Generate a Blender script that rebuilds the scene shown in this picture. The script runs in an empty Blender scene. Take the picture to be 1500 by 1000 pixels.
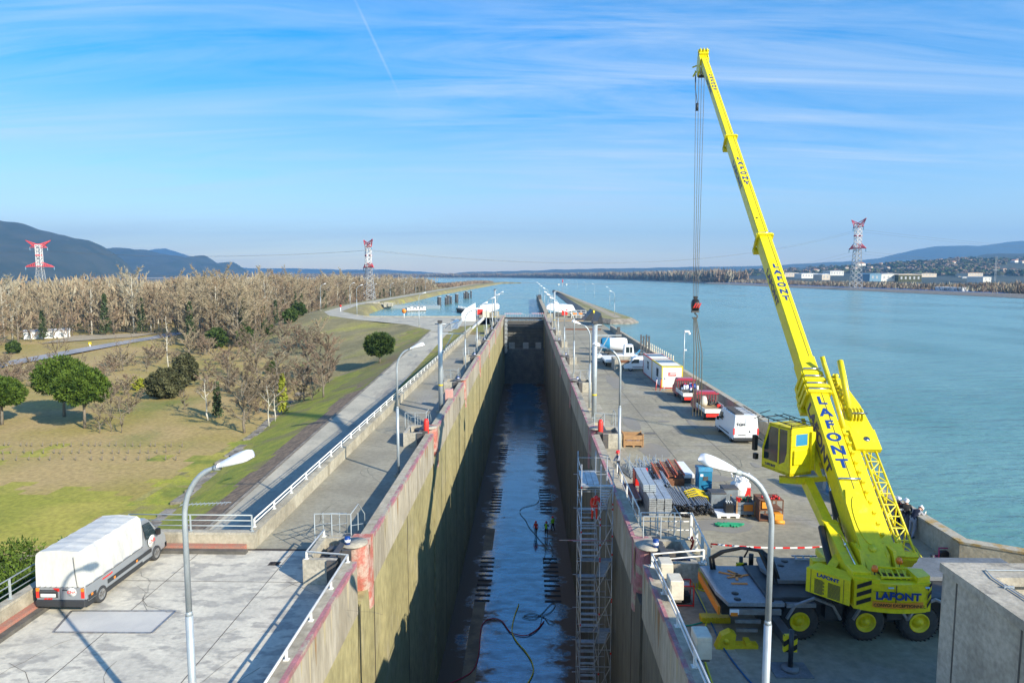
import bpy, math, random
from math import sin, cos, pi, radians as R, sqrt, atan2
from mathutils import Vector as V, Matrix, noise as NZ
scene = bpy.context.scene
COL = scene.collection
# ---------------- camera
CZ = 13.1
PITCH = math.atan(.097); YAW = math.atan(.024*cos(PITCH))
cam = bpy.data.cameras.new('camera'); cam.lens = 24; cam.sensor_width = 36
cam.clip_start = .3; cam.clip_end = 60000
camo = bpy.data.objects.new('camera', cam); COL.objects.link(camo)
camo.location = (0, 0, CZ); camo.rotation_euler = (pi/2-PITCH, 0, YAW)
scene.camera = camo
CM = camo.rotation_euler.to_matrix()
# ---------------- light
SUN_EL = R(27); SAZ = V((.74, -.67)).normalized()   # towards the sun
w = bpy.data.worlds.new('World'); scene.world = w; w.use_nodes = True
nt = w.node_tree; N = nt.nodes; L = nt.links; N.clear()
def nd(tree, t, **k):
    n = tree.nodes.new(t)
    for a, b in k.items(): setattr(n, a, b)
    return n
out = nd(nt, 'ShaderNodeOutputWorld'); bg = nd(nt, 'ShaderNodeBackground'); bg.inputs[1].default_value = .145
sky = nd(nt, 'ShaderNodeTexSky', sky_type='NISHITA', sun_disc=False, sun_elevation=SUN_EL, air_density=1.0, dust_density=.55, ozone_density=4.5, altitude=50)
sky.sun_rotation = atan2(SAZ.x, SAZ.y)
tc = nd(nt, 'ShaderNodeTexCoord'); sep = nd(nt, 'ShaderNodeSeparateXYZ'); L.new(tc.outputs['Generated'], sep.inputs[0])
def mth(op, a, b=None, c=None, tree=nt, clamp=False):
    n = nd(tree, 'ShaderNodeMath', operation=op); n.use_clamp = clamp
    for i, x in enumerate((a, b, c)):
        if x is None: continue
        if isinstance(x, (int, float)): n.inputs[i].default_value = x
        else: tree.links.new(x, n.inputs[i])
    return n.outputs[0]
# cirrus on a high plane: direction / z
zc = mth('MAXIMUM', sep.outputs[2], .02); zq = mth('ADD', zc, .12)
px = mth('DIVIDE', sep.outputs[0], zq); py = mth('DIVIDE', sep.outputs[1], zq)
cmb = nd(nt, 'ShaderNodeCombineXYZ'); L.new(px, cmb.inputs[0]); L.new(py, cmb.inputs[1])
mp = nd(nt, 'ShaderNodeMapping'); mp.inputs['Rotation'].default_value = (0, 0, R(30)); mp.inputs['Scale'].default_value = (.22, 1.5, 1); L.new(cmb.outputs[0], mp.inputs[0])
n1 = nd(nt, 'ShaderNodeTexNoise'); n1.inputs['Scale'].default_value = 1.9; n1.inputs['Detail'].default_value = 9; n1.inputs['Roughness'].default_value = .66; n1.inputs['Distortion'].default_value = 1.1; L.new(mp.outputs[0], n1.inputs[0])
n2 = nd(nt, 'ShaderNodeTexNoise'); n2.inputs['Scale'].default_value = .35; n2.inputs['Detail'].default_value = 3; L.new(cmb.outputs[0], n2.inputs[0])
def ramp(tree, src, stops):
    r = nd(tree, 'ShaderNodeValToRGB'); tree.links.new(src, r.inputs[0]); e = r.color_ramp.elements
    while len(e) < len(stops): e.new(.5)
    for i, (p, c) in enumerate(stops):
        e[i].position = p; e[i].color = (*c, 1) if not isinstance(c, (int, float)) else (c, c, c, 1)
    return r.outputs[0]
c1 = ramp(nt, n1.outputs[0], [(.36, 0.), (.68, 1.)]); c2 = ramp(nt, n2.outputs[0], [(.35, 0.15), (.65, 1.)])
cl = mth('MULTIPLY', mth('MULTIPLY', c1, c2), .78)
hz = ramp(nt, sep.outputs[2], [(0.0, .6), (.10, .8), (.25, 1.), (.6, .55)]); cl = mth('MULTIPLY', cl, hz)
def pixdir(x, y): return (CM @ V(((x-750)/1000, -(y-500)/1000, -1))).normalized()
# contrails: thin great-circle arcs between two directions
def arc(a, b, wdt, k):
    global cl
    n = a.cross(b).normalized(); m = (a+b).normalized(); lim = a.dot(m)
    d = nd(nt, 'ShaderNodeVectorMath', operation='DOT_PRODUCT'); L.new(tc.outputs['Generated'], d.inputs[0]); d.inputs[1].default_value = n
    e = nd(nt, 'ShaderNodeVectorMath', operation='DOT_PRODUCT'); L.new(tc.outputs['Generated'], e.inputs[0]); e.inputs[1].default_value = m
    s = mth('SUBTRACT', 1, mth('DIVIDE', mth('ABSOLUTE', d.outputs['Value']), wdt), clamp=True)
    g = mth('MULTIPLY', mth('SUBTRACT', e.outputs['Value'], lim), 60, clamp=True)
    cl = mth('ADD', cl, mth('MULTIPLY', mth('MULTIPLY', s, g), k))
arc(pixdir(508, -25), pixdir(590, 150), .0026, .9)
arc(pixdir(350, 225), pixdir(455, 285), .004, .22)
hs = nd(nt, 'ShaderNodeHueSaturation'); hs.inputs['Saturation'].default_value = 1.18; hs.inputs['Hue'].default_value = .512; L.new(sky.outputs[0], hs.inputs['Color'])
tn = nd(nt, 'ShaderNodeMixRGB', blend_type='MULTIPLY'); tn.inputs[0].default_value = 1; L.new(hs.outputs[0], tn.inputs[1]); L.new(ramp(nt, sep.outputs[2], [(0., (1.55, 1.22, .92)), (.06, (1.22, 1.04, .85)), (.19, (.62, .86, .82)), (.34, (.0, .84, .90)), (1., (.2, .6, .8))]), tn.inputs[2])
mx = nd(nt, 'ShaderNodeMixRGB'); L.new(cl, mx.inputs[0]); L.new(tn.outputs[0], mx.inputs[1]); mx.inputs[2].default_value = (3.7, 3.95, 4.1, 1)
L.new(mx.outputs[0], bg.inputs[0]); L.new(bg.outputs[0], out.inputs[0])
sl = bpy.data.lights.new('sun', 'SUN'); sl.energy = 5.0; sl.angle = R(.5); sl.color = (1, .90, .74)
so = bpy.data.objects.new('sun', sl); COL.objects.link(so)
sd = V((SAZ.x*cos(SUN_EL), SAZ.y*cos(SUN_EL), sin(SUN_EL))); so.rotation_euler = sd.to_track_quat('Z', 'Y').to_euler(); so.location = (30, -30, 60)
scene.view_settings.view_transform = 'Standard'; scene.view_settings.look = 'None'; scene.view_settings.gamma = 1
scene.view_settings.exposure = .92
scene.render.engine = 'CYCLES'
# ---------------- helpers
def G(x, y, z=0):
    "point of the plane at height z seen at pixel x,y of the photograph"
    d = pixdir(x, y); t = (z-CZ)/d.z
    return V((d.x*t, d.y*t, z))
def D(x, y, Y):
    "point at distance Y along the lock seen at pixel x,y"
    d = pixdir(x, y); t = Y/d.y
    return V((d.x*t, Y, CZ+d.z*t))
MATS = {}
def M(name, c, c2=None, s=1., rough=.65, metal=0, bump=0, bs=None, lo=.4, hi=.6, st=(1, 1, 1), det=6, c3=None, s3=None, lo3=.55, hi3=.65, st3=(1, 1, 1), emit=0, spec=.5, world=False, alpha=None, trans=0, dirt=0, coat=0):
    m = bpy.data.materials.new(name); m.use_nodes = True; t = m.node_tree; b = t.nodes['Principled BSDF']
    b.inputs['Roughness'].default_value = rough; b.inputs['Metallic'].default_value = metal
    b.inputs['Specular IOR Level'].default_value = spec; b.inputs['Coat Weight'].default_value = coat
    b.inputs['Base Color'].default_value = (*c, 1); b.inputs['Transmission Weight'].default_value = trans
    def tex(scale, stv, d=det):
        if world:
            g = nd(t, 'ShaderNodeNewGeometry').outputs['Position']
        else: g = nd(t, 'ShaderNodeTexCoord').outputs['Object']
        mpn = nd(t, 'ShaderNodeMapping'); mpn.inputs['Scale'].default_value = stv; t.links.new(g, mpn.inputs[0])
        n = nd(t, 'ShaderNodeTexNoise'); n.inputs['Scale'].default_value = scale; n.inputs['Detail'].default_value = d; n.inputs['Roughness'].default_value = .6
        t.links.new(mpn.outputs[0], n.inputs[0]); return n.outputs[0]
    def mix(f, a, bb, mode='MIX'):
        x = nd(t, 'ShaderNodeMixRGB', blend_type=mode)
        for i, q in ((0, f), (1, a), (2, bb)):
            if isinstance(q, (int, float)): x.inputs[i].default_value = q
            elif isinstance(q, tuple): x.inputs[i].default_value = (*q, 1)
            else: t.links.new(q, x.inputs[i])
        return x.outputs[0]
    cur = c
    if c2: cur = mix(ramp(t, tex(s, st), [(lo, 0.), (hi, 1.)]), cur, c2)
    if c3: cur = mix(ramp(t, tex(s3 or s*4, st3), [(lo3, 0.), (hi3, 1.)]), cur, c3)
    if dirt: cur = mix(ramp(t, tex(s*9+2, st, 8), [(.3, 1-dirt), (.7, 1.)]), (0., 0., 0.), cur) if False else mix(1., cur, ramp(t, tex(s*7+1.5, st, 8), [(.3, 1-dirt), (.65, 1.)]), 'MULTIPLY')
    if cur is not c: t.links.new(cur, b.inputs['Base Color'])
    if bump:
        bn = nd(t, 'ShaderNodeBump'); bn.inputs['Strength'].default_value = bump; bn.inputs['Distance'].default_value = .05
        t.links.new(tex(bs or s*5, st, 5), bn.inputs['Height']); t.links.new(bn.outputs[0], b.inputs['Normal'])
    if emit:
        b.inputs['Emission Color'].default_value = (*c, 1); b.inputs['Emission Strength'].default_value = emit
    MATS[name] = m; return m
def tag(o, label=None, cat=None, group=None, kind=None):
    if label: o['label'] = label
    if cat: o['category'] = cat
    if group: o['group'] = group
    if kind: o['kind'] = kind
    return o
def emp(name, loc=(0, 0, 0), rz=0, label=None, cat=None, group=None, kind=None):
    o = bpy.data.objects.new(name, None); COL.objects.link(o); o.location = loc; o.rotation_euler = (0, 0, rz); o.empty_display_size = .3
    return tag(o, label, cat, group, kind)
def kids(o): return [c for c in o.children]
def dup(o, parent=None, loc=None, rz=None):
    c = o.copy(); COL.objects.link(c); c.parent = parent
    if loc is not None: c.location = loc
    if rz is not None: c.rotation_euler = (0, 0, rz)
    for ch in kids(o): dup(ch, c)
    return c
class MB:
    def __init__(s, m=None): s.v = []; s.f = []; s.mi = []; s.m = m; s.cur = 0; s.sm = False; s.smf = []
    def add(s, vs, fs, smooth=False):
        k = len(s.v)
        for p in vs:
            p = V(p); s.v.append(tuple(s.m @ p) if s.m else tuple(p))
        for f in fs: s.f.append(tuple(i+k for i in f)); s.mi.append(s.cur); s.smf.append(smooth)
        return s
    def box(s, x0, y0, z0, x1, y1, z1, bev=0, m=None):
        if bev:
            b = bev; vs = []; fs = []
            for z, q in ((z0, b), (z0+b, 0), (z1-b, 0), (z1, b)):
                X0, Y0, X1, Y1 = x0+q, y0+q, x1-q, y1-q; c = b*.7 if q == 0 else b*.4
                vs += [(X0+c, Y0, z), (X1-c, Y0, z), (X1, Y0+c, z), (X1, Y1-c, z), (X1-c, Y1, z), (X0+c, Y1, z), (X0, Y1-c, z), (X0, Y0+c, z)]
            for r in range(3):
                for i in range(8): j = (i+1) % 8; fs.append((r*8+i, r*8+j, r*8+8+j, r*8+8+i))
            fs.append(tuple(range(7, -1, -1))); fs.append(tuple(range(24, 32)))
        else:
            vs = [(x, y, z) for z in (z0, z1) for x, y in ((x0, y0), (x1, y0), (x1, y1), (x0, y1))]
            fs = [(3, 2, 1, 0), (4, 5, 6, 7), (0, 1, 5, 4), (1, 2, 6, 5), (2, 3, 7, 6), (3, 0, 4, 7)]
        if m: vs = [tuple(m @ V(p)) for p in vs]
        return s.add(vs, fs)
    def cbox(s, c, d, m=None, bev=0): return s.box(c[0]-d[0]/2, c[1]-d[1]/2, c[2]-d[2]/2, c[0]+d[0]/2, c[1]+d[1]/2, c[2]+d[2]/2, bev, m)
    def tube(s, pts, r, n=6, cap=True, r2=None):
        pts = [V(p) for p in pts]; K = len(pts); vs = []; fs = []; prev = None
        for i, p in enumerate(pts):
            t = (pts[min(i+1, K-1)]-pts[max(i-1, 0)])
            if t.length < 1e-9: t = V((0, 0, 1))
            t.normalize()
            if prev is None:
                a = t.orthogonal().normalized()
                if abs(t.z) < .95: a = t.cross(V((0, 0, 1))).normalized()
            else:
                a = prev - t*prev.dot(t); a.normalize()
            prev = a; b = t.cross(a)
            rr = r if not hasattr(r, '__len__') else r[i]
            if r2 is not None: rr = r+(r2-r)*i/(K-1)
            for k in range(n):
                an = 2*pi*(k+.5)/n; vs.append(p+a*cos(an)*rr+b*sin(an)*rr)
        for i in range(K-1):
            for k in range(n):
                j = (k+1) % n; fs.append((i*n+k, i*n+j, (i+1)*n+j, (i+1)*n+k))
        if cap: fs.append(tuple(range(n-1, -1, -1))); fs.append(tuple(range((K-1)*n, K*n)))
        return s.add(vs, fs, n > 5)
    def bar(s, a, b, wd, hd=None, up=(0, 0, 1)):
        a = V(a); b = V(b); t = (b-a).normalized(); u = V(up)
        if abs(t.dot(u)) > .98: u = V((0, 1, 0))
        sd_ = t.cross(u).normalized()*wd/2; uu = sd_.cross(t).normalized()*(hd or wd)/2
        vs = [p+q for p in (a, b) for q in (-sd_-uu, sd_-uu, sd_+uu, -sd_+uu)]
        return s.add(vs, [(3, 2, 1, 0), (4, 5, 6, 7), (0, 1, 5, 4), (1, 2, 6, 5), (2, 3, 7, 6), (3, 0, 4, 7)])
    def cyl(s, c, r, h, n=16, ax='z', r2=None):
        c = V(c); d = {'z': V((0, 0, h)), 'y': V((0, h, 0)), 'x': V((h, 0, 0))}[ax]
        return s.tube([c, c+d], r, n, r2=r2)
    def lathe(s, prof, c=(0, 0, 0), n=20, ax='z'):
        vs = []; fs = []; K = len(prof)
        for r, h in prof:
            for k in range(n):
                a = 2*pi*k/n; x, y = r*cos(a), r*sin(a)
                p = (x, y, h) if ax == 'z' else ((x, h, y) if ax == 'y' else (h, x, y))
                vs.append((p[0]+c[0], p[1]+c[1], p[2]+c[2]))
        for i in range(K-1):
            for k in range(n):
                j = (k+1) % n; fs.append((i*n+k, i*n+j, i*n+n+j, i*n+n+k))
        return s.add(vs, fs, True)
    def prism(s, poly, a0, a1, ax='z'):
        def P(u, v, h): return {'z': (u, v, h), 'y': (u, h, v), 'x': (h, u, v)}[ax]
        n = len(poly); vs = [P(u, v, a0) for u, v in poly]+[P(u, v, a1) for u, v in poly]
        fs = [tuple(range(n-1, -1, -1)), tuple(range(n, 2*n))]+[(i, (i+1) % n, n+(i+1) % n, n+i) for i in range(n)]
        return s.add(vs, fs)
    def quad(s, *p): return s.add(p, [tuple(range(len(p)))])
    def build(s, name, mats, parent=None, label=None, cat=None, group=None, kind=None, loc=None, rz=None):
        me = bpy.data.meshes.new(name); me.from_pydata(s.v, [], s.f)
        mats = mats if isinstance(mats, (list, tuple)) else [mats]
        for q in mats: me.materials.append(MATS[q] if isinstance(q, str) else q)
        me.polygons.foreach_set('material_index', s.mi); me.polygons.foreach_set('use_smooth', s.smf)
        me.update()
        o = bpy.data.objects.new(name, me); COL.objects.link(o)
        if parent: o.parent = parent
        if loc is not None: o.location = loc
        if rz is not None: o.rotation_euler = (0, 0, rz)
        return tag(o, label, cat, group, kind)
def text(s, size, mat, parent, m, name='lettering', bold=.0, sx=1., ext=.012, align='CENTER', **k):
    cu = bpy.data.curves.new(name, 'FONT'); cu.body = s; cu.size = size; cu.offset = bold*size; cu.extrude = ext; cu.align_x = align; cu.align_y = 'CENTER'; cu.resolution_u = 3
    o = bpy.data.objects.new(name, cu); COL.objects.link(o)
    dg = bpy.context.evaluated_depsgraph_get(); me = bpy.data.meshes.new_from_object(o.evaluated_get(dg)); bpy.data.objects.remove(o)
    me.transform(m @ Matrix.Diagonal((sx, 1, 1, 1))); me.materials.clear(); me.materials.append(MATS[mat])
    o = bpy.data.objects.new(name, me); COL.objects.link(o)
    if parent: o.parent = parent
    return tag(o, **k)
def fr(o, x, y):
    "matrix with the x axis along x, y along y, at o"
    x = V(x).normalized(); y = V(y); y = (y-x*y.dot(x)).normalized(); z = x.cross(y)
    m = Matrix((x, y, z)).transposed().to_4x4(); m.translation = V(o); return m
def arcpts(c, r, a0, a1, n, u, v):
    c = V(c); u = V(u); v = V(v)
    return [c+u*r*cos(a0+(a1-a0)*i/n)+v*r*sin(a0+(a1-a0)*i/n) for i in range(n+1)]
# ---------------- materials
M('lock_concrete', (.46, .41, .31), (.33, .29, .215), s=.35, rough=.85, bump=.4, bs=3, st=(1, 1, .25), c3=(.55, .51, .42), s3=1.2, lo3=.5, hi3=.75, st3=(1, 1, .12), dirt=.35, world=True)
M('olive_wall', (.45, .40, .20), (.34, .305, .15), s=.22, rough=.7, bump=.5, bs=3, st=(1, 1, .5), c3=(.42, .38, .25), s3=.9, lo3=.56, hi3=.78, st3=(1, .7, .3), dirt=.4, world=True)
M('pink_edge', (.50, .20, .24), (.34, .17, .17), s=2, rough=.7, c3=(.42, .38, .30), s3=1.3, lo3=.49, hi3=.60, world=True, dirt=.3)
M('red_paint_rust', (.50, .16, .12), (.55, .40, .33), s=1.5, rough=.7, lo=.45, hi=.6, world=True, dirt=.3)
M('dark_joint', (.03, .022, .018), rough=.8)
M('apron_concrete', (.66, .62, .51), (.53, .50, .42), s=.45, rough=.85, bump=.3, bs=8, c3=(.40, .38, .33), s3=.9, lo3=.50, hi3=.58, st3=(1, 1.9, 1), dirt=.22, world=True, det=10)
M('asphalt_pale', (.34, .32, .245), (.27, .25, .19), s=.28, rough=.9, bump=.3, bs=20, c3=(.31, .30, .27), s3=.12, lo3=.52, hi3=.7, st3=(1, .3, 1), dirt=.28, world=True, det=9)
M('quay_asphalt', (.37, .34, .245), (.27, .245, .18), s=.22, rough=.9, bump=.3, bs=20, c3=(.33, .31, .265), s3=.35, lo3=.52, hi3=.72, dirt=.32, world=True, det=9)
M('road_concrete', (.48, .45, .36), (.37, .355, .29), s=.25, rough=.9, bump=.3, bs=10, c3=(.26, .25, .225), s3=.6, lo3=.55, hi3=.7, st3=(1, .15, 1), dirt=.2, world=True)
M('far_road', (.33, .33, .34), (.25, .26, .28), s=.12, rough=.85, world=True)
M('wall_concrete', (.47, .43, .33), (.34, .305, .23), s=.5, rough=.9, bump=.4, bs=6, c3=(.20, .18, .13), s3=1.5, lo3=.55, hi3=.75, st3=(1, 1, .2), dirt=.3, world=True)
M('lichen_coping', (.44, .41, .33), (.40, .27, .09), s=1.6, rough=.9, lo=.5, hi=.62, world=True, dirt=.35)
M('block_concrete', (.50, .465, .38), (.385, .355, .285), s=.8, rough=.9, bump=.4, bs=6, c3=(.23, .215, .185), s3=1.3, lo3=.56, hi3=.7, st3=(1, 1, .25), dirt=.35, world=True)
M('brick_band', (.44, .17, .12), (.36, .2, .15), s=3, rough=.85, dirt=.3, world=True)
M('dark_kerb', (.12, .11, .095), (.08, .075, .065), s=2, rough=.9, world=True)
M('field_grass', (.46, .335, .135), (.36, .29, .07), s=.055, rough=.95, c3=(.20, .22, .04), s3=.032, lo3=.56, hi3=.70, bump=.6, bs=3, dirt=.42, world=True, det=9)
M('bank_grass', (.38, .33, .10), (.27, .27, .055), s=.12, rough=.95, c3=(.13, .11, .06), s3=.35, lo3=.54, hi3=.68, bump=.6, bs=3, dirt=.4, world=True, det=9)
M('verge_grass', (.30, .28, .06), (.22, .23, .045), s=.5, rough=.95, c3=(.26, .2, .10), s3=.2, lo3=.5, hi3=.6, bump=.6, bs=5, dirt=.4, world=True)
M('green_grass', (.38, .38, .035), (.26, .30, .03), s=.5, rough=.95, c3=(.28, .24, .08), s3=.3, lo3=.5, hi3=.65, bump=.6, bs=5, dirt=.4, world=True)
M('dry_litter', (.36, .25, .155), (.19, .135, .09), s=1.8, rough=.95, bump=.8, bs=8, dirt=.4, world=True)
M('bare_earth', (.42, .36, .27), (.35, .3, .2), s=.6, rough=.95, dirt=.3, world=True)
M('far_land', (.16, .14, .08), (.10, .10, .055), s=.01, rough=.95, world=True)
M('peninsula', (.27, .26, .07), (.34, .30, .17), s=.08, rough=.95, dirt=.4, c3=(.18, .18, .06), s3=.3, world=True)
M('stone_bank', (.33, .30, .25), (.19, .17, .14), s=.8, rough=.95, bump=.8, bs=3, dirt=.4, world=True)
M('hill_forest', (.022, .042, .03), (.05, .062, .045), s=.006, rough=1, c3=(.20, .19, .17), s3=.013, lo3=.665, hi3=.70, world=True, dirt=.35)
M('bark', (.21, .18, .14), (.14, .12, .09), s=2, rough=.9)
M('pale_bark', (.52, .50, .43), (.40, .38, .31), s=1.5, rough=.9)
M('twig_tan', (.33, .275, .185), (.26, .22, .15), s=.15, rough=.95, spec=.1)
M('twig_grey', (.37, .34, .255), (.30, .275, .20), s=.15, rough=.95, spec=.1)
M('twig_rust', (.30, .225, .145), (.24, .18, .12), s=.15, rough=.95, spec=.1)
M('twig_brown', (.18, .145, .10), (.14, .11, .08), s=.3, rough=.95, spec=.1)
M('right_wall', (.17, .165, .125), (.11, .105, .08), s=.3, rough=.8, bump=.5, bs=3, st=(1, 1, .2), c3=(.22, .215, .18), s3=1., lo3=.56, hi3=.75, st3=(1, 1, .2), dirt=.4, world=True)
M('twig_dark', (.15, .115, .085), (.28, .20, .14), s=.3, rough=.95, spec=.1)
M('pine_leaf', (.03, .06, .01), (.10, .155, .02), s=.8, rough=.7, spec=.2)
M('pine_leaf_dark', (.022, .045, .012), (.065, .10, .02), s=.8, rough=.7, spec=.2)
M('oak_leaf', (.04, .045, .02), (.105, .105, .05), s=.8, rough=.8, spec=.2)
M('yellow_leaf', (.27, .28, .02), (.20, .24, .02), s=2, rough=.8)
M('ivy_leaf', (.025, .05, .015), (.05, .075, .02), s=2, rough=.7)
M('galvanised', (.42, .47, .50), (.36, .41, .44), s=3, rough=.45, metal=.35)
M('grey_paint', (.36, .40, .41), rough=.5, metal=.1)
M('lamp_white', (.80, .81, .82), rough=.3)
M('white_paint', (.72, .72, .68), (.6, .58, .52), s=4, rough=.5, lo=.55, hi=.7)
M('white_body', (.78, .79, .79), rough=.3, coat=.3)
M('crane_yellow', (.80, .69, .003), (.71, .60, .006), s=1.1, rough=.42, coat=.15, lo=.40, hi=.70, c3=(.58, .52, .05), s3=2.6, lo3=.60, hi3=.74, dirt=.2, bump=.04, bs=6)
M('crane_dark', (.02, .024, .03), (.04, .045, .05), s=2, rough=.5)
M('deck_grey', (.20, .22, .24), (.15, .165, .18), s=1.2, rough=.55, metal=.1, c3=(.2, .21, .22), s3=3, lo3=.6, hi3=.75, dirt=.3)
M('letter_blue', (.006, .045, .23), rough=.4)
M('letter_navy', (.004, .02, .11), rough=.4)
M('letter_pale', (.30, .55, .85), rough=.4)
M('black', (.012, .012, .013), rough=.5)
M('rubber', (.030, .032, .035), (.05, .05, .05), s=4, rough=.85, bump=.3, bs=12)
M('chrome', (.7, .7, .7), rough=.2, metal=1)
M('steel', (.35, .36, .37), (.28, .27, .26), s=5, rough=.45, metal=.6)
M('scaffold_steel', (.50, .53, .55), (.38, .4, .41), s=4, rough=.4, metal=.55)
M('dark_steel', (.07, .075, .08), (.11, .10, .095), s=3, rough=.6, metal=.3)
M('rope', (.10, .095, .09), rough=.6, metal=.2)
M('orange', (.75, .22, .015), rough=.45)
M('amber', (.85, .2, .02), rough=.25)
M('red', (.55, .02, .015), rough=.45)
M('bright_red', (.75, .03, .02), rough=.5)
M('truck_red', (.34, .035, .055), rough=.35, coat=.3)
M('glass', (.02, .035, .04), rough=.06, spec=.8)
M('cab_blind', (.03, .22, .4), rough=.3)
M('van_grey', (.30, .325, .35), rough=.3, metal=.35, coat=.4)
M('tarp', (.60, .60, .56), (.53, .53, .50), s=1.2, rough=.55, bump=.8, bs=1.6, st=(1, 1, .35), dirt=.12)
M('blue_tarp', (.62, .64, .64), (.54, .58, .6), s=1.2, rough=.5, bump=.6, bs=1.8, st=(.3, 1, 1), dirt=.12)
M('plastic_dark', (.03, .033, .037), rough=.55)
M('cream', (.62, .58, .47), (.55, .5, .4), s=3, rough=.5)
M('blue_box', (.01, .20, .36), (.02, .15, .27), s=3, rough=.5)
M('grey_box', (.20, .235, .26), (.15, .17, .19), s=2, rough=.5)
M('wood', (.38, .22, .10), (.28, .16, .075), s=2.5, rough=.8, st=(1, 4, 4))
M('rust', (.20, .085, .04), (.13, .06, .035), s=4, rough=.8)
M('white_bag', (.80, .80, .78), rough=.6, bump=.8, bs=5)
M('green_strap', (.01, .25, .12), rough=.7)
M('hose_yellow', (.70, .65, .03), rough=.5)
M('hose_red', (.35, .02, .05), rough=.5)
M('hose_dark', (.06, .065, .05), rough=.6)
M('hose_blue', (.01, .10, .25), rough=.5)
M('hose_green', (.02, .3, .2), rough=.5)
M('safety_yellow', (.72, .55, .01), rough=.5, dirt=.2)
M('skin', (.45, .26, .18), rough=.6)
M('hair', (.05, .03, .02), rough=.7)
M('navy_cloth', (.012, .018, .04), rough=.9)
M('black_cloth', (.018, .018, .02), rough=.9)
M('grey_cloth', (.15, .16, .18), rough=.9)
M('pale_cloth', (.30, .31, .35), rough=.9)
M('red_cloth', (.80, .05, .02), rough=.8)
M('green_vest', (.30, .80, .03), rough=.7)
M('helmet_white', (.8, .8, .8), rough=.3)
M('helmet_red', (.7, .02, .02), rough=.3)
M('glove', (.6, .58, .52), rough=.9)
M('solar_blue', (.015, .06, .20), (.02, .085, .26), s=.4, rough=.35, world=True)
M('house_wall', (.62, .52, .40), (.5, .44, .36), s=.02, rough=.9, world=True)
M('house_white', (.68, .66, .60), rough=.9)
M('roof_tile', (.40, .21, .13), (.32, .17, .11), s=1, rough=.9)
M('shed_blue', (.12, .25, .36), rough=.6)
M('roof_grey', (.4, .42, .44), rough=.6)
M('pylon_red', (.60, .06, .07), rough=.6)
M('pylon_white', (.62, .62, .62), rough=.6)
M('pylon_grey', (.34, .36, .38), rough=.6, metal=.3)
M('dolphin', (.03, .035, .04), (.06, .06, .06), s=1, rough=.7)
M('cloth_red_white', (.7, .1, .08), rough=.7)
M('flower', (.6, .1, .1), rough=.7)
# water with small waves
def water(name, c, rough, amp, sc, c2=None):
    m = M(name, c, rough=rough, spec=.5); t = m.node_tree; b = t.nodes['Principled BSDF']; b.inputs['IOR'].default_value = 1.33
    g = nd(t, 'ShaderNodeNewGeometry'); hs_ = []
    for s, st, a in sc:
        mp_ = nd(t, 'ShaderNodeMapping'); mp_.inputs['Scale'].default_value = st; mp_.inputs['Rotation'].default_value = (0, 0, R(-12)); t.links.new(g.outputs['Position'], mp_.inputs[0])
        n = nd(t, 'ShaderNodeTexNoise'); n.inputs['Scale'].default_value = s; n.inputs['Detail'].default_value = 4; t.links.new(mp_.outputs[0], n.inputs[0])
        hs_.append(mth('MULTIPLY', n.outputs[0], a, tree=t))
    h = hs_[0]
    for q in hs_[1:]: h = mth('ADD', h, q, tree=t)
    bn = nd(t, 'ShaderNodeBump'); bn.inputs['Strength'].default_value = 1; bn.inputs['Distance'].default_value = amp
    t.links.new(h, bn.inputs['Height']); t.links.new(bn.outputs[0], b.inputs['Normal'])
    if c2:
        mp_ = nd(t, 'ShaderNodeMapping'); mp_.inputs['Scale'].default_value = (1, .45, 1); mp_.inputs['Rotation'].default_value = (0, 0, R(-14)); t.links.new(g.outputs['Position'], mp_.inputs[0])
        n = nd(t, 'ShaderNodeTexNoise'); n.inputs['Scale'].default_value = .03; n.inputs['Detail'].default_value = 6; t.links.new(mp_.outputs[0], n.inputs[0])
        x = nd(t, 'ShaderNodeMixRGB'); t.links.new(ramp(t, n.outputs[0], [(.40, 0.), (.58, 1.)]), x.inputs[0]); x.inputs[1].default_value = (*c, 1); x.inputs[2].default_value = (*c2, 1)
        t.links.new(x.outputs[0], b.inputs['Base Color'])
        t.links.new(ramp(t, n.outputs[0], [(.35, rough), (.65, rough+.12)]), b.inputs['Roughness'])
water('river', (.09, .225, .205), .12, .35, [(.35, (.7, 1.6, 1), 1.), (1.3, (.8, 1.5, 1), .35), (.06, (.6, 1.6, 1), 1.5)], (.14, .285, .27))
water('basin', (.035, .115, .14), .06, .05, [(.5, (1, 1, 1), 1.)], (.045, .13, .15))
# wet chamber floor: dark concrete with a shining film of water in patches, blue sky reflection painted in
m = M('wet_floor_sky_tint', (.06, .06, .055)); t = m.node_tree; b = t.nodes['Principled BSDF']
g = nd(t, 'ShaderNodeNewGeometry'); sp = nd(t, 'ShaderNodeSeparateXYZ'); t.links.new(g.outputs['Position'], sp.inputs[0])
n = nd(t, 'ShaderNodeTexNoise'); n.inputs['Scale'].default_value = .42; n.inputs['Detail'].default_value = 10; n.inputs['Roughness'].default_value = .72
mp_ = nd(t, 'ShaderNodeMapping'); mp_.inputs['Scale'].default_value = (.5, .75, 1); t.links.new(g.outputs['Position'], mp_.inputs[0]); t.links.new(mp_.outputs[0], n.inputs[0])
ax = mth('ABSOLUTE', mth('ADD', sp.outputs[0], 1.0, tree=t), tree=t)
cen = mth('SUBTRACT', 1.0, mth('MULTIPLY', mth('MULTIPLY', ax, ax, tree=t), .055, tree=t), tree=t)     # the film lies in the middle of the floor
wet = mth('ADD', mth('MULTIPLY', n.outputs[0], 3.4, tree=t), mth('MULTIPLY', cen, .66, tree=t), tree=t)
wm = ramp(t, mth('SUBTRACT', wet, 1.55, tree=t), [(.06, 0.), (.48, 1.)])
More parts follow.
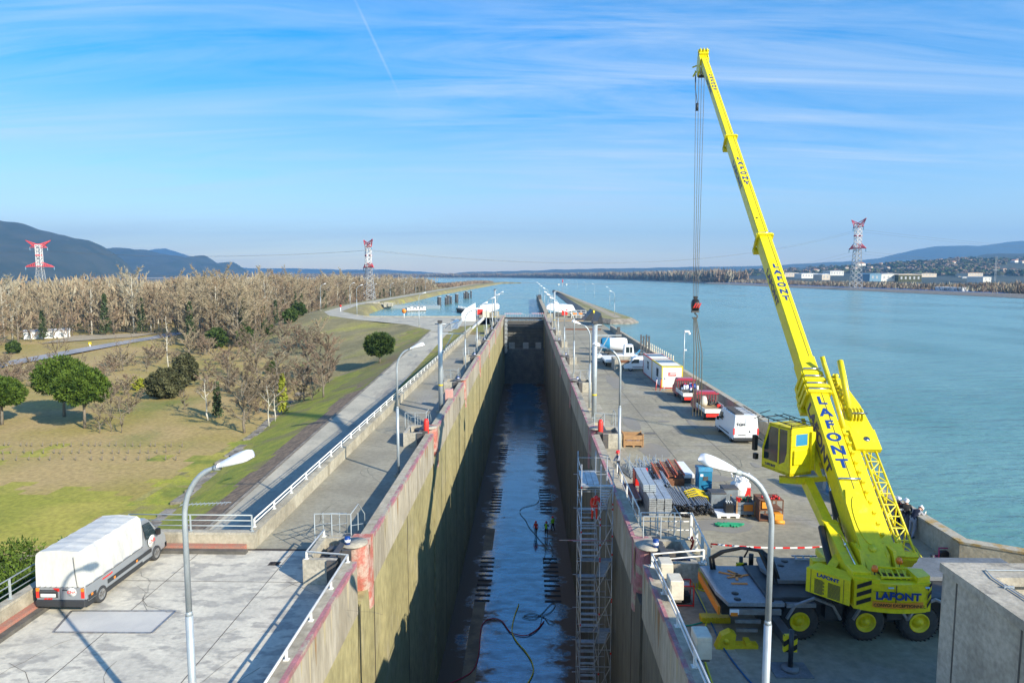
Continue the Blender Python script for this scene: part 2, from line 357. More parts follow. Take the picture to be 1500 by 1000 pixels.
x = nd(t, 'ShaderNodeMixRGB'); t.links.new(wm, x.inputs[0]); x.inputs[1].default_value = (.13, .09, .058, 1); x.inputs[2].default_value = (.008, .15, .30, 1); t.links.new(x.outputs[0], b.inputs['Base Color'])
t.links.new(ramp(t, wm, [(0, .55), (.7, .12)]), b.inputs['Roughness'])
bn = nd(t, 'ShaderNodeBump'); bn.inputs['Strength'].default_value = .6; bn.inputs['Distance'].default_value = .035
n3 = nd(t, 'ShaderNodeTexNoise'); n3.inputs['Scale'].default_value = 1.6; n3.inputs['Detail'].default_value = 5; t.links.new(mp_.outputs[0], n3.inputs[0]); t.links.new(n3.outputs[0], bn.inputs['Height']); t.links.new(bn.outputs[0], b.inputs['Normal'])
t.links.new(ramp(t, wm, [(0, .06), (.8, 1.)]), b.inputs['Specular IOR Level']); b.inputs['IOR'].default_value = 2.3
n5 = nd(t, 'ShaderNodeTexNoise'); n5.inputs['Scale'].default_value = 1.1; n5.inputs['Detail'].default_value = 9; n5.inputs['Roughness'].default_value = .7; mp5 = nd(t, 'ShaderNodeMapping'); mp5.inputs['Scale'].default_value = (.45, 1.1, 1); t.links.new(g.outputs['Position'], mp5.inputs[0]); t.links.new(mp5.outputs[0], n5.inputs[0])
r5 = ramp(t, n5.outputs[0], [(.40, 0.), (.58, 1.)]); x5 = nd(t, 'ShaderNodeMixRGB'); t.links.new(r5, x5.inputs[0]); x5.inputs[1].default_value = (.012, .06, .11, 1); x5.inputs[2].default_value = (.008, .17, .34, 1); t.links.new(x5.outputs[0], x.inputs[2])  # mottled film blue: reflected sky put into the base colour
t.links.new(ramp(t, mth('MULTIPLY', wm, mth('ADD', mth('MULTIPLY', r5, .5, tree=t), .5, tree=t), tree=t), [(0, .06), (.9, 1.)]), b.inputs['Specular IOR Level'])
# red white tape
def stripes(name, ca, cb, sc, ax=0, ang=0, rough=.5):
    m = M(name, ca, rough=rough); t = m.node_tree; b = t.nodes['Principled BSDF']
    tc_ = nd(t, 'ShaderNodeTexCoord'); mp_ = nd(t, 'ShaderNodeMapping'); mp_.inputs['Rotation'].default_value = ang if hasattr(ang, '__len__') else (0, 0, ang); t.links.new(tc_.outputs['Object'], mp_.inputs[0])
    s_ = nd(t, 'ShaderNodeSeparateXYZ'); t.links.new(mp_.outputs[0], s_.inputs[0])
    f = mth('FRACT', mth('MULTIPLY', s_.outputs[ax], sc, tree=t), tree=t); f = mth('GREATER_THAN', f, .5, tree=t)
    x = nd(t, 'ShaderNodeMixRGB'); t.links.new(f, x.inputs[0]); x.inputs[1].default_value = (*ca, 1); x.inputs[2].default_value = (*cb, 1); t.links.new(x.outputs[0], b.inputs['Base Color'])
stripes('tape_stripes', (.7, .02, .02), (.8, .8, .8), 1.6)
stripes('hazard_stripes', (.75, .6, .01), (.015, .015, .015), 3.2, 2, (0, R(35), 0))
stripes('net_stripes', (.75, .75, .72), (.02, .09, .16), 2.4, 1)
# ---------------- the setting: terrain, water, hills
FZ = -7.5
def sdist(p, poly):
    x, y = p; ins = False; best = 1e18; n = len(poly)
    for i in range(n):
        x1, y1 = poly[i]; x2, y2 = poly[(i+1) % n]
        if (y1 > y) != (y2 > y) and x < (x2-x1)*(y-y1)/(y2-y1)+x1: ins = not ins
        dx, dy = x2-x1, y2-y1; t = max(0, min(1, ((x-x1)*dx+(y-y1)*dy)/(dx*dx+dy*dy)))
        d = (x1+t*dx-x)**2+(y1+t*dy-y)**2
        if d < best: best = d
    best = sqrt(best); return -best if ins else best
PP = [(-13, 159), (-23, 159), (-33, 181), (-51, 200), (-66, 220), (-76, 245), (-84, 300), (-86, 900), (-74, 1180), (-52, 1290), (-10, 1300), (300, 1300), (300, 159)]
WW = [(-10, 214.6), (-50, 214.6), (-57, 236), (-66, 275), (-70, 330), (-71, 560), (-60, 900), (-52, 1150), (-50, 1240), (-10, 1310), (400, 1400), (400, 214.6)]
def sstep(t): t = max(0, min(1, t)); return t*t*(3-2*t)
def nz(x, y, s, a, o=0.): return NZ.noise(V((x*s+o, y*s, o)))*a
def land(x, y):
    f = FZ+nz(x, y, .03, .25)+nz(x, y, .15, .07)
    r = -99
    if y < 175:
        zr = -.046*max(0, 160-y)
        r = zr if x > -23 else zr-(-23-x)*.33
        if x > -18.5 : r = zr+max(0, (x+18.5))*.07
    d = 99
    if y > 70: d = sdist((x, (y if y > 190 else 190-(190-y)*.62)), [(a, b if b > 190 else 190-(190-b)*.62) for a, b in PP])
    p = -max(0, d)*(.24 if x > -90 else .33)+(nz(x, y, .1, .25) if d > 1 else 0)
    z = max(f, r, p)
    if y > 205 and x > -110:
        w = sdist((x, y), WW)
        if w < 6: z = min(z, max(-6, w*.5-.1 if w > 0 else w*1.5-.1))if w < 1 else min(z, max(.0, 0)+0 if d <= 0 else z)
    return z
def GT(px, py):
    d = pixdir(px, py); t = 20.
    for _ in range(4000):
        p = V((0, 0, CZ))+d*t
        if p.z <= land(p.x, p.y): break
        t += max(.15, (p.z-land(p.x, p.y))*.6)
        if t > 3000: break
    return p
def lin(a, b, s):
    n = max(1, round(abs(b-a)/s)); return [a+(b-a)*i/n for i in range(n)]
xs = lin(-1300, -130, 35)+lin(-130, -60, 2.5)+lin(-60, -23, .7)+lin(-23, -18.5, 1.1)+lin(-18.5, -13.45, 1.)+[-13.45, -9.5]
ys = lin(-60, 20, 8)+lin(20, 250, 1.3)+lin(250, 440, 6)+lin(440, 1500, 22)+[1500]
t = MB(); nx = len(xs)
for y in ys:
    for x in xs: t.v.append((x, y, land(x, y)))
for j in range(len(ys)-1):
    for i in range(nx-1):
        x = (xs[i]+xs[i+1])/2; y = (ys[j]+ys[j+1])/2; z = t.v[j*nx+i][2]
        e = nz(x, y, .25, 1.6); k = 0
        if z > FZ+.5 or (x > -36 and y < 170): k = 1
        if x > -36+e and y < 125: k = 3
        if -26.2+e*.8 < x < -23 and y < 118: k = 4
        if k == 1 and y > 112+e*3 and x < -25: k = 7
        if x > -19 and y > 50: k = 2
        if -30+e < x < -23 and y >= 100+e*6 and y < 170: k = 2
        if x < -26 and y < 110 and z < FZ+.5 and NZ.noise(V((x*.05, y*.07, 7)))*.7+NZ.noise(V((x*.22, y*.3, 2)))*.3-(y-68)*.016 > 0: k = 5
        if z < FZ+.5:
            q_ = ((x+42-(y-41)*.55)/5.0)**2*.55+((y-41)/9)**2+NZ.noise(V((x*.35, y*.35, 3)))*.9
            if q_ < .75: k = 6
        t.f.append((j*nx+i, j*nx+i+1, (j+1)*nx+i+1, (j+1)*nx+i)); t.mi.append(k); t.smf.append(True)
M('field_green', (.42, .37, .065), (.30, .30, .035), s=.14, rough=.95, c3=(.13, .19, .025), s3=.07, lo3=.5, hi3=.62, bump=.6, bs=3, dirt=.4, world=True, det=9)
M('mound_grass', (.33, .28, .13), (.24, .21, .09), s=.16, rough=.95, c3=(.38, .36, .08), s3=.06, lo3=.53, hi3=.68, bump=.7, bs=4, dirt=.45, world=True, det=9)
t.build('ground', ['field_grass', 'bank_grass', 'verge_grass', 'green_grass', 'dry_litter', 'field_green', 'bare_earth', 'mound_grass'], kind='structure')
b = MB()
for a in ((-30000, -3000, -13, 40000), (20, -3000, 30000, 40000), (-13, -3000, 20, -10), (-13, 226, 20, 40000)): b.quad((a[0], a[1], -8.6), (a[2], a[1], -8.6), (a[2], a[3], -8.6), (a[0], a[3], -8.6))
b.build('terrain', 'far_land', kind='structure')
wp = [(19.7, -300), (700, -300), (336, 0), (333, 500), (328, 1000), (332, 1400), (322, 2000), (210, 3000), (-90, 3900), (-700, 4300), (-1500, 3300), (-600, 1700), (-150, 1400), (-95, 1260), (-80, 900), (-76, 300), (-66, 235), (-52, 214.8), (-9, 214.8), (-9, 214.2), (19.7, 214.2)]
b = MB(); b.v = [(x, y, -2.5) for x, y in wp]; b.f = [tuple(range(len(wp)))]; b.mi = [0]; b.smf = [False]
o = b.build('water', 'river', kind='structure')
bm_ = __import__('bmesh').new(); bm_.from_mesh(o.data); __import__('bmesh').ops.triangulate(bm_, faces=bm_.faces); __import__('bmesh').ops.recalc_face_normals(bm_, faces=bm_.faces)
if bm_.faces[0].normal.z < 0: __import__('bmesh').ops.reverse_faces(bm_, faces=bm_.faces)
bm_.to_mesh(o.data); bm_.free()
def strip(name, L_, R_, mat, dz=.03, zf=None, **k):
    b = MB(); zf = zf or land
    vs = []
    for (a, c) in zip(L_, R_): vs += [(a[0], a[1], zf(*a)+dz), (c[0], c[1], zf(*c)+dz)]
    b.add(vs, [(2*i, 2*i+1, 2*i+3, 2*i+2) for i in range(len(L_)-1)]); return b.build(name, mat, **k)
ry = [12+2*i for i in range(75)]
strip('service_road', [(-23, y) for y in ry], [(-18.5, y) for y in ry], 'road_concrete', .05, lambda x, y: -.046*max(0, 160-y), kind='structure')
strip('kerb_strip', [(-23.3, y) for y in ry], [(-23.0, y) for y in ry], 'stone_bank', .09, lambda x, y: -.046*max(0, 160-y), kind='structure')
oy = [(-22.6, 158), (-23.2, 162), (-32.5, 181), (-50, 199.5), (-64.5, 219.5), (-73.5, 244), (-80, 300), (-82, 900), (-76, 1100)]
iy = [(-13.4, 158), (-13.4, 214.2), (-30, 214.2), (-48, 214.2), (-58, 227), (-68, 247), (-75, 300), (-77, 900), (-73, 1100)]
strip('road', oy, iy, 'road_concrete', .03, lambda x, y: 0, kind='structure')
# far road across the field
fp = [(-40, 545), (0, 536), (60, 525), (130, 512), (180, 503), (236, 494), (262, 488)]
cl_ = [G(x, y, FZ) for x, y in fp]
b = MB(); vs = []
for i, p in enumerate(cl_):
    q = cl_[min(i+1, len(cl_)-1)]-cl_[max(i-1, 0)]; n_ = V((-q.y, q.x, 0)).normalized()*3.1
    vs += [p-n_+V((0, 0, .32)), p+n_+V((0, 0, .32))]
b.add(vs, [(2*i, 2*i+1, 2*i+3, 2*i+2) for i in range(len(cl_)-1)]); b.build('far_road', 'far_road', kind='structure')
for o_ in (0,):
    b = MB(); p, q, r_, s_ = G(60, 504, FZ), G(200, 494, FZ), G(236, 488, FZ), G(110, 492, FZ)
    b.quad(*[v+V((0, 0, .26)) for v in (p, q, r_, s_)]); b.build('path', 'bare_earth', kind='structure')
# broken concrete ditch at the foot of the bank
b = MB(); random.seed(4); 
for i in range(60):
    y = 40+i*1.6
    if random.random() < .2: continue
    zz = -.046*(160-y); xx = -23-(zz-FZ)/.33+nz(0, y, .2, .5)
    if xx < -40: break
    b.box(xx-.55+random.uniform(-.1, .1), y, land(xx, y)-.2, xx+.35, y+1.5, land(xx, y)+.16+random.uniform(0, .1))
    if i % 3: b.box(xx-.1, y, land(xx, y)+.05, xx+.9, y+1.45, land(xx+.4, y)+.09+.004*(i % 5))
b.build('drainage_channel', 'stone_bank', kind='structure')
# peninsula between the lock and the river
pl = [(22.5, 222), (26, 217.5), (33, 219), (36.5, 226), (36, 240), (33.5, 330), (30, 480), (27.5, 630), (25, 655), (22.5, 640), (22, 480), (21.5, 330), (21, 260)]
def island(name, poly, zt, mat, edge, zb=-6, sh=1.6, **k):
    cx = sum(p[0] for p in poly)/len(poly); n = len(poly); b = MB(); inner = []
    for i, (x, y) in enumerate(poly):
        a = V(poly[i-1]); c = V(poly[(i+1) % n]); d = (c-a).normalized(); nn = V((-d.y, d.x))
        inner.append((x+nn.x*sh, y+nn.y*sh))
    vs = [(x, y, zb) for x, y in poly]+[(x, y, -2.2) for x, y in poly]+[(x, y, zt) for x, y in inner]; fs = []
    for r in (0, 1):
        for i in range(n): j = (i+1) % n; fs.append((r*n+i, r*n+j, r*n+n+j, r*n+n+i))
    b.cur = 1; b.add(vs, fs); b.cur = 0; b.add([(x, y, zt) for x, y in inner], [tuple(range(n))]); return b.build(name, [mat, edge], **k)
island('peninsula', pl, -.9, 'peninsula', 'stone_bank', sh=2.2, kind='structure')
b = MB()
b.v = []; pth = [(29.5, 226), (29.5, 330), (27, 480), (25.2, 620)]
vs = []
for x, y in pth: vs += [(x-1.3, y, -.86), (x+1.6, y, -.86)]
b.add(vs, [(2*i, 2*i+1, 2*i+3, 2*i+2) for i in range(3)]); b.build('path', 'bare_earth', kind='structure')
# right bank dike, far bank
def dike(name, pts, w1, w2, zt, m1, m2):
    b = MB(); vs = []; K = len(pts)
    for i, p in enumerate(pts):
        q = V(pts[min(i+1, K-1)])-V(pts[max(i-1, 0)]); n_ = V((q.y, -q.x)).normalized(); p = V(p)
        for o_, z in ((-2, -6), (0, -2.3), (w1, zt), (w1+w2, zt), (w1*2+w2+8, -8)): vs.append((p.x+n_.x*o_, p.y+n_.y*o_, z))
    b.cur = 1
    for r in (0, 1): b.add([], [])
    b.add(vs, [(i*5+r, (i+1)*5+r, (i+1)*5+r+1, i*5+r+1) for i in range(K-1) for r in (0, 1)])
    b.cur = 0; b.add(vs, [(i*5+r, (i+1)*5+r, (i+1)*5+r+1, i*5+r+1) for i in range(K-1) for r in (2, 3)])
    return b.build(name, [m1, m2], kind='structure')
dike('river_bank', [(345, -300), (336, 0), (333, 500), (328, 1000), (332, 1400), (322, 2000), (210, 3000), (-90, 3900), (-700, 4300), (-2500, 3800)], 9, 9, -.2, 'stone_bank', 'stone_bank')
# hills
def hill(name, prof, Y, depth, mat='hill_forest', rough=1., seed=0, base=-8.4):
    pts = []
    for (x0, y0), (x1, y1) in zip(prof, prof[1:]):
        n_ = max(2, int(abs(x1-x0)/5))
        for i in range(n_): pts.append((x0+(x1-x0)*i/n_, y0+(y1-y0)*i/n_))
    pts.append(prof[-1]); b = MB(); K = 14; W_ = len(pts)
    for r in range(K+1):
        u = r/K; yy = Y-depth*(1-u)
        for (x, y) in pts:
            ridge = D(x, y+NZ.noise(V((x*.045, seed, 0)))*2.0*rough, Y); px_ = ridge.x*(1-.28*(1-u)*depth/Y)
            zt = ridge.z-base; sh = sstep(u*.95+.05) if u < 1 else 1
            gul = 1+rough*.30*NZ.fractal(V((px_*7/Y, yy*5/Y, seed)), 1., 2., 5)*(1-u)*1.4*min(1, u*3)
            b.v.append((px_, yy, base+max(0, zt)*sh*gul))
    for r in range(K):
        for i in range(W_-1): b.f.append((r*W_+i, r*W_+i+1, (r+1)*W_+i+1, (r+1)*W_+i)); b.mi.append(0); b.smf.append(True)
    o = b.build(name, mat, kind='structure'); HILLS.append((b.v, b.f)); return o
HILLS = []
hill('hill', [(-260, 322), (-120, 316), (-60, 318), (0, 323), (20, 325), (40, 330), (65, 338), (90, 344), (110, 349), (130, 352), (150, 360), (165, 370), (180, 380), (195, 395), (205, 404)], 3600, 1700, seed=1)
hill('hill', [(60, 400), (110, 372), (150, 372), (165, 369), (185, 364), (200, 366), (215, 366), (235, 371), (250, 374), (275, 377), (290, 379), (300, 375), (310, 380), (323, 388), (330, 385), (342, 384), (352, 390), (362, 397), (380, 405)], 5600, 1800, seed=2)
hill('hill', [(180, 404), (215, 368), (232, 365), (243, 364), (258, 369), (290, 378), (330, 390), (370, 393), (430, 393), (500, 395), (560, 395), (620, 398), (660, 401), (700, 404)], 10500, 2000, seed=3, rough=.6)
hill('hill', [(640, 404), (690, 398), (760, 397), (850, 394), (930, 393), (1010, 391), (1100, 390), (1180, 386), (1250, 382), (1285, 379), (1320, 370), (1345, 365), (1370, 361), (1395, 360), (1420, 361), (1445, 359), (1475, 355), (1500, 353), (1560, 354), (1700, 352)], 7800, 3000, seed=4, rough=.6)
hill('hill', [(1080, 404), (1130, 397), (1200, 390), (1280, 391), (1330, 389), (1380, 383), (1425, 377), (1445, 372), (1470, 372), (1500, 371), (1560, 366), (1700, 362)], 3800, 1900, seed=5, rough=.6)
hill('hill', [(1050, 406), (1100, 398), (1150, 396), (1200, 395), (1250, 391), (1290, 387), (1320, 384), (1360, 382), (1400, 380), (1430, 384), (1460, 389), (1500, 379), (1600, 374), (1720, 372)], 2700, 1500, seed=6, rough=.5)
# low haze of the valley
M('haze_air', (1, 1, 1)); t = MATS['haze_air'].node_tree; t.nodes.remove(t.nodes['Principled BSDF'])
pv = nd(t, 'ShaderNodeVolumePrincipled'); pv.inputs['Color'].default_value = (.24, .56, 1, 1); pv.inputs['Density'].default_value = 1.2e-4; pv.inputs['Anisotropy'].default_value = .2
t.links.new(pv.outputs[0], t.nodes['Material Output'].inputs['Volume'])
b = MB(); b.box(-11000, -1000, -22, 13000, 12500, 780); b.build('haze', 'haze_air', kind='stuff')
# ---------------- the lock
FL = -19.7; Y0, Y1 = 4., 205.
ST = [27.6, 51., 76., 100., 124., 149., 173.]
def railing(name, pts, h, nb, sp, mat, r=.022, post=.03, label=None, cat='railing', group=None, base=True, seps=True):
    "bars follow the points; each post a part of its own"
    pts = [V(p) for p in pts]; o = emp(name, pts[0], 0, label, cat, group); o0 = pts[0]
    b = MB()
    for k in range(nb):
        zz = V((0, 0, h*(1-k/nb) if nb > 1 else h)); b.tube([p-o0+zz for p in pts], r if k else r*1.25, 6)
    b.build('rail', mat, o)
    pr = None; last = None
    for a, c in zip(pts, pts[1:]):
        n_ = max(1, round((c-a).length/sp))
        for i in range(n_+1):
            p = a.lerp(c, i/n_)
            if last and (p-last).length < .2: continue
            last = p
            if pr is None:
                m = MB(); m.box(-post, -post, 0, post, post, h); m.box(-post*2.4, -post*2.4, 0, post*2.4, post*2.4, .02); pr = m.build('post', mat, o, loc=p-o0)
            else:
                q = pr.copy(); COL.objects.link(q); q.parent = o; q.location = p-o0
    return o
def lockwall(s, xi, lab, lab2):
    o = emp('lock_wall', (xi, Y0, 0), 0, lab, 'lock wall'); off = V((-xi, -Y0, 0)); T_ = Matrix.Translation(off)
    lo = MB(T_); up = MB(T_); ed = MB(T_); jt = MB(T_)
    def bx(b, x0, y0, z0, x1, y1, z1): b.box(min(x0, x1), y0, z0, max(x0, x1), y1, z1)
    cuts = [Y0]+[q for y in ST for q in (y, y+3.1)]+[Y1]
    for i in range(0, len(cuts), 2):
        a, c = cuts[i], cuts[i+1]
        for q in ([a] if c-a < 16 else [a, (a+c)/2]):
            e = c if (c-a < 16 or q > a) else (a+c)/2
            bx(up, xi, q+.015, -1.2, xi+s*.6, e-.015, 1.1)
        # painted nosing on the chamber edge
        yy = a
        bx(ed, xi-s*.006, a+.02, .90, xi+s*.17, c-.02, 1.106)
    # lower face with narrow guide slots
    ycut = [Y0]+[q for y in ST for q in (y+.35, y+1.05)]+[Y1]
    for i in range(0, len(ycut), 2): bx(lo, xi+s*.12, ycut[i], FL-.3, xi+s*1.2, ycut[i+1], -1.2)
    for y in ST: bx(lo, xi+s*.75, y+.35, FL-.3, xi+s*1.2, y+1.05, -1.2)
    for i in range(14):
        y = 12.+i*14.; 
        if any(abs(y-q-1) < 3 for q in ST): y += 5
        bx(jt, xi+s*.112, y, FL, xi+s*.13, y+.12, -1.21); bx(jt, xi-s*.004, y+.04, -1.2, xi+s*.02, y+.075, .9)
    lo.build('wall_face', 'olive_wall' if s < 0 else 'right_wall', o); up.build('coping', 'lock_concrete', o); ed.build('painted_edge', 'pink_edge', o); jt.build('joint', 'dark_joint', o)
    pr = None
    for y in ST:
        if pr is None:
            c = MB(); n_ = 10
            def X(v): return xi*0+s*v
            # rounded cheek: plan profile, tapering into the wall below
            for z0, z1, g0, g1 in ((-1.2, 1.1, 1.3, 1.3), ):
                pass
            rows = [(1.1, 1.5), (.2, 1.45), (-.7, 1.2), (-1.5, .85), (-2.3, .7)]
            vs = []; 
            for z, w_ in rows:
                vs += [(X(.03), 3.08, z), (X(.03), 3.08-w_+.45, z)]
                vs += [(X(.03+.5*(1-cos(a*pi/2/4))), 3.08-w_+.45-.5*sin(a*pi/2/4), z) for a in range(1, 5)]
                vs += [(X(.9), 3.08-w_-.05, z), (X(.9), 3.08, z)]
            k_ = 8; fs = []
            for r in range(len(rows)-1):
                for i in range(k_-1):
                    f = (r*k_+i, r*k_+i+1, (r+1)*k_+i+1, (r+1)*k_+i); fs.append(f if s < 0 else f[::-1])
            fs.append(tuple(range(k_)) if s > 0 else tuple(range(k_-1, -1, -1)))
            c.add(vs[:], fs)
            pr = c.build('rounded_cheek', 'red_paint_rust' if s < 0 else 'pink_edge', o, loc=(0, y-Y0, 0))
            d = MB(); d.box(min(X(.9), X(1.3)), .0, -1.2, max(X(.9), X(1.3)), 3.1, 1.098); d.box(min(X(.5), X(.9)), .35, -4, max(X(.5), X(.9)), .5, 1.2); d.box(min(X(.5), X(.9)), .9, -4, max(X(.5), X(.9)), 1.02, 1.2)
            pd = d.build('guide_frame', 'dark_steel', o, loc=(0, y-Y0, 0))
            u = MB(); u.cyl((X(.62), 1.9, 1.1), .62, .06, 20); pu = u.build('round_cap', 'block_concrete', o, loc=(0, y-Y0, 0))
        else:
            for q in (pr, pd, pu):
                z = q.copy(); COL.objects.link(z); z.parent = o; z.location = (0, y-Y0, 0)
    return o
XL, XR = -7.2, 4.8
M('drip', (.52, .44, .30), (.42, .36, .22), s=1.5, rough=.8, st=(1, 1, .2), world=True)
M('rust_drip', (.34, .17, .07), (.28, .2, .1), s=1.5, rough=.8, world=True)
M('dark_algae', (.085, .085, .045), (.12, .11, .06), s=.8, rough=.75, st=(1, 1, .2), world=True)
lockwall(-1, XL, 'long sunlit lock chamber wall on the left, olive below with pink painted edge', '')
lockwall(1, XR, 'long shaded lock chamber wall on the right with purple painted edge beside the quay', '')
b = MB(); b.box(XL-1, -6, FL-1, XR+1, Y1+.5, FL); b.build('lock_floor', 'wet_floor_sky_tint', kind='structure')
random.seed(41)
def drips(s, xi, n, par):
    for mt_, nn, z0, zl, off in (('drip', n, 1.0, (.6, 2.1), .0045), ('rust_drip', n//3, .9, (.5, 1.6), .007), ('dark_algae', n//2, -1.22, (3, 9), -.1235)):
        b = MB()
        for i in range(nn):
            y = 9+190*random.random()**1.6; w = random.uniform(.06, .35) if off > 0 else random.uniform(.15, .9); l = random.uniform(*zl); x = xi-s*off
            b.add([(x, y-w/2, z0), (x, y+w/2, z0), (x, y+w*.3, z0-l*.6), (x, y+w*.05, z0-l), (x, y-w*.2, z0-l*.7)], [(0, 1, 2, 3, 4)])
        b.v = [(v[0]-xi, v[1]-Y0, v[2]) for v in b.v]; o = b.build('stain_streaks', mt_, par); tag(o, kind='stuff')
LWS = [o for o in bpy.data.objects if o.name.startswith('lock_wall')]
for o in LWS: drips(-1 if o.location.x < 0 else 1, o.location.x, 90, o)
# slots and drier strip in the floor
dry = MB(); 
for a, c in ((8, 66), (79, 86)): dry.box(-5.4, a, FL, -4.25, c, FL+.02)
M('dry_floor', (.30, .24, .15), (.17, .135, .09), s=.6, rough=.75, world=True, c3=(.2, .17, .13), s3=2.)
dry.build('dry_floor_strip', 'dry_floor', kind='structure')
k_ = 0
for (ya, yb, n_) in ((600, 655, 0),): pass
for y0_, y1_, n_ in ((817.6, 880, 10), (717, 750, 9), (652, 676, 9)):
    a = G(770, y0_, FL).y; c = G(770, y1_, FL).y
    for i in range(n_):
        y = a+(c-a)*i/(n_-1)
        for x0_, x1_ in ((-5.4, -3.85), (1.75, 3.4)):
            b = MB(); b.box(x0_, y-.09, FL+.022, x1_, y+.09, FL+.05)
            b.box(x0_, y-.13, FL+.022, x1_, y-.09, FL+.07); b.box(x0_, y+.09, FL+.022, x1_, y+.13, FL+.07)
            b.build('floor_grating', 'black', label='dark transverse filling slots in the wet chamber floor', cat='slot grating', group='filling slots across the chamber floor')
# platform slabs
b = MB(); b.box(-13.5, 31.4, -21, XL-.6, 213.9, 0); b.build('platform', 'asphalt_pale', kind='structure')
b = MB(); b.box(-19.9, -8, -9, XL-.6, 31.4, .004); b.build('apron', 'apron_concrete', kind='structure')
b = MB(); b.prism([(XR+.6, -20), (40, -20), (40, 28.2), (23.2, 28.2), (20., 30.), (20., 226), (XR+.6, 226)], -21, 0, 'z'); b.build('quay', 'quay_asphalt', kind='structure')
# concrete strip and joints on the quay
b = MB(); b.box(XR+.6, 6, 0, 7.3, 213, .004); b.build('kerb_strip', 'wall_concrete', kind='structure')
b = MB()
for x, y0_, y1_ in ((10.6, 34, 200), (14.4, 40, 110)): b.box(x, y0_, .004, x+.035, y1_, .008)
for y in (36, 52, 69, 90, 112, 140, 170): b.box(7.3, y, .004, 19.4, y+.035, .0075)
for y in (60, 84, 108, 132): b.box(-13, y, .004, -7.9, y+.03, .0075)
for y in (19.9, 27.9): b.box(-19.4, y, .006, -7.9, y+.03, .0105)
for x in (-15.6, -11.2): b.box(x, 4, .006, x+.03, 31.2, .010)
b.build('expansion_joint', 'dark_kerb', kind='structure')
b = MB(); b.box(-13.6, 31.25, .004, -7.9, 31.45, .012); b.build('expansion_joint', 'dark_joint', kind='structure')
M('oil_stain', (.10, .095, .085), (.17, .16, .14), s=.8, rough=.8, world=True)
M('rust_sand', (.36, .24, .11), (.3, .23, .14), s=.7, rough=.9, world=True)
def blob(name, c, rx, ry_, mat, z=.006, seed=0, n=28):
    b = MB(); b.add([(c[0]+rx*cos(2*pi*i/n)*(1+.3*NZ.noise(V((cos(2*pi*i/n)*1.7, sin(2*pi*i/n)*1.7, seed)))), c[1]+ry_*sin(2*pi*i/n)*(1+.3*NZ.noise(V((sin(2*pi*i/n)*1.7, cos(2*pi*i/n)*1.7, seed+5)))), z) for i in range(n)], [tuple(range(n))])
    b.build(name, mat, kind='structure')
blob('sand_patch', G(1060, 632), 3.2, 1.6, 'rust_sand', .0065, 1); blob('sand_patch', G(1010, 575), 3, 2.4, 'rust_sand', .0066, 2)
M('soft_stain', (.215, .20, .17), (.245, .23, .195), s=.4, rough=.9, world=True)
for i, (x, y, a, c) in enumerate(((960, 660, 1.1, 2.2), (1060, 770, 1.6, 1), (900, 560, .8, 5), (925, 620, .7, 3), (1040, 700, 1.3, .8), (880, 520, .8, 8))): blob('stain', G(x, y), a, c, 'soft_stain', .0095+.0004*i, i)
random.seed(14)
def crack(x, y, a, n, mt='dark_kerb', z=.0108, w=.012):
    b = MB(); p = V((x, y, z)); vs = []
    for i in range(n):
        d = V((cos(a), sin(a), 0)); s_ = V((-sin(a), cos(a), 0))*w*random.uniform(.4, 1.3); vs += [p-s_, p+s_]; p = p+d*random.uniform(.3, .7); a += random.uniform(-.5, .5)
    b.add(vs, [(2*i, 2*i+2, 2*i+3, 2*i+1) for i in range(n-1)]); b.build('crack', mt, kind='structure')
for i in range(26): crack(random.uniform(7.5, 18), random.uniform(30, 110), random.uniform(0, 6), random.randint(6, 22), z=.0105+.0002*i)
for i in range(12): crack(random.uniform(-12.5, -9), random.uniform(33, 90), random.uniform(0, 6), random.randint(5, 14), z=.0105+.0002*i)
for i in range(14): crack(random.uniform(-18, -9), random.uniform(17, 30), random.uniform(0, 6), random.randint(4, 12), z=.0145+.0002*i, w=.008)
for i in range(14): x, y = random.uniform(8, 18), random.uniform(32, 120); blob('stain', (x, y), random.uniform(.2, .9), random.uniform(.3, 1.6), random.choice(('soft_stain', 'soft_stain', 'oil_stain')), .0165+.0003*i, i+20)
# hatch cover on the apron
o = emp('floor_hatch', G(170, 910), 0, 'large rectangular hatch cover set in the pale concrete behind the grey truck', 'hatch cover')
q = [G(78, 926)-o.location, G(222, 927)-o.location, G(257, 895)-o.location, G(105, 895)-o.location]
b = MB(); b.add([(p.x, p.y, .012) for p in q], [(0, 1, 2, 3)]); b.build('cover_plate', 'hatchm' if 'hatchm' in MATS else M('hatchm', (.52, .51, .47), (.46, .455, .43), s=.7, rough=.8), o)
b = MB()
for i in range(4): b.bar((q[i].x, q[i].y, .015), (q[(i+1) % 4].x, q[(i+1) % 4].y, .015), .09, .03)
b.build('frame', 'steel', o)
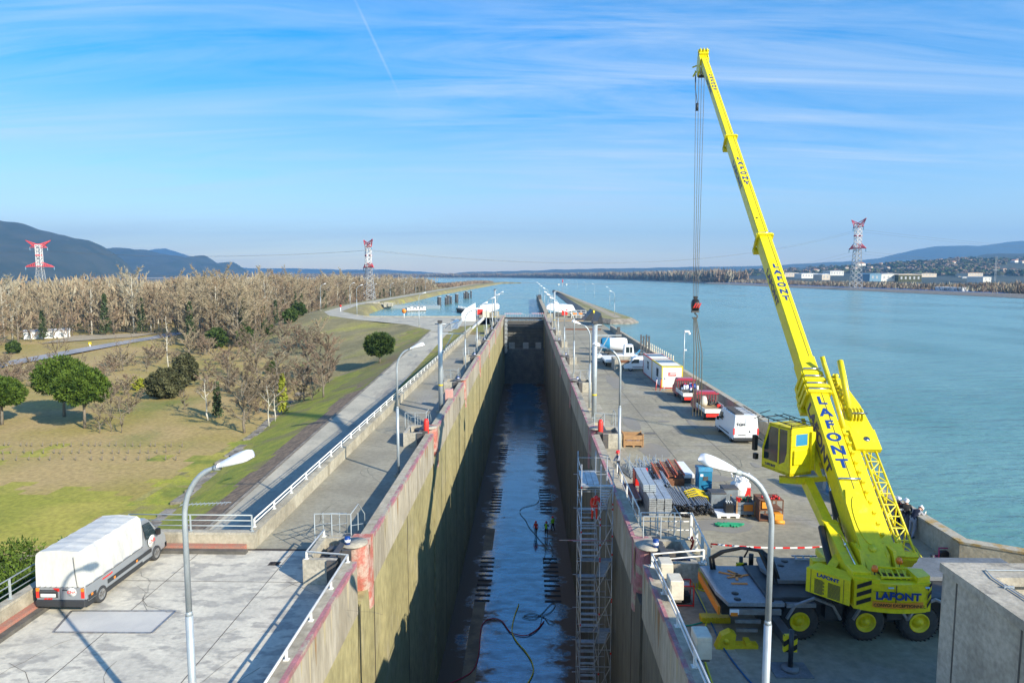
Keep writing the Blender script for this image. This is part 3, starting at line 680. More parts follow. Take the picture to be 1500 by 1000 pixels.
# platform outer walls (concrete parapets with low rails)
def parapet(name, pts, th, h, mat, cop, lab, cat='wall', step=9):
    o = emp(name, (pts[0][0], pts[0][1], 0), 0, lab, cat); o0 = V((pts[0][0], pts[0][1], 0)); w_ = MB(); c_ = MB()
    for i, (a, c) in enumerate(zip(pts, pts[1:])):
        a = V((*a, .004*i))-o0; c = V((*c, .004*i))-o0; d = (c-a); L_ = d.length; d.normalize(); n_ = V((-d.y, d.x, 0)); k = max(1, round(L_/step))
        for j in range(k):
            p = a+d*(L_*j/k+.012); e = a+d*(L_*(j+1)/k-.012)
            w_.add([p, e, e+n_*th, p+n_*th]+[v+V((0, 0, h-.1)) for v in (p, e, e+n_*th, p+n_*th)], [(3, 2, 1, 0), (4, 5, 6, 7), (0, 1, 5, 4), (1, 2, 6, 5), (2, 3, 7, 6), (3, 0, 4, 7)])
        p, e = a-n_*.03, c-n_*.03; t2 = th+.06
        c_.add([v+V((0, 0, z)) for z in (h-.1, h) for v in (p, e, e+n_*t2, p+n_*t2)], [(3, 2, 1, 0), (4, 5, 6, 7), (0, 1, 5, 4), (1, 2, 6, 5), (2, 3, 7, 6), (3, 0, 4, 7)])
    w_.build('wall_body', mat, o); c_.build('coping', cop, o); return o
parapet('parapet_wall', [(-13.1, 31.9), (-13.1, 160)], .4, .8, 'wall_concrete', 'wall_concrete', 'long low concrete wall with white rail between left platform and service road', step=5)
b = MB(); b.box(-13.5, 160, 0, -13.1, 205, .7); b.build('low_wall', 'white_paint', label='far white end of the low wall beside the left platform', cat='wall')
parapet('parapet_wall', [(-13.1, 31.4), (-19.5, 31.4)], -.45, .8, 'wall_concrete', 'block_concrete', 'short concrete wall crossing behind the grey truck with grey railing')
parapet('parapet_wall', [(-19.5, 31.4), (-19.5, 4)], -.45, .8, 'wall_concrete', 'block_concrete', 'concrete wall along the left edge of the pale apron by the hedge')
b = MB(); b.box(-19.5, 31.05, .006, -13.5, 31.38, .28); b.cur = 1; b.box(-19.0, 30.75, .006, -13.3, 31.05, .16); b.build('kerb', ['brick_band', 'dark_kerb'], label='red brick kerb at the foot of the crossing wall', cat='kerb')
b = MB(); b.box(-19.48, 5, .006, -19.15, 30.6, .28); b.cur = 1; b.box(-19.15, 5, .006, -18.85, 30.3, .16); b.build('kerb', ['brick_band', 'dark_kerb'], label='red brick kerb along the left wall under the truck', cat='kerb')
railing('railing', [(-13.42, 32.2, .8), (-13.42, 158, .8)], .42, 2, 2.6, 'white_paint', .03, .035, 'long white two-bar rail on the wall of the left platform')
railing('railing', [(-19.3, 31.62, .8), (-13.3, 31.62, .8)], .8, 3, 2.8, 'grey_paint', .025, .03, 'grey three-bar railing on the crossing wall behind the truck')
railing('railing', [(-19.75, 4, .8), (-19.75, 31.4, .8)], .8, 3, 2.2, 'grey_paint', .025, .03, 'grey railing on the left wall in front of the dark hedge')
railing('railing', [(XL-.36, 8, 1.1), (XL-.36, 27.5, 1.1), (XL-2.2, 27.8, 1.1), (XL-2.2, 30.3, 1.1)], .32, 1, 2.4, 'white_paint', .035, .035, 'white railing along the near left coping ending at the concrete pit')
railing('railing', [(XR+.36, 8, 1.1), (XR+.36, 27.4, 1.1), (XR+2.6, 27.9, 1.1)], .52, 2, 2.4, 'white_paint', .03, .045, 'white railing along the near right coping beside white cabinets')
railing('railing', [(XR+.75, 33.2, .3), (XR+.75, 41.6, .3)], 1.2, 2, 1.9, 'white_paint', .025, .035, 'white railing on the right coping beside the stacked decks')
railing('railing', [(XR+.8, 33, .1), (XR+3.3, 33, .1)], 1.3, 3, .9, 'white_paint', .025, .035, 'short white railing across in front of the stacked scaffold decks')
railing('railing', [(XR+3.3, 33, .1), (XR+3.0, 28.6, .1)], 1.3, 2, 1.7, 'white_paint', .03, .06, 'white railing sloping beside the right pit with red harness on it')
# quay parapet towards the river
PW = [(19.5, 163), (19.5, 30.3), (22.8, 28.4), (40, 28.3)]
parapet('parapet_wall', PW, .5, 1.15, 'wall_concrete', 'lichen_coping', 'long concrete parapet with lichen coping between the right quay and the river', step=6)
b = MB(); b.box(20.004, -20, -7, 20.02, 226, -.01); b.box(XR+.6, 226, -7, 20.02, 226.02, -.01); b.build('quay_face', 'wall_concrete', kind='structure')
b = MB(); b.box(-52, 213.9, -7, -7.8, 214.55, .02); b.box(-52, 214, .02, -13.6, 214.4, .3); b.build('basin_edge', 'wall_concrete', kind='structure')
# near concrete block at the right edge (hollow top with ledge)
o = emp('concrete_block', (11.7, 12, 0), 0, 'big pale concrete block with hollow top in the lower right corner', 'concrete block')
x0_, x1_, y0_, y1_, zt = 10.45, 13.9, 7., 16.8, 5.9; T_ = Matrix.Translation((-11.7, -12, 0))
b = MB(T_)
b.box(x0_, y0_, 0, x1_, y1_, zt-1.2)
for a in ((x0_, y0_, x0_+.55, y1_), (x0_+.55, y1_-.55, x1_, y1_), (x1_-.4, y0_, x1_, y1_-.55), (x0_+.55, y0_, x1_-.4, y0_+.5)): b.box(a[0], a[1], zt-1.2, a[2], a[3], zt-.22)
b.build('block_body', 'block_concrete', o)
b = MB(T_)
for a in ((x0_-.06, y0_, x0_+.75, y1_+.05), (x0_+.75, y1_-.8, x1_, y1_+.05)): b.box(a[0], a[1], zt-.22, a[2], a[3], zt)
b.build('coping', 'block_concrete', o)
for y in (8.3, 11.4, 14.0, 16.2): b = MB(T_); b.box(x0_-.008, y, 0, x0_+.01, y+.05, zt-.23); b.build('groove', 'dark_kerb', o)
b = MB(T_); b.tube([(x0_+.62, 7.2, zt+.03), (x0_+.62, 15.9, zt+.03), (x0_+.75, y1_-.45, zt+.03), (x1_-.3, y1_-.45, zt+.03)], .016, 6); b.tube([(x0_+.7, 7.2, zt+.03), (x0_+.7, 15.6, zt+.03)], .01, 6)
for y in (15.4, 14, 12.5, 11, 9.5): b.box(x0_+.55, y, zt, x0_+.78, y+.04, zt+.06)
b.build('conduit', 'galvanised', o)
# unseen tower right of the viewpoint, added and sized to shade the crane
o = emp('shade_tower', (27, 6, 0), 0, 'unseen concrete tower added right of the viewpoint to shade the crane', 'tower'); T_ = Matrix.Translation((-27, -6, 0))
b = MB(T_); b.box(24.6, 1.6, 0, 30, 11.3, 13.2); b.build('wall', 'block_concrete', o)
b = MB(T_); b.box(24.4, 1.4, 13.2, 30.2, 11.5, 13.5); b.build('roof', 'dark_kerb', o)
b = MB(T_)
for z in (3, 6.5, 10):
    for y in (3, 6, 9): b.box(24.57, y, z, 24.62, y+1.4, z+1.3)
b.build('window', 'glass', o)
# ---------------- upstream head: sill, bulkhead, walkway, gate leaf, buildings
o = emp('upstream_gate', (-1.2, 205, 0), 0, 'dark upstream end of the chamber with stacked bulkhead beams and high sill', 'lock gate'); T_ = Matrix.Translation((1.2, -205, 0))
b = MB(T_); b.box(XL-.7, 205.5, FL-.5, XR+.7, 214, -9.2); b.build('sill', M('sill_wall', (.13, .135, .13), (.19, .185, .165), s=.5, rough=.8, world=True, dirt=.4), o)
b = MB(T_); b.box(XL-.7, 212, -9.2, XR+.7, 213.9, -.9)
for i in range(9): b.box(XL, 211.7, -9+i*.95, XR, 211.99, -8.55+i*.95)
b.build('bulkhead', 'sill_wall', o)
b = MB(T_); b.box(XL-.7, 206.2, -.25, XR+.7, 208.6, .25); b.box(XL-.7, 206.0, .25, XR+.7, 206.15, .5); b.box(XL, 205.6, -1.6, XR, 205.8, -1.3); b.box(XL, 205.6, -2.2, XR, 205.75, -2.05)
for i in range(5): b.bar((XL+1+i*2.4, 205.7, -1.4), (XL+2.2+i*2.4, 206.3, 0), .12)
b.build('walkway_beam', 'dark_steel', o)
for i in range(3):
    b = MB(T_); x = (XL+1.4, -1.6, 2.2)[i]
    for j in range(5): b.box(x, 205.3, -9.0+j*.4, x+1.7, 205.45, -8.75+j*.4)
    b.build('grating', 'scaffold_steel', o)
b = MB(T_)
for z in (.6, 1.0, 1.4): b.tube([(XL, 206.3, z), (XR, 206.3, z)], .035, 5)
for i in range(16): b.box(XL+.1+i*.78, 206.25, .25, XL+.2+i*.78, 206.35, 1.4)
b.build('handrail', 'galvanised', o)
for q in (T_,):
    b = MB(q)
    b.box(XL, 206.45, 1.5, -1.8, 206.5, 1.62); b.box(1.0, 206.45, 1.55, XR, 206.5, 1.67); b.build('warning_tape', 'tape_stripes', o)
o = emp('gate_leaf', (XL+.2, 198, 0), 0, 'open ribbed steel gate leaf folded against the left wall at the far end', 'lock gate')
b = MB(); b.box(-.1, 0, -9.5, .15, 6.6, .1); b.build('skin_plate', 'dark_steel', o)
b = MB()
for i in range(8): b.box(.15, 0, -9.3+i*1.25, .85, 6.6, -9.12+i*1.25)
for i in range(5): b.box(.16, i*1.6, -9.5, .7, i*1.6+.15, .1)
b.build('rib', 'scaffold_steel', o)
# side piers beyond the chamber, guide wall, jetty, pontoon
b = MB(); b.box(-13.4, 213.9, -7, XL-.2, 226, 0.0); b.build('pier', 'wall_concrete', label='left concrete pier of the upstream gate standing in the water', cat='pier')
b = MB(); b.box(XL-1.2, 205, FL, XL, 213.9, 0.003); b.build('head_wall', 'olive_wall', label='left wall block beside the upstream walkway', cat='wall')
b = MB(); b.box(XR, 205, FL, XR+.6, 226, 0.003); b.build('head_wall', 'olive_wall', label='right wall block beside the upstream walkway', cat='wall')
o = emp('guide_wall', (5.5, 226, 0), 0, 'long narrow concrete guide wall running from the far gate into the water', 'guide wall')
b = MB(); b.box(-.2, .02, -6, 1.8, 215, -.1); b.build('wall_body', 'wall_concrete', o)
b = MB(); b.box(-.25, .1, -6, -.2, 215, .9); b.box(-.25, 150, -.1, 1.6, 158, 2.2); b.build('fender_face', 'dark_steel', o)
def gatehouse(x0, x1, y, lab, m=1):
    o = emp('gate_house', ((x0+x1)/2, y, 0), 0, lab, 'building'); W2 = (x1-x0)/2
    b = MB(); b.prism([(-W2, 0), (W2, 0), (W2, 1.7), (W2*.3*m, 1.7) if m > 0 else (W2, 1.7), (-W2, 1.2)], -2.5, 3, 'y'); b.build('wall', 'wall_concrete', o)
    b = MB(); s_ = m
    pr = [(-W2*s_-.2*s_, 2.0), (-W2*s_+.6*s_, 3.6), (W2*s_*.8, 4.1), (W2*s_*1.05, 3.4), (W2*s_*1.05, 2.4), (W2*.1*s_, 1.4), (-W2*s_*.4, 1.7)]
    b.prism([(p, q+.25) for p, q in (pr if s_ > 0 else pr[::-1])], -2.9, 3.2, 'y'); b.build('roof_shell', 'lamp_white', o)
    b = MB(); b.box(-W2*.6, -2.53, .2, W2*.2, -2.49, 1.25); b.build('door', 'dark_steel', o)
    return o
gatehouse(-15.3, -9.3, 214, 'white shelled gate machinery house left of the upstream gate', 1)
gatehouse(5.9, 14.4, 214, 'white shelled gate machinery house right of the upstream gate', -1)
for x, y, l in ((-14.5, 205, 'red square notice beside the left gate house'), (10.9, 205, 'red square notice beside the right gate house')):
    o = emp('notice_board', (x, y, 0), 0, l, 'sign')
    b = MB(); b.box(-.06, -.06, 0, .06, .06, 1.2); b.build('post', 'grey_paint', o)
    b = MB(); b.box(-.85, -.09, 1.2, .85, -.03, 2.9, .02); b.build('panel', 'bright_red', o)
o = emp('barrier', (15.3, 210, 0), 0, 'white barrier frame with two orange boards on the far right quay', 'barrier')
b = MB()
for z in (.9, 1.6, 2.3): b.tube([(-2, 0, z), (2.4, 0, z)], .07, 5)
for x in (-2, -.6, .9, 2.4): b.box(x-.07, -.07, 0, x+.07, .07, 2.3)
b.build('frame', 'white_paint', o)
for x in (-.9, .8): b = MB(); b.box(x-.6, -.12, 1.1, x+.5, -.08, 1.6); b.build('board', 'orange', o)
for (x, y, w_, h_, ln) in ((17.3, 196, 3, 3.2, 9), (18.2, 176, 1.6, 3.2, 14)):
    o = emp('steel_ramp', (x, y, 0), 0, 'dark slanted steel wall panel standing on the far quay edge' if ln == 9 else 'longer dark slanted steel panel nearer on the quay edge', 'steel panel')
    b = MB(); b.prism([(-w_/2, 0), (w_/2, 0), (w_/2+.2, 1.2), (w_/2-.3, 3.1 if ln == 9 else 3.4)], 0, ln, 'y'); b.build('panel', 'crane_dark', o)
    b = MB(); b.box(w_/2-.4, .2, 0, w_/2-.2, .5, 3.2); b.box(w_/2-.4, ln-.5, 0, w_/2-.2, ln-.2, 3.2); b.build('brace', 'dark_steel', o)
o = emp('mooring_jetty', G(672, 452, -1.2), 0, 'dark jetty on piers left of the gate with posts along its edge', 'jetty'); p0 = V(o.location)
e = G(703, 452, -1.2)+V((0, -28, 0))-p0
b = MB(); b.bar((0, 0, 0), e, 2.4, .7); b.build('deck', 'dark_steel', o)
b = MB()
for i in range(12): q = e*(i/11); b.box(q.x-.12, q.y-.12, .3, q.x+.12, q.y+.12, 1.3)
b.build('post', 'pylon_white', o)
b = MB()
for i in range(4): q = e*((i+.1)/3.4); b.box(q.x-1, q.y-1, -4, q.x+1, q.y+1, -.3)
b.build('pier', 'dark_steel', o)
p = G(608, 456, -2.5); o = emp('pontoon', p, R(35), 'white floating work pontoon moored in the left basin', 'pontoon')
b = MB(); b.box(-4.5, -1.6, -.3, 4.5, 1.6, .5, .1); b.build('hull', 'dark_steel', o)
b = MB(); b.box(-4.5, -1.6, .5, 4.5, 1.6, .9); 
for i in range(6): b.box(-4.2+i*1.5, -1.4, .9, -3.2+i*1.5, 1.2, 1.7+.4*(i % 2))
b.build('deck', 'white_paint', o)
for i, (x, y) in enumerate(((643.5, 449), (653, 446.5), (656, 445.5), (660.5, 444.5), (669, 443), (680, 437.5), (683, 437), (686.5, 437.5), (690, 436))):
    p = G(x, y, -2.5); o = emp('mooring_dolphin', p, 0, 'dark steel mooring pile standing in the left basin', 'mooring pile', 'mooring piles in the basin'); h_ = 4.6 if i in (0, 2, 4, 6, 8) else 3.8
    r_ = 1.0 if i in (0, 2, 4, 6) else .55
    b = MB(); b.tube([(0, 0, -3), (0, 0, h_)], r_, 12); b.build('pile', 'dolphin', o); b = MB(); b.tube([(0, 0, h_), (0, 0, h_+.35)], r_*1.12, 12); b.build('cap', 'pylon_grey', o)
o = emp('boom_gangway', G(565, 447, -1), R(-5), 'pale footbridge and stone pile on the left bank of the basin', 'gangway')
b = MB(); b.box(-1, -1, -1.5, 26, 1, .1); 
for i in range(14): b.bar((i*1.8, -1, .1), (i*1.8+.9, -1, 1.2), .12); b.bar((i*1.8+.9, -1, 1.2), (i*1.8+1.8, -1, .1), .12)
b.build('deck', 'galvanised', o)
b = MB(); random.seed(8)
for i in range(22): x, y = random.uniform(-10, 3), random.uniform(-4, 3); b.cbox((x, y, .3), (random.uniform(1, 3), random.uniform(.8, 2.4), random.uniform(1, 2.4)), Matrix.Rotation(random.uniform(-.3, .3), 4, 'Z'), .15)
b.build('stone_pile', 'block_concrete', o)
# ---------------- street lamps
def make_lamp(loc, s, H=8.5, R_=.95, head=.95, label='', group=None, rz=0):
    o = emp('street_lamp', loc, rz, label, 'street lamp', group)
    b = MB(); b.tube([(0, 0, 0), (0, 0, 4.5)], .095, 12); b.tube([(0, 0, 4.5), (0, 0, 4.62)], .09, 12, r2=.072)
    pts = [(0, 0, 4.6), (0, 0, H-1.5)]+[(s*R_*(1-cos(a_)), 0, H-1.5+1.35*sin(a_)) for a_ in [pi/2*.97*k/9 for k in range(1, 10)]]
    b.tube(pts, [.075]+[.065]*(len(pts)-3)+[.05, .05], 10); b.build('pole', 'galvanised', o)
    b = MB(); b.box(-.25, -.25, 0, .25, .25, .14); b.box(-.14, -.14, .14, .14, .14, .2); b.build('base_plate', 'wall_concrete', o)
    e = V(pts[-1]); p_ = V(pts[-2]); d = V((s*cos(R(13)), 0, sin(R(13))))
    b = MB(); n = 12; vs = []; fs = []; K = 9
    for i in range(K+1):
        u = i/K; wdt = (.11+.20*sin(min(1, u*1.25)*pi/2)) * (1 if u < .75 else sqrt(max(0.02, 1-((u-.75)/.25)**2))); ht = wdt*.75
        c = e+d*(u*head)+V((0, 0, .02+.05*u))
        for k in range(n):
            a = 2*pi*k/n; zz = sin(a); vs.append(c+V((0, 1, 0))*cos(a)*wdt+V((0, 0, 1))*(zz*ht if zz > 0 else zz*ht*.25))
    for i in range(K):
        for k in range(n): j = (k+1) % n; fs.append((i*n+k, i*n+j, i*n+n+j, i*n+n+k))
    fs.append(tuple(range(n))); fs.append(tuple(range(K*n+n-1, K*n-1, -1)))
    b.add(vs, fs, True); b.build('lamp_head', 'lamp_white', o)
    b = MB(); b.tube([e-d*.12, e+d*.06], .07, 10); b.build('collar', 'grey_paint', o)
    return o
lamp_l = make_lamp((-8.6, 16.4, 0), 1, label='nearest left street lamp standing on the pale apron')
lamp_r = make_lamp((5.95, 16.3, 0), -1, label='nearest right street lamp in front of the crane carrier')
def lampat(src, loc, label, group=None, rz=0, sc=1):
    q = dup(src, None, loc, rz); q['label'] = label
    if group: q['group'] = group
    if sc != 1: q.scale = (sc, sc, sc)
    return q
lampat(lamp_l, (-8.5, 43.6, 0), 'street lamp on the left platform, second from the camera, beside the concrete pit')
lampat(lamp_l, (-8.55, 66.5, 0), 'street lamp standing against the thick mast on the left platform')
lampat(lamp_r, (6.0, 44.2, 0), 'street lamp beside the worker in the red helmet on the right quay')
for i, y in enumerate((91, 112, 137, 160, 184)): lampat(lamp_l, (-8.45, y, 0), 'one of the street lamps in the far row along the left platform', 'far lamps along the left platform')
for i, y in enumerate((66, 89, 113, 137, 160, 184)): lampat(lamp_r, (6.0, y, 0), 'one of the street lamps in the far row along the right coping', 'far lamps along the right coping')
for i, y in enumerate((240, 290, 350, 430)): lampat(lamp_r, (6.9, y, 0), 'one of the street lamps on the guide wall beyond the gate', 'lamps on the guide wall')
for i, (x, y) in enumerate(((900, 463), (893, 447), (871, 435), (858, 429), (846, 424), (835, 420))): lampat(lamp_r, G(x, y, -.9), 'one of the street lamps along the grassy peninsula', 'lamps along the peninsula')
for i, (x, y) in enumerate(((470, 455), (513, 449), (523, 462), (547, 441), (572, 437), (592, 433), (609, 430), (623, 427))): lampat(lamp_l, G(x, y, 0), 'one of the street lamps on the left bank road before the wood', 'lamps along the left bank road', sc=1.15 if i < 3 else 1)
lampat(lamp_l, G(614, 478, 0), 'street lamp at the end of the service road by the basin edge')
# ---------------- thick masts with arms
def mast(loc, s, H, label, band='safety_yellow'):
    o = emp('signal_mast', loc, 0, label, 'mast')
    b = MB(); b.tube([(0, 0, 0), (0, 0, H)], .22, 16); b.build('pole', 'galvanised', o)
    b = MB(); b.tube([(0, 0, 2.6), (0, 0, 2.75)], .226, 16); b.build('band', band, o)
    b = MB(); b.box(-.4, -.4, 0, .4, .4, .25); b.build('base', 'wall_concrete', o)
    b = MB(); b.box(min(0, s*-.1), -.05, H-.9, max(0, s*2.2), .05, H-.8) if False else b.bar((0, 0, H-1), (s*2.3, 0, H-1), .09, .1); b.bar((s*.1, 0, H-3.1), (s*1.2, 0, H-1.05), .08, .08); b.tube([(-.5, 0, H-.1), (.6, 0, H-.1)], .05, 6); b.build('arm', 'galvanised', o)
    b = MB(); b.box(-.2, -.3, H, .2, .2, H+.25); b.build('cap', 'dark_steel', o)
    return o
mast((-7.95+.0-.4, 64.3, 0), 1, 8.6, 'thick grey mast with side arm on the left platform beside the pink cabinet')
mast((5.6+.2, 59.3, 0), 1, 8.9, 'thick grey mast with yellow and green band on the right coping')
mast((6.1, 160, 0), -1, 9.4, 'thick far mast on the right near the upstream gate')
mast((-8.4, 172, 0), 1, 9.4, 'thick far mast on the left near the upstream gate')
o = emp('control_cabinet', (-8.2, 66.2, 0), 0, 'faded pink cabinet behind the thick left mast', 'cabinet')
b = MB(); b.box(-.0, 0, 0, .75, .8, 1.9, .03); b.build('body', M('pink_box', (.55, .27, .24), (.5, .32, .28), s=3, rough=.6), o); b = MB(); b.box(.05, -.02, .2, .7, -.003, 1.7); b.build('door', 'pink_box', o)
# ---------------- pits and stairs at every station
def station(s, xi, y, kind, label, g):
    X = lambda v: xi+s*v
    o = emp('bollard_pit', (X(1.6), y, 0), 0, label, 'concrete pit', g); T_ = Matrix.Translation((-X(1.6), -y, 0))
    b = MB(T_)
    def bx(x0, y0, z0, x1, y1, z1): b.box(min(x0, x1), y0, z0, max(x0, x1), y1, z1)
    wd = 2.35
    bx(X(.9), y+.1, 0, X(wd), y+.35, 1.1); bx(X(.9), y+2.5, 0, X(wd), y+2.75, 1.1); bx(X(wd-.25), y+.35, 0, X(wd), y+2.5, 1.1); bx(X(.95), y+.35, 0, X(wd-.25), y+2.5, .25)
    b.build('wall', 'block_concrete', o)
    b = MB(T_); bx(X(1.3), y+1.5, .25, X(1.7), y+1.9, 1.0); bx(X(.95), y+.6, .25, X(1.2), y+2.3, 1.2); b.tube([(X(1.5), y+1.1, .25), (X(1.5), y+1.1, .8), (X(1.9), y+1.1, .8)], .05, 6); b.build('mechanism', 'dark_steel', o)
    b = MB(T_); b.cyl((X(.85), y+1.7, 1.16), .13, .34, 12); b.build('drum', 'letter_blue', o)
    b = MB(T_); b.cyl((X(.85), y+1.7, 1.26), .133, .12, 12); b.build('drum_band', 'lamp_white', o)
    r = emp('access_stair', (X(1.6), y+2.9, 0), 0, 'grey stair with railings behind the pit, '+g[0:0]+label, 'stair'); r['label'] = 'grey tube railings and steps behind '+label
    b = MB()
    for i in range(3): b.box(-.9, .2+i*.3, 0, .5, .5+i*.3, 1.0-.3*i)
    b.build('step', 'block_concrete', r)
    b = MB()
    for x in (-1.1, -.3, .6):
        b.tube([(x, 0, 0), (x, 0, 2.1), (x, 1.4, 1.6 if x < 0 else 2.1), (x, 2.6, 1.2), (x, 2.6, 0)], .026, 6); b.tube([(x, 0, 1.55), (x, 2.6, .7)], .02, 5); b.tube([(x, 1.3, 0), (x, 1.3, 1.7)], .022, 5)
    b.tube([(-1.1, 0, 2.1), (.6, 0, 2.1)], .024, 5); b.tube([(-1.1, 2.6, 1.2), (-.3, 2.6, 1.2)], .024, 5)
    b.build('handrail', 'grey_paint', r)
    return o, r
for s, xi, side in ((-1, XL, 'left'), (1, XR, 'right')):
    nm = {27.6: 'nearest', 51.: 'second', 76.: 'third'}
    for i, y in enumerate(ST):
        if y in nm:
            lb = '%s concrete pit on the %s lock wall' % (nm[y], side); station(s, xi, y, 0, lb, 'pits')
            if i == 0: first = None
        else:
            g = 'distant concrete pits on the %s lock wall' % side
            a, r = station(s, xi, y, 0, 'one of the distant small concrete pits along the %s coping' % side, g)
            r['label'] = 'one of the distant grey stairs behind the pits on the %s coping' % side; r['group'] = 'distant grey stairs on the %s coping' % side
for x, y, z, l in ((XL-.65, 51.6, .0, 'red orange life float upright at the second left pit'), (XR+.75, 51.6, .0, 'red orange life float upright at the second right pit')):
    o = emp('life_float', (x, y, z), 0, l, 'life float'); b = MB(); b.tube([(0, 0, .55), (0, 0, .75), (0, 0, 1.9), (0, 0, 2.1)], [.12, .2, .2, .12], 14); b.build('float', 'bright_red', o)
    b = MB(); b.box(-.04, .15, .0, .04, .25, 1.9); b.build('bracket', 'grey_paint', o)
# white cabinets along the near right railing
for i, (y, h_) in enumerate(((26.3, .72), (24.5, .85), (20.6, .85))):
    o = emp('service_cabinet', (XR+.68, y, 1.1 if True else 0), 0, ('white cabinet behind the right railing, farthest of three', 'middle white cabinet behind the right railing beside the teal hose', 'nearest white cabinet behind the right railing on its own')[i], 'cabinet')
    b = MB(); b.box(-.25, -.3, .1, .25, .4, h_, .03); b.build('body', 'cream', o); b = MB(); b.box(-.2, -.22, 0, .2, .3, .1); b.build('plinth', 'dark_kerb', o); b = MB(); b.box(-.2, -.318, .25, .2, -.303, h_-.15); b.build('door', 'cream', o)
# ---------------- mobile crane
def make_wheel(parent, x, y, r, w_, rim, name='wheel', out_=-1, rimc='crane_yellow'):
    o = emp(name, (x, y, r)); o.parent = parent
    b = MB(); R1 = r; prof = [(rim, -w_/2*.9), (R1*.86, -w_/2), (R1*.97, -w_/2*.8), (R1, -w_/2*.55), (R1, w_/2*.55), (R1*.97, w_/2*.8), (R1*.86, w_/2), (rim, w_/2*.9)]
    b.lathe(prof, n=32, ax='y')
    for k in range(28):
        a = 2*pi*k/28
        for e in (-1, 1): b.add([V((R1*.985*cos(a+q), e*w_*v, R1*.985*sin(a+q)))+V((cos(a)*t_, 0, sin(a)*t_)) for t_ in (0, .03) for q, v in ((0, .05), (.1, .46), (.16, .46), (.06, .05))], [(4, 5, 6, 7), (0, 1, 5, 4), (1, 2, 6, 5), (2, 3, 7, 6), (3, 0, 4, 7)])
    b.build('tyre', 'rubber', o)
    b = MB(); q = out_*w_/2
    b.lathe([(rim*1.0, q*.9), (rim*.97, q*.98), (rim*.86, q*.98), (rim*.82, q*.55), (rim*.55, q*.35), (rim*.5, q*.7), (rim*.34, q*.95), (rim*.3, q*1.05), (.01, q*1.07)], n=28, ax='y')
    for k in range(10): a = 2*pi*k/10; b.cyl((rim*.42*cos(a), q*.72 if out_ > 0 else q*.72-.03, rim*.42*sin(a)), rim*.035, .05, 6, 'y')
    b.build('rim', rimc, o)
    return o
crane = emp('mobile_crane', (13, 25.0, 0), 0, 'large yellow mobile crane with raised telescopic boom lettered LAFONT on a dark carrier', 'crane')
TC = Matrix.Translation((-13, -25.0, 0)); O13 = V((13, 25.0, 0))
cr = emp('carrier', (0, 0, 0)); cr.parent = crane
CY0, CY1 = 23.65, 26.45
def cb(b, x0, y0, z0, x1, y1, z1, bev=0): b.box(x0-13, y0-25.0, z0, x1-13, y1-25.0, z1, bev)
b = MB()
cb(b, 8.4, 24.1, .55, 19.1, 26.0, 1.35); cb(b, 8.6, CY0+.05, 1.36, 10.9, CY1, 1.62, .03); cb(b, 10.9, CY0+.02, 1.45, 20.1, CY1, 1.68, .03); cb(b, 7.1, 24.1, .75, 8.6, 26.0, 1.25)
for x in (11.0, 13.2, 15.4): cb(b, x-.3, CY0+.1, .8, x+.3, 24.1, 1.4)
b.build('chassis', 'crane_dark', cr)
b = MB(); cb(b, 20.2, CY0+.05, .75, 22.4, CY1, 2.75, .08); b.build('driver_cab', 'crane_dark', cr)
b = MB(); cb(b, 22.35, CY0+.2, 1.6, 22.43, CY1-.2, 2.6); b.build('window', 'glass', cr)
# rear overhang with low light deck and outrigger box
b = MB(); T2 = Matrix.Translation((-12.6, -24.6, 0))
b.m = T2; b.prism([(6.75, 23.1), (8.75, 23.1), (8.6, 23.9), (8.2, 26.2), (6.5, 26.2), (6.55, 24.0)], 1.36, 1.5, 'z')
b.prism([(8.85, 23.15), (9.9, 23.2), (9.75, 24.1), (8.8, 24.0)], 1.3, 1.45, 'z')
b.build('rear_deck', M('deck_light', (.30, .33, .37), (.24, .27, .30), s=1.5, rough=.45, metal=.2, dirt=.35), cr)
b = MB(T2); b.prism([(8.95, 24.3), (12.5, 24.3), (12.5, 26.35), (8.8, 26.35), (8.65, 25.4)], 1.66, 1.8, 'z'); b.prism([(10.2, 23.05), (13.3, 23.05), (13.2, 24.0), (9.9, 24.05)], 1.7, 1.82, 'z'); b.prism([(12.6, 24.6), (18.5, 24.6), (18.5, 26.4), (12.6, 26.4)], 1.7, 1.85, 'z')
b.build('deck_plate', 'deck_grey', cr)
b = MB(T2); b.cyl((9.1, 25.2, 1.8), 1.35, .012, 30); b.build('turning_mark', 'deck_light', cr) if False else None
b = MB(T2)
for x, y, l, a in ((7.1, 25.6, .9, -.5), (7.3, 25.1, .9, .3), (7.6, 24.9, .6, 1.3), (7.5, 25.75, .6, -.9)): b.bar((x, y, 1.52), (x+l*cos(a), y+l*sin(a), 1.52), .10, .03)
b.box(7.3, 24.55, 1.5, 7.9, 24.65, 1.53); b.box(6.42, 23.2, 1.0, 6.5, 26.1, 1.30); b.build('orange_trim', 'orange', cr)
for x, y in ((7.2, 23.8), (7.15, 23.35), (8.3, 23.3), (9.5, 25.6), (9.8, 26.0)): b = MB(T2); b.cyl((x, y, 1.5 if x < 9 else 1.8), .13, .02, 16); b.build('port', 'black', cr)
b = MB(T2); b.box(6.8, 23.0, 1.1, 8.6, 23.09, 1.3); b.box(7.0, 23.02, .78, 7.9, 23.12, .9); b.box(7.05, 23.02, .45, 7.8, 23.12, .56); b.build('bumper', 'steel', cr)
b = MB(T2); b.box(6.78, 22.96, 1.12, 7.1, 22.995, 1.3); b.build('lamp_lens', 'lamp_white', cr)
b = MB(T2); b.box(6.8, 22.94, 1.08, 7.05, 22.958, 1.2); b.build('indicator', 'orange', cr)
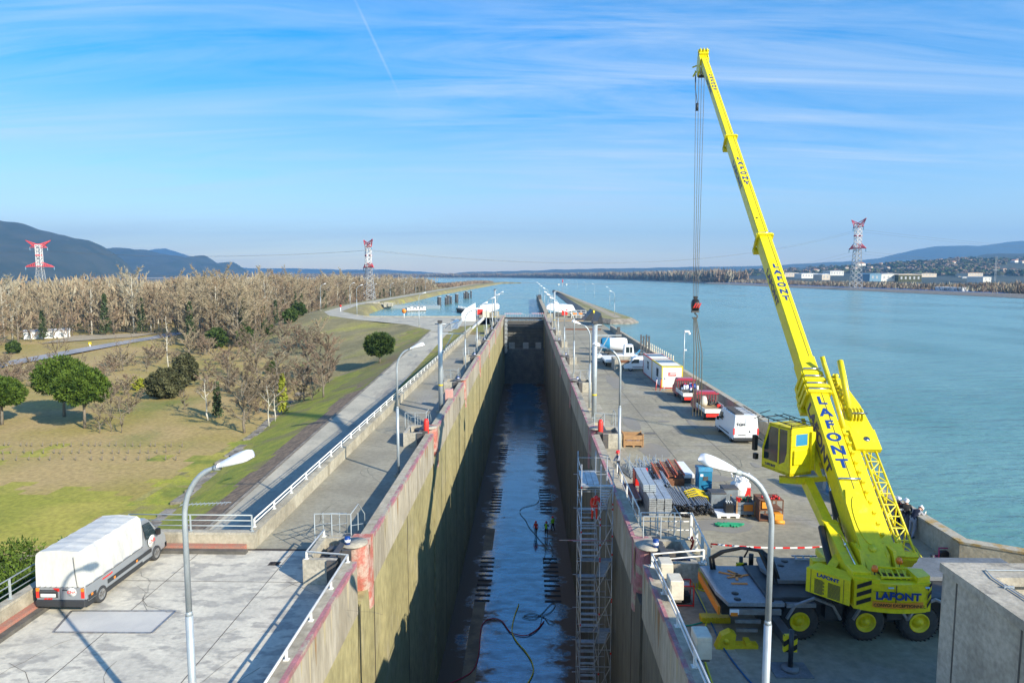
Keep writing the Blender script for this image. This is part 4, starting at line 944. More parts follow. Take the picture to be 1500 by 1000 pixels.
# ladder laid on the deck
b = MB(T2); b.bar((10.2, 26.0, 1.88), (12.7, 26.0, 1.88), .05); b.bar((10.2, 26.35, 1.88), (12.7, 26.35, 1.88), .05)
for i in range(8): b.bar((10.3+i*.32, 26.0, 1.88), (10.3+i*.32, 26.35, 1.88), .04)
b.build('ladder', 'galvanised', cr)
b = MB(T2)   # hydraulic hose bundle arched over the rear
for q in (0, .12): b.tube([(6.9+q, 25.9, 1.5), (6.8+q, 25.8, 2.0), (7.2+q, 25.7, 2.3), (7.9+q, 25.6, 2.5), (8.5+q, 25.2, 2.55), (8.75+q, 24.8, 2.4), (8.9+q, 24.4, 1.7)], .06, 7)
b.tube([(8.9, 24.9, 1.7), (8.55, 25.1, 2.5), (8.2, 25.4, 2.6), (8.0, 25.4, 2.2)], .035, 6); b.tube([(9.1, 24.6, 1.7), (8.8, 24.9, 2.0), (8.7, 25, 2.5)], .035, 6); b.bar((8.9, 24.2, 1.5), (8.5, 25.1, 2.6), .14, .1); b.build('hose_bundle', 'black', cr)
b = MB(T2)   # fenders
for i, x in enumerate((9.8, 12.15, 14.05)):
    b.tube([(x-.95, 23.15, .9)]+[(x-.95*cos(a), 23.15, .72+.95*sin(a)) for a in (pi*.25, pi*.5, pi*.75)]+[(x+.95, 23.15, .9)], .06, 5)
b.box(10.7, 23.02, 1.56, 13.3, 23.12, 1.62); b.box(14.9, 23.02, 1.3, 16.7, 23.1, 1.38); b.build('side_rail', 'steel', cr)
for x in (9.8, 12.15, 14.05, 16.4, 18.2):
    make_wheel(cr, x-13, CY0+.30-25.0, .69, .48, .36)
    make_wheel(cr, x-13, CY1-.30-25.0, .69, .48, .36, out_=1)
text('LIEBHERR', .22, 'letter_pale', cr, fr((15.95-13, CY0-25.0-.005, 1.08), (1, 0, 0), (0, 0, 1)), 'nameplate')
text('www.levage-lafont.com', .14, 'letter_pale', cr, fr((15.8-13, CY0-25.0-.005, 1.28), (1, 0, 0), (0, 0, 1)), 'web_address')
# outriggers: beam, leg, foot plate
def outrigger(x, y, dy, ln):
    o = emp('outrigger', (x-13, y-25.0, 0)); o.parent = cr
    b = MB(); b.box(-.16, min(0, dy*ln), .75, .16, max(0, dy*ln), 1.1); b.build('beam', 'crane_dark', o)
    b = MB(); b.box(-.22, dy*ln-.06, .62, .22, dy*ln+.06, 1.2); b.build('beam_end', 'hazard_stripes', o)
    b = MB(); b.cyl((0, dy*(ln+.1), .12), .08, 1.3, 12); b.build('jack', 'crane_dark', o)
    b = MB(); b.cyl((0, dy*(ln+.1), .03), .28, .12, 16); b.box(-.62, dy*(ln+.1)-.45, .0, .62, dy*(ln+.1)+.45, .035); b.build('foot_plate', 'deck_grey', o)
    return o
outrigger(8.75, 23.8, -1, 1.9); outrigger(8.9, 26.3, 1, 1.3); outrigger(17, 26.3, 1, 1.7)
# superstructure frame
fa = math.atan2(2.2, 34.4); F = V((sin(fa), cos(fa), 0)); Rr = V((cos(fa), -sin(fa), 0)); S0 = V((12.3, 24.9, 0))
up = emp('superstructure', (0, 0, 0)); up.parent = crane
MS0 = Matrix.Translation((-13, -25.0, 0)) @ fr(S0, Rr, F); MS = Matrix.Translation((-13, -25.0, 0)) @ fr(S0-F*.35+V((0, 0, .63)), Rr, F) @ Matrix.Scale(.86, 4)      # local: x right, y forward, z up
b = MB(MS); b.cyl((0, 0, 1.15), .95, .75, 28); b.build('slew_ring', 'crane_dark', up)
b = MB(MS)
b.box(-1.35, -2.3, 1.88, 1.35, 1.6, 2.25, .04); b.box(-1.0, -2.0, 2.25, 1.2, -1.1, 2.7, .03)
b.prism([(-.9, 2.25), (.9, 2.25), (.5, 3.1), (-.5, 3.1)][0:0] or [(-2.2, 2.2), (.9, 2.2), (1.2, 2.5), (-.6, 3.4), (-1.5, 3.4)], -.72, -.58, 'x'); b.prism([(-2.2, 2.2), (.9, 2.2), (1.2, 2.5), (-.6, 3.4), (-1.5, 3.4)], .58, .72, 'x')
b.build('turntable', 'crane_yellow', up)
# counterweight with curved rear
n = 14; arc_ = [(-1.42+2.84*i/n, -2.75-.42*sin(pi*(.12+.76*i/n))) for i in range(n+1)]
b = MB(MS); b.prism(arc_+[(1.42, -2.1), (-1.42, -2.1)], 1.62, 2.75, 'z'); b.prism([(x*1.0, y-.03) for x, y in arc_[1:-1]]+[(1.2, -2.6), (-1.2, -2.6)], 1.62, 1.80, 'z')
b.prism([(-1.42, -2.75), (-.55, -3.05), (-.55, -2.2), (-1.42, -2.1)], 2.75, 2.86, 'z'); b.prism([(.85, -3.0), (1.42, -2.75), (1.42, -2.1), (.85, -2.1)], 2.75, 2.98, 'z'); b.build('counterweight', 'crane_yellow', up)
b = MB(MS); b.box(-.25, -2.72, 2.76, .7, -2.2, 2.79); b.box(-.28, -2.2, 2.72, -.1, -1.6, 2.8); b.build('winch_well', 'black', up)
b = MB(MS)
for i in range(6): b.bar((-.3+i*.22, -2.75, 2.8), (-.2+i*.22, -2.0, 2.95), .05)
b.bar((-.4, -2.75, 2.84), (.85, -2.7, 2.84), .07); b.bar((-.4, -2.15, 3.0), (.85, -2.1, 2.95), .07); b.build('winch_frame', 'crane_yellow', up)
b = MB(MS)
for i in range(6):
    for sgn in (0, 1):
        x0 = -1.34; z0 = 1.66+i*.19
M('hz_dummy', (0, 0, 0))
def hz(xc, side):
    bb = MB(MS)
    for i in range(3):
        z0 = 1.78+i*.33; x0, x1 = (xc-.24, xc+.24) if xc < 0 else (xc-.10, xc+.07)
        def yy(x): return -2.75-.42*sin(pi*(.12+.76*(x+1.42)/2.84))-.055
        sl_ = .26*side
        bb.add([(x0, yy(x0), z0), (x1, yy(x1), z0+sl_), (x1, yy(x1), z0+sl_+.17), (x0, yy(x0), z0+.17)], [(0, 1, 2, 3)])
    bb.build('hazard_stripe', 'black', up)
hz(-1.12, 1); hz(1.33, 1)
text('LAFONT', .40, 'letter_blue', up, MS @ fr((.06, -3.235, 2.30), (1, 0, 0), (0, 0, 1)), 'lettering', bold=.03, sx=1.08, ext=.02)
b = MB(MS); 
def yc(x): return -2.75-.42*sin(pi*(.12+.76*(x+1.42)/2.84))-.05
vs = []; 
for i in range(9): x = -.83+i*1.9/8; vs += [(x, yc(x)-.012, 1.83), (x, yc(x)-.012, 2.06)]
b.add(vs, [(2*i, 2*i+2, 2*i+3, 2*i+1) for i in range(8)]); b.build('notice_strip', M('orange_brown', (.75, .29, .03), rough=.5), up)
text('CONVOI EXCEPTIONNEL', .17, 'black', up, MS @ fr((.12, -3.24, 1.945), (1, 0, 0), (0, 0, 1)), 'lettering', bold=.008, sx=.98, ext=.006)
b = MB(MS); b.box(-.3, -3.205, 2.6, -.1, -3.19, 2.65); b.box(1.1, -3.12, 2.62, 1.25, -3.09, 2.68); b.build('sticker', 'letter_pale', up)
b = MB(MS); b.box(-.02, -3.235, 2.06, .0, -3.2, 2.74); b.box(-.84, -3.19, 2.45, -.02, -3.18, 2.465) ; b.build('seam', 'crane_dark', up)
# left body side (engine housing) seen at an angle
LB = [(-3.1, 1.75), (-1.45, 1.6)]
b = MB(MS); b.prism([(-1.5, -2.35), (-1.42, -2.55), (-1.0, -2.5), (-1.1, .4), (-3.05, 1.3), (-3.2, 1.0)][0:0] or [(-1.6, -2.95), (-1.2, -2.2), (-2.2, -1.2), (-2.85, -1.75)], 1.72, 2.72, 'z')
b.box(-2.2, -.6, 1.9, -1.2, -.2, 2.5); b.bar((-1.8, -1.4, 2.3), (-.7, -.2, 3.0), .35, .45); b.build('engine_housing', 'crane_yellow', up)
pa = V((-1.6, -2.95, 0)); pb = V((-2.85, -1.75, 0)); dd = (pa-pb).normalized(); nn = V((dd.y, -dd.x, 0))
if nn.x > 0: nn = -nn
mid = (pa+pb)/2
mt = fr(mid+nn*.012+V((0, 0, 2.55)), dd, (0, 0, 1))
text('LAFONT', .2, 'letter_blue', up, MS @ mt, 'lettering', bold=.03, sx=1.15)
b = MB(MS @ mt)
for i in range(13):
    b.box(-.52, -.2-i*.047, 0, -.07-(.05 if i % 3 else .12), -.175-i*.047, .008); b.box(.02, -.2-i*.047, 0, .5, -.175-i*.047, .008)
b.build('vent_slats', 'crane_dark', up)
b = MB(MS @ mt); b.box(.62, -.8, 0, .635, .15, .01); b.box(-.68, -.8, 0, -.665, .15, .01); b.build('seam', 'crane_dark', up)
b = MB(MS)
for x, y in ((-.55, -2.55), (.75, -1.7)): b.tube([(x, y, 2.75), (x, y, 3.0)], .03, 8)
b.build('beacon_stem', 'crane_dark', up)
for x, y in ((-.55, -2.55), (.75, -1.7)):
    b = MB(MS); b.lathe([(.0, 3.24), (.08, 3.22), (.12, 3.12), (.12, 3.0), (.0, 2.99)], (x, y, 0), 14); b.build('beacon', 'amber', up)
# cab carrying arm and cab
b = MB(MS0); A0 = V((-1.05, -1.9, 2.7)); A1 = V((-1.05, 3.35, 4.75))
b.bar((-.95, -2.3, 2.55), (-.95, .3, 3.55), .46, .75); b.bar((-.95, .2, 3.55), (-.95, 2.9, 4.62), .34, .46); b.box(-1.2, -2.6, 2.4, -.6, -2.0, 3.2, .03); b.box(-1.22, .1, 3.25, -.68, .4, 3.9)
b.bar((-1.4, 2.7, 4.72), (-.2, 2.9, 4.78), .22, .22); b.bar((-2.0, 3.1, 4.62), (-.9, 2.8, 4.66), .3, .25); b.build('cab_arm', 'crane_yellow', up)
b = MB(MS0); b.tube([(-.85, -2.0, 3.1), (-.85, -.5, 3.7), (-.83, -.45, 3.65)], .022, 6); b.cyl((-.9, -1.1, 3.45), .04, .14, 8); b.build('arm_rod', 'chrome', up)
b = MB(MS0); b.tube([(-1.3, -1.9, 2.5), (-1.4, -1.3, 2.7), (-1.42, -.7, 3.3), (-1.3, .1, 3.7)], .12, 10); b.build('cable_chain', 'black', up)
cab = emp('operator_cab', (0, 0, 0)); cab.parent = up
cw = D(1156.5, 698, 27.4); MC = Matrix.Translation((-13, -25.0, 0)) @ Matrix.Translation(cw) @ Matrix.Rotation(R(22), 4, 'Z') @ Matrix.Scale(.94, 4)      # cab local: x right (1.75 wide), y forward, z up
W_, LN, HT = 1.2, 1.75, 2.12
sidep = [(0, 0), (LN, 0), (LN, .55), (LN-.12, 1.35), (LN-.45, HT), (0, HT)]
b = MB(MC)
# shell: frame of box with openings filled by glass
b.box(0, 0, 0, W_, LN, .12); b.box(0, 0, HT-.1, W_, LN-.45, HT, .02); b.box(0, 0, 0, W_, .06, HT*.62); b.box(0, 0, HT*.86, W_, .06, HT); b.box(0, 0, HT*.6, .28, .06, HT*.87); b.box(W_-.28, 0, HT*.6, W_, .06, HT*.87)
for x in (0, W_-.05):
    b.prism([(0, 0), (.72, 0), (.72, .35), (.35, .55), (.22, 1.0), (.22, HT), (0, HT)], x, x+.05, 'x'); b.prism([(.72, 0), (LN, 0), (LN, .42), (.72, .42)], x, x+.05, 'x'); b.box(x, .69, .3, x+.05, .76, HT); b.box(x, LN-.1, .4, x+.05, LN, .9); b.prism([(LN-.1, .9), (LN, .9), (LN-.4, HT), (LN-.52, HT)], x, x+.05, 'x'); b.box(x, .2, HT-.14, x+.05, LN-.45, HT)
b.box(.14, -.09, .5, .85, 0, 1.15, .02); b.box(-.15+W_, -.12, .2, W_+.04, .2, 1.9); b.build('shell', 'crane_yellow', cab)
b = MB(MC); 
for x in (.02, W_-.03): b.prism([(.2, .5), (.7, .36), (LN-.06, .42), (LN-.06, .9), (LN-.45, HT-.1), (.2, HT-.1)], x, x+.012, 'x')
b.quad((0.05, LN-.01, .5), (W_-.05, LN-.01, .5), (W_-.05, LN-.05, 1.3), (.05, LN-.05, 1.3)); b.quad((.05, LN-.05, 1.3), (W_-.05, LN-.05, 1.3), (W_-.05, LN-.45, HT-.05), (.05, LN-.45, HT-.05)); b.build('glazing', 'glass', cab)
b = MB(MC); b.box(.28, .01, HT*.62, W_-.28, .025, HT*.86); b.build('rear_window', 'cab_blind', cab)
b = MB(MC); 
for x in (.0, .75, W_): b.tube([(x, -.1, HT+.12), (x, LN+.1, HT+.22)], .022, 6)
for y in (-.1, .5, 1.1, LN+.1): b.tube([(0, y, HT+.14), (W_, y, HT+.14)], .022, 6)
for x in (0, W_):
    for y in (0, 1.4): b.tube([(x, y, HT-.05), (x, y, HT+.16)], .02, 5)
b.tube([(-.1, LN+.5, HT+.0), (-.1, LN+.1, HT+.2)], .02, 5); b.tube([(0, LN+.2, HT+.3), (.9, LN+.6, HT+.3)], .02, 5); b.build('roof_guard', 'black', cab)
b = MB(MC); b.quad((.15, LN-.4, HT+.05), (W_-.15, LN-.4, HT+.05), (W_-.15, LN+.5, HT-.15), (.15, LN+.5, HT-.15)); b.build('sun_visor', 'cab_blind', cab)
b = MB(MC); b.tube([(0, LN, 1.2), (-.25, LN+.15, 1.4)], .02, 5); b.box(-.38, LN+.05, .75, -.2, LN+.25, 1.45, .02); b.box(-.36, LN+.0, .35, -.18, LN+.2, .62, .02); b.build('mirror', 'black', cab)
text('LAFONT', .17, 'letter_navy', cab, MC @ fr((-.006, 1.2, .22), (0, -1, 0), (0, 0, 1)), 'lettering', bold=.02)
b = MB(MC); b.box(.4, .5, .2, .9, 1.0, .65); b.box(.4, .35, .5, .9, .5, 1.3); b.build('seat', 'black', cab)
# boom
P1 = D(1029, 84, 57.6); P0 = D(1289, 834, 23.0)+V((0, .36, -.40))
bd = (P1-P0).normalized(); LNB = (P1-P0).length; br = V((F.y, -F.x, 0)); br = bd.cross(V((0, 0, 1))).normalized(); bu = br.cross(bd)   # right, up of the boom
MBm = Matrix.Translation((-13, -25.0, 0)) @ fr(P0, br, bd)       # local x right, y along the boom, z up face
boom = emp('boom', (0, 0, 0)); boom.parent = crane
def ts(px, py):
    "distance along the boom seen at a pixel height"
    lo_, hi_ = 0., LNB
    for _ in range(50):
        m_ = (lo_+hi_)/2; p = P0+bd*m_; q = CM.transposed() @ (p-V((0, 0, CZ))); y = 500-q.y/(-q.z)*1000
        if y > py: lo_ = m_
        else: hi_ = m_
    return lo_
s1, s2, s3 = ts(0, 553), ts(0, 352), ts(0, 206)
def sect(y0, y1, w_, h_, name):
    b = MB(MBm); c = .16*w_
    prof = [(-w_/2, -h_*.34), (-w_*.32, -h_/2-.04), (w_*.32, -h_/2-.04), (w_/2, -h_*.34), (w_/2, h_/2-c*.35), (w_/2-c*.35, h_/2), (-w_/2+c*.35, h_/2), (-w_/2, h_/2-c*.35)]
    b.prism(prof, y0, y1, 'y'); return b.build(name, 'crane_yellow', boom)
sect(.3, s1, .80, 1.0, 'base_section'); sect(s1-.5, s1+.9, .74, .93, 'boom_section'); sect(s1-.5, s2, .66, .84, 'boom_section'); sect(s2-.4, s3, .58, .73, 'boom_section'); sect(s3-.4, LNB-.25, .51, .63, 'boom_section')
def collar(y, w_, h_, n_=1, k=.16):
    b = MB(MBm)
    for i in range(n_):
        q = y+i*.42; ww = w_-.07*i; hh = h_-.07*i
        b.box(-ww/2-.06, q-k, hh/2+.005, ww/2+.06, q, hh/2+.10); b.box(-ww/2-.13, q-k, -hh/2-.1, -ww/2-.003, q, hh/2+.06); b.box(ww/2+.003, q-k, -hh/2-.1, ww/2+.13, q, hh/2+.06); b.box(-ww/2-.13, q-k-.2, -hh/2-.3, ww/2+.13, q, -hh/2-.05)
    return b.build('collar', 'crane_yellow', boom)
collar(s1-.9, .80, 1.0, 3); collar(s2, .66, .84); collar(s3, .58, .73); collar(ts(0, 583), .80, 1.0)
for q, w_ in ((s1-.82, .95), (s1-.4, .9), (s1+.02, .85), (s2+.06, .7), (s3+.06, .6), (ts(0, 582), .95), (ts(0, 713), .95)): b = MB(MBm); b.tube([(-w_*.42, q, .58 if w_ > .8 else w_*.66), (w_*.45, q, .58 if w_ > .8 else w_*.66)], .045, 8); b.build('pin_rod', 'chrome', boom)
b = MB(MBm); b.tube([(.1, .5, .505), (.1, s1-1, .505)], .012, 4); b.tube([(.14, s1+.9, .428), (.14, s2, .428)], .009, 4); b.tube([(.12, s2, .372), (.12, s3, .372)], .008, 4); b.tube([(.1, s3, .322), (.1, LNB-.5, .322)], .008, 4); b.box(-.475, .5, -.3, -.462, s1-3, -.28)
for q in (s2+1.6, s2+5.5): b.cyl((-.1, q, .38), .05, .03, 8)
b.build('hoist_rope', 'crane_dark', boom)
# foot of the boom: taper plates with hatch
b = MB(MBm); b.prism([(-.40, -.15), (.40, -.15), (.40, 2.6), (.26, 3.2), (-.26, 3.2), (-.40, 2.6)], .50, .57, 'z'); b.prism([(-.1, -.7), (.9, -.62), (1.0, .5), (.5, .62), (-.1, .3)], -.5, -.38, 'x'); b.prism([(-.1, -.7), (.9, -.62), (1.0, .5), (.5, .62), (-.1, .3)], .38, .5, 'x'); b.cyl((-.62, .15, -.1), .14, 1.24, 14, 'x'); b.cyl((.0, .75, .57), .14, .05, 18); b.prism([(.28*cos(a)*1., 1.9+1.0*sin(a) if abs(sin(a)) > .5 else 1.9+1.0*sin(a)) for a in [2*pi*i/20 for i in range(20)]], .57, .60, 'z'); b.build('boom_foot', 'crane_yellow', boom)
# lettering down the sides and top
def downletters(sy0, step, size, zt, xl):
    for i, ch in enumerate('LAFONT'):
        m_ = MBm @ fr((0.0, sy0-i*step, zt), (1, 0, 0), (0, 1, 0)); text(ch, size, 'letter_blue', boom, m_, 'letter', bold=.035, sx=1.25, ext=.006)
    mm_ = MBm @ fr((xl, sy0-2.5*step, .04), (0, -1, 0), (0, 0, 1))
    o = text('LAFONT', size*1.18, 'letter_navy', boom, mm_, 'lettering', bold=.03, sx=step*5.6/(size*1.18*4.0), ext=.006)
a_, c_ = ts(0, 598), ts(0, 690); downletters(a_, (a_-c_)/5, .58, .508, -.408)
a_, c_ = ts(0, 399), ts(0, 446); downletters(a_, (a_-c_)/5, .43, .428, -.338)
a_, c_ = ts(0, 240), ts(0, 276); downletters(a_, (a_-c_)/5, .39, .373, -.298)
a_, c_ = ts(0, 116), ts(0, 137); downletters(a_, (a_-c_)/5, .34, .323, -.263)
# boom head, sheaves, hoist rope, hook block
b = MB(MBm)
b.box(-.36, LNB-.5, .2, .36, LNB+.1, .52); b.box(-.42, LNB-.15, .38, .42, LNB+.05, .62); b.prism([(LNB-1.0, .3), (LNB+.15, .45), (LNB+.25, .0), (LNB-.1, -1.1), (LNB-.9, -1.25), (LNB-1.3, -.5)], -.36, -.28, 'x'); b.prism([(LNB-1.0, .3), (LNB+.15, .45), (LNB+.25, .0), (LNB-.1, -1.1), (LNB-.9, -1.25), (LNB-1.3, -.5)], .28, .36, 'x')
for x in (-.2, -.05, .1, .22): b.lathe([(.02, x-.03), (.3, x-.03), (.34, x-.05)], (0, LNB-.45, -.95), 16, 'x') if False else b.cyl((x-.03, LNB-.45, -.95), .33, .06, 16, 'x')
for x in (-.25, 0, .25): b.cyl((x-.03, LNB-.05, .55), .2, .06, 14, 'x')
b.bar((-.45, LNB-.6, -.9), (-.7, LNB-.9, -1.2), .1); b.bar((-.4, LNB-.2, -.6), (-.75, LNB-.3, -.7), .08); b.build('boom_head', 'crane_yellow', boom)
b = MB(MBm); b.bar((-.3, LNB-.9, -1.2), (.3, LNB-.9, -1.2), .3, .1); b.build('head_brace', 'crane_dark', boom)
HX = P0+bd*(LNB-.45)-bu*1.1; hk = D(1018.5, 447, HX.y)
b = MB(Matrix.Translation(-O13))
for i, dx in enumerate((-.30, -.08, .12, .33)):
    b.tube([(HX.x+dx*1.1-.1, HX.y, HX.z-.1), (hk.x+dx*.6, HX.y, hk.z+.6)], .022, 5)
b.build('hoist_line', 'rope', boom)
b = MB(Matrix.Translation(-O13)); b.tube([(HX.x-.5, HX.y, HX.z+.2), (HX.x-.45, HX.y, HX.z-1.2), (HX.x-.25, HX.y, HX.z-2.4)], .03, 6); b.cyl((HX.x-.25, HX.y, HX.z-3.0), .11, .6, 10); b.build('limit_switch', 'crane_dark', boom)
hb = emp('hook_block', hk-O13); hb.parent = boom
b = MB(); b.lathe([(.05, -.28), (.45, -.26), (.5, -.2), (.5, .2), (.45, .26), (.05, .28)], n=22, ax='x'); b.box(-.12, -.2, .4, .12, .2, .75); b.build('sheave_housing', 'black', hb)
b = MB(); b.box(-.3, -.2, -.62, .3, .2, -.42); b.tube([(0, 0, -.6)]+arcpts((0.0, 0, -.95), .2, pi/2, -pi*.9, 10, (1, 0, 0), (0, 0, 1)), .06, 8); b.build('hook', 'dark_steel', hb)
b = MB(); 
for i in range(3): b.add([(-.3+i*.2, -.505, -.2), (-.2+i*.2, -.505, -.2), (0+i*.2, -.505, .2), (-.1+i*.2, -.505, .2)], [(0, 1, 2, 3)])
b.build('stripe', 'red', hb)
SB = G(1020, 612, .9); b = MB(Matrix.Translation(-O13)); 
for i in range(4): dx = (-.35, -.12, .1, .32)[i]; b.tube([(hk.x+dx*.3, hk.y, hk.z-1.0), (SB.x-.1+dx, hk.y-.3, hk.z-4), (SB.x-.1+dx*1.1, hk.y-.5, 1.2)], .035, 5)
b.build('lifting_slings', M('sling', (.10, .09, .06), (.14, .10, .05), s=.4, rough=.8), boom)
# luffing cylinders
b = MB(MBm); b.tube([(-.15, 1.5, -1.6), (-.15, s1*.42, -.75)], .17, 12); b.build('luffing_cylinder', 'crane_dark', boom); b = MB(MBm); b.tube([(-.15, s1*.25, -1.12), (-.15, s1*.62, -.55)], .10, 12); b.build('luffing_piston', 'chrome', boom)
b = MB(MBm); b.box(-.5, s1*.55, -.95, .5, s1*.7, -.5); b.prism([(s1*.48, -.56), (s1*.8, -.56), (s1*.72, -.85), (s1*.55, -.95)], -.62, -.46, 'x'); b.build('cylinder_bracket', 'crane_yellow', boom)
# stowed jib along the right side: box beam and lattice part
jib = emp('folding_jib', (0, 0, 0)); jib.parent = crane
b = MB(MBm); b.prism([(.62, -.10), (1.12, -.10), (1.02, .42), (.70, .42)], .7, s1-1.9, 'y') if False else None
b.prism([(.52, -.2), (.94, -.2), (.94, .28), (.52, .32)], .9, s1-2.6, 'y'); b.box(.55, .6, -.25, 1.15, 1.1, .38); b.build('jib_beam', 'crane_yellow', jib)
b = MB(MBm); x0_, x1_, z0_, z1_ = 1.06, 1.56, -.45, .25; J0, J1 = .8, s1-3.2
for x, z in ((x0_, z0_), (x1_, z0_), (x0_, z1_), (x1_, z1_)): b.tube([(x, J0, z), (x, J1, z)], .045, 6)
nb = 11; st_ = (J1-J0)/nb
for i in range(nb):
    a, c = J0+i*st_, J0+(i+1)*st_; fl = i % 2
    for z in (z0_, z1_): b.tube([(x0_ if fl else x1_, a, z), (x1_ if fl else x0_, c, z)], .028, 5)
    for x in (x0_, x1_): b.tube([(x, a, z0_ if fl else z1_), (x, c, z1_ if fl else z0_)], .028, 5)
    b.tube([(x0_, a, z1_), (x1_, a, z1_)], .028, 5)
b.box(x0_-.5, J0-.2, -.1, x1_+.08, J0, .1); b.box(x0_-.1, J0-.15, z0_-.05, x1_+.1, J0+.05, z1_); b.build('lattice', 'crane_yellow', jib)
b = MB(MBm); q = s1-3.3
b.prism([(1.0, q), (1.78, q), (1.62, q+1.5), (1.25, q+2.9), (1.02, q+3.3), (.85, q+3.1), (.95, q+1.6), (.8, q+.6)], .15, .3, 'z'); b.prism([(1.0, q), (1.78, q), (1.62, q+1.5), (1.35, q+2.6), (1.2, q+2.9), (1.1, q+1.6), (.85, q+.5)], -.45, -.3, 'z')
b.tube([(.62, q+.2, .3), (.66, q+1.8, .4), (.52, q+3.4, .75), (.45, q+3.7, .95)], .10, 8); b.tube([(1.05, q+.8, .3), (1.1, q+2.6, .8), (1.12, q+3.4, 1.0)], .13, 8); b.box(.75, q-.9, .2, 1.75, q+.1, .42)
b.build('jib_head', 'crane_yellow', jib)
for i in range(4): b = MB(MBm); b.cyl((1.0+i*.14, q+.9, .35), .3, .06, 14, 'x'); b.build('sheave', 'crane_yellow', jib)
for i in range(9): b = MB(MBm); b.cyl((.95+.04*(i % 3), q+1.3+i*.22, .3), .09, .16, 8); b.build('pin', 'crane_yellow', jib)
for i in range(12): b = MB(MBm); b.box(.5, .9+i*(s1-4)/12, .3, .62, 1.0+i*(s1-4)/12, .5); b.build('bracket', 'crane_yellow', jib); b = MB(MBm); b.tube([(1.0, q+.75, .66), (1.6, q+.75, .66)], .035, 6); b.build('pin_rod', 'chrome', jib); b = MB(MBm); b.cyl((1.3, q-.4, .424), .12, .012, 14); b.build('cover_disc', 'chrome', jib)
# ---------------- vehicles (local: x right, y forward, z up; origin under the tail)
def vbody(b, prof, w, tum=.08, r=.05, zt0=.9):
    cy = sum(p[0] for p in prof)/len(prof); cz = sum(p[1] for p in prof)/len(prof); zm = max(p[1] for p in prof); n = len(prof); vs = []; fs = []
    for x, q in ((-w/2, r), (-w/2+r*.7, 0), (w/2-r*.7, 0), (w/2, r)):
        for (y, z) in prof:
            k = max(0, z-zt0)/max(.01, zm-zt0); yy = y+(cy-y)/max(.3, abs(cy-y))*q*.8; zz = z+(cz-z)/max(.3, abs(cz-z))*q*.8
            vs.append((x-(1 if x > 0 else -1)*tum*k, yy, zz))
    for s_ in range(3):
        for i in range(n): j = (i+1) % n; fs.append((s_*n+i, s_*n+j, s_*n+n+j, s_*n+n+i))
    fs.append(tuple(range(n-1, -1, -1))); fs.append(tuple(range(3*n, 4*n))); b.add(vs, fs)
def vwheels(o, xs_, ys_, r=.33, rimc='steel'):
    for y in ys_:
        for x in (-xs_, xs_): make_wheel(o, x, y, r, .22, r*.62, out_=1 if x > 0 else -1, rimc=rimc)
def make_wheel_x(parent, x, y, r, w_, rim, rimc):
    h = emp('wheel', (x, y, r), (pi/2 if x > 0 else -pi/2)); h.parent = parent
    b = MB(); b.lathe([(rim, -w_/2*.9), (r*.9, -w_/2), (r, -w_/2*.7), (r, w_/2*.7), (r*.9, w_/2), (rim, w_/2*.9)], n=24, ax='y'); b.build('tyre', 'rubber', h)
    b = MB(); q = -w_/2; b.lathe([(rim, q*.9), (rim*.9, q), (rim*.8, q*.6), (.01, q*.8)], n=24, ax='y')
    for k in range(7):
        a = 2*pi*k/7; b.bar((rim*.1*cos(a), q*1.0, rim*.1*sin(a)), (rim*.88*cos(a), q*1.0, rim*.88*sin(a)), rim*.2, .03, (0, 1, 0))
    b.build('rim', rimc, h); return h
def wheels(o, x, ys_, r=.34, rimc='steel'):
    for y in ys_:
        for s in (-1, 1): make_wheel_x(o, s*x, y, r, .23, r*.64, rimc)
# grey pick-up with white tarpaulin
o = emp('tarpaulin_truck', (-18.12, 25.0, 0), 0, 'grey light truck with pale tarpaulin cover parked on the left apron', 'truck'); o.scale = (.95, .95, .93)
b = MB(); vbody(b, [(4.25, .35), (4.25, 2.15), (4.45, 2.32), (4.95, 2.28), (5.2, 2.1), (5.72, 1.42), (6.12, 1.12), (6.28, .85), (6.3, .4), (6.1, .3)], 2.0, .22, .07, 1.1)
vbody(b, [(.05, .45), (.05, 1.2), (4.3, 1.2), (4.3, .45)], 2.02, 0, .03); b.build('body', 'van_grey', o)
b = MB(); b.box(-1.02, -.06, .30, 1.02, .2, .62, .04); b.box(-1.03, .2, .5, -1.0, .7, .72); b.box(1.0, .2, .5, 1.03, .7, .72); b.box(1.005, 1.5, .62, 1.035, 4.9, .80); b.box(-1.035, 1.5, .62, -1.005, 4.9, .80); b.box(-1.0, 6.1, .3, 1.0, 6.34, .62, .04); b.box(-.95, .3, .2, .95, 6, .42); b.build('bumper', 'plastic_dark', o)
b = MB(); n = 14; K = 12; vs = []; random.seed(3)      # tarpaulin: loft along y, folds
def tsec(u, y):
    prof = [(-1.0, 1.12), (-1.01, 1.6), (-.99, 2.2), (-.95, 2.52), (-.80, 2.66), (0, 2.72), (.80, 2.66), (.95, 2.52), (.99, 2.2), (1.01, 1.6), (1.0, 1.12)]
    return [(x*(1+.012*sin(y*9+z*3)), y, z) for x, z in prof]
secs = [(.06, .0)]+[(.0+4.22*i/24, 1) for i in range(25)]
for y, _ in secs[1:]: vs += [(x, yy+.05*((z-1.1)/1.6 if y < .5 else 0), z-.018*(1 if int(y/.6*2) % 2 else 0)*(z > 2.4)) for x, yy, z in tsec(0, y)]
b.add(vs, [(i*11+k, i*11+k+1, i*11+12+k, i*11+11+k) for i in range(24) for k in range(10)], False)
b.add([p for p in vs[:11]], [tuple(range(11))]); b.add([p for p in vs[-11:]], [tuple(range(10, -1, -1))])
bb = b; bb.build('tarpaulin', 'tarp', o)
b = MB()
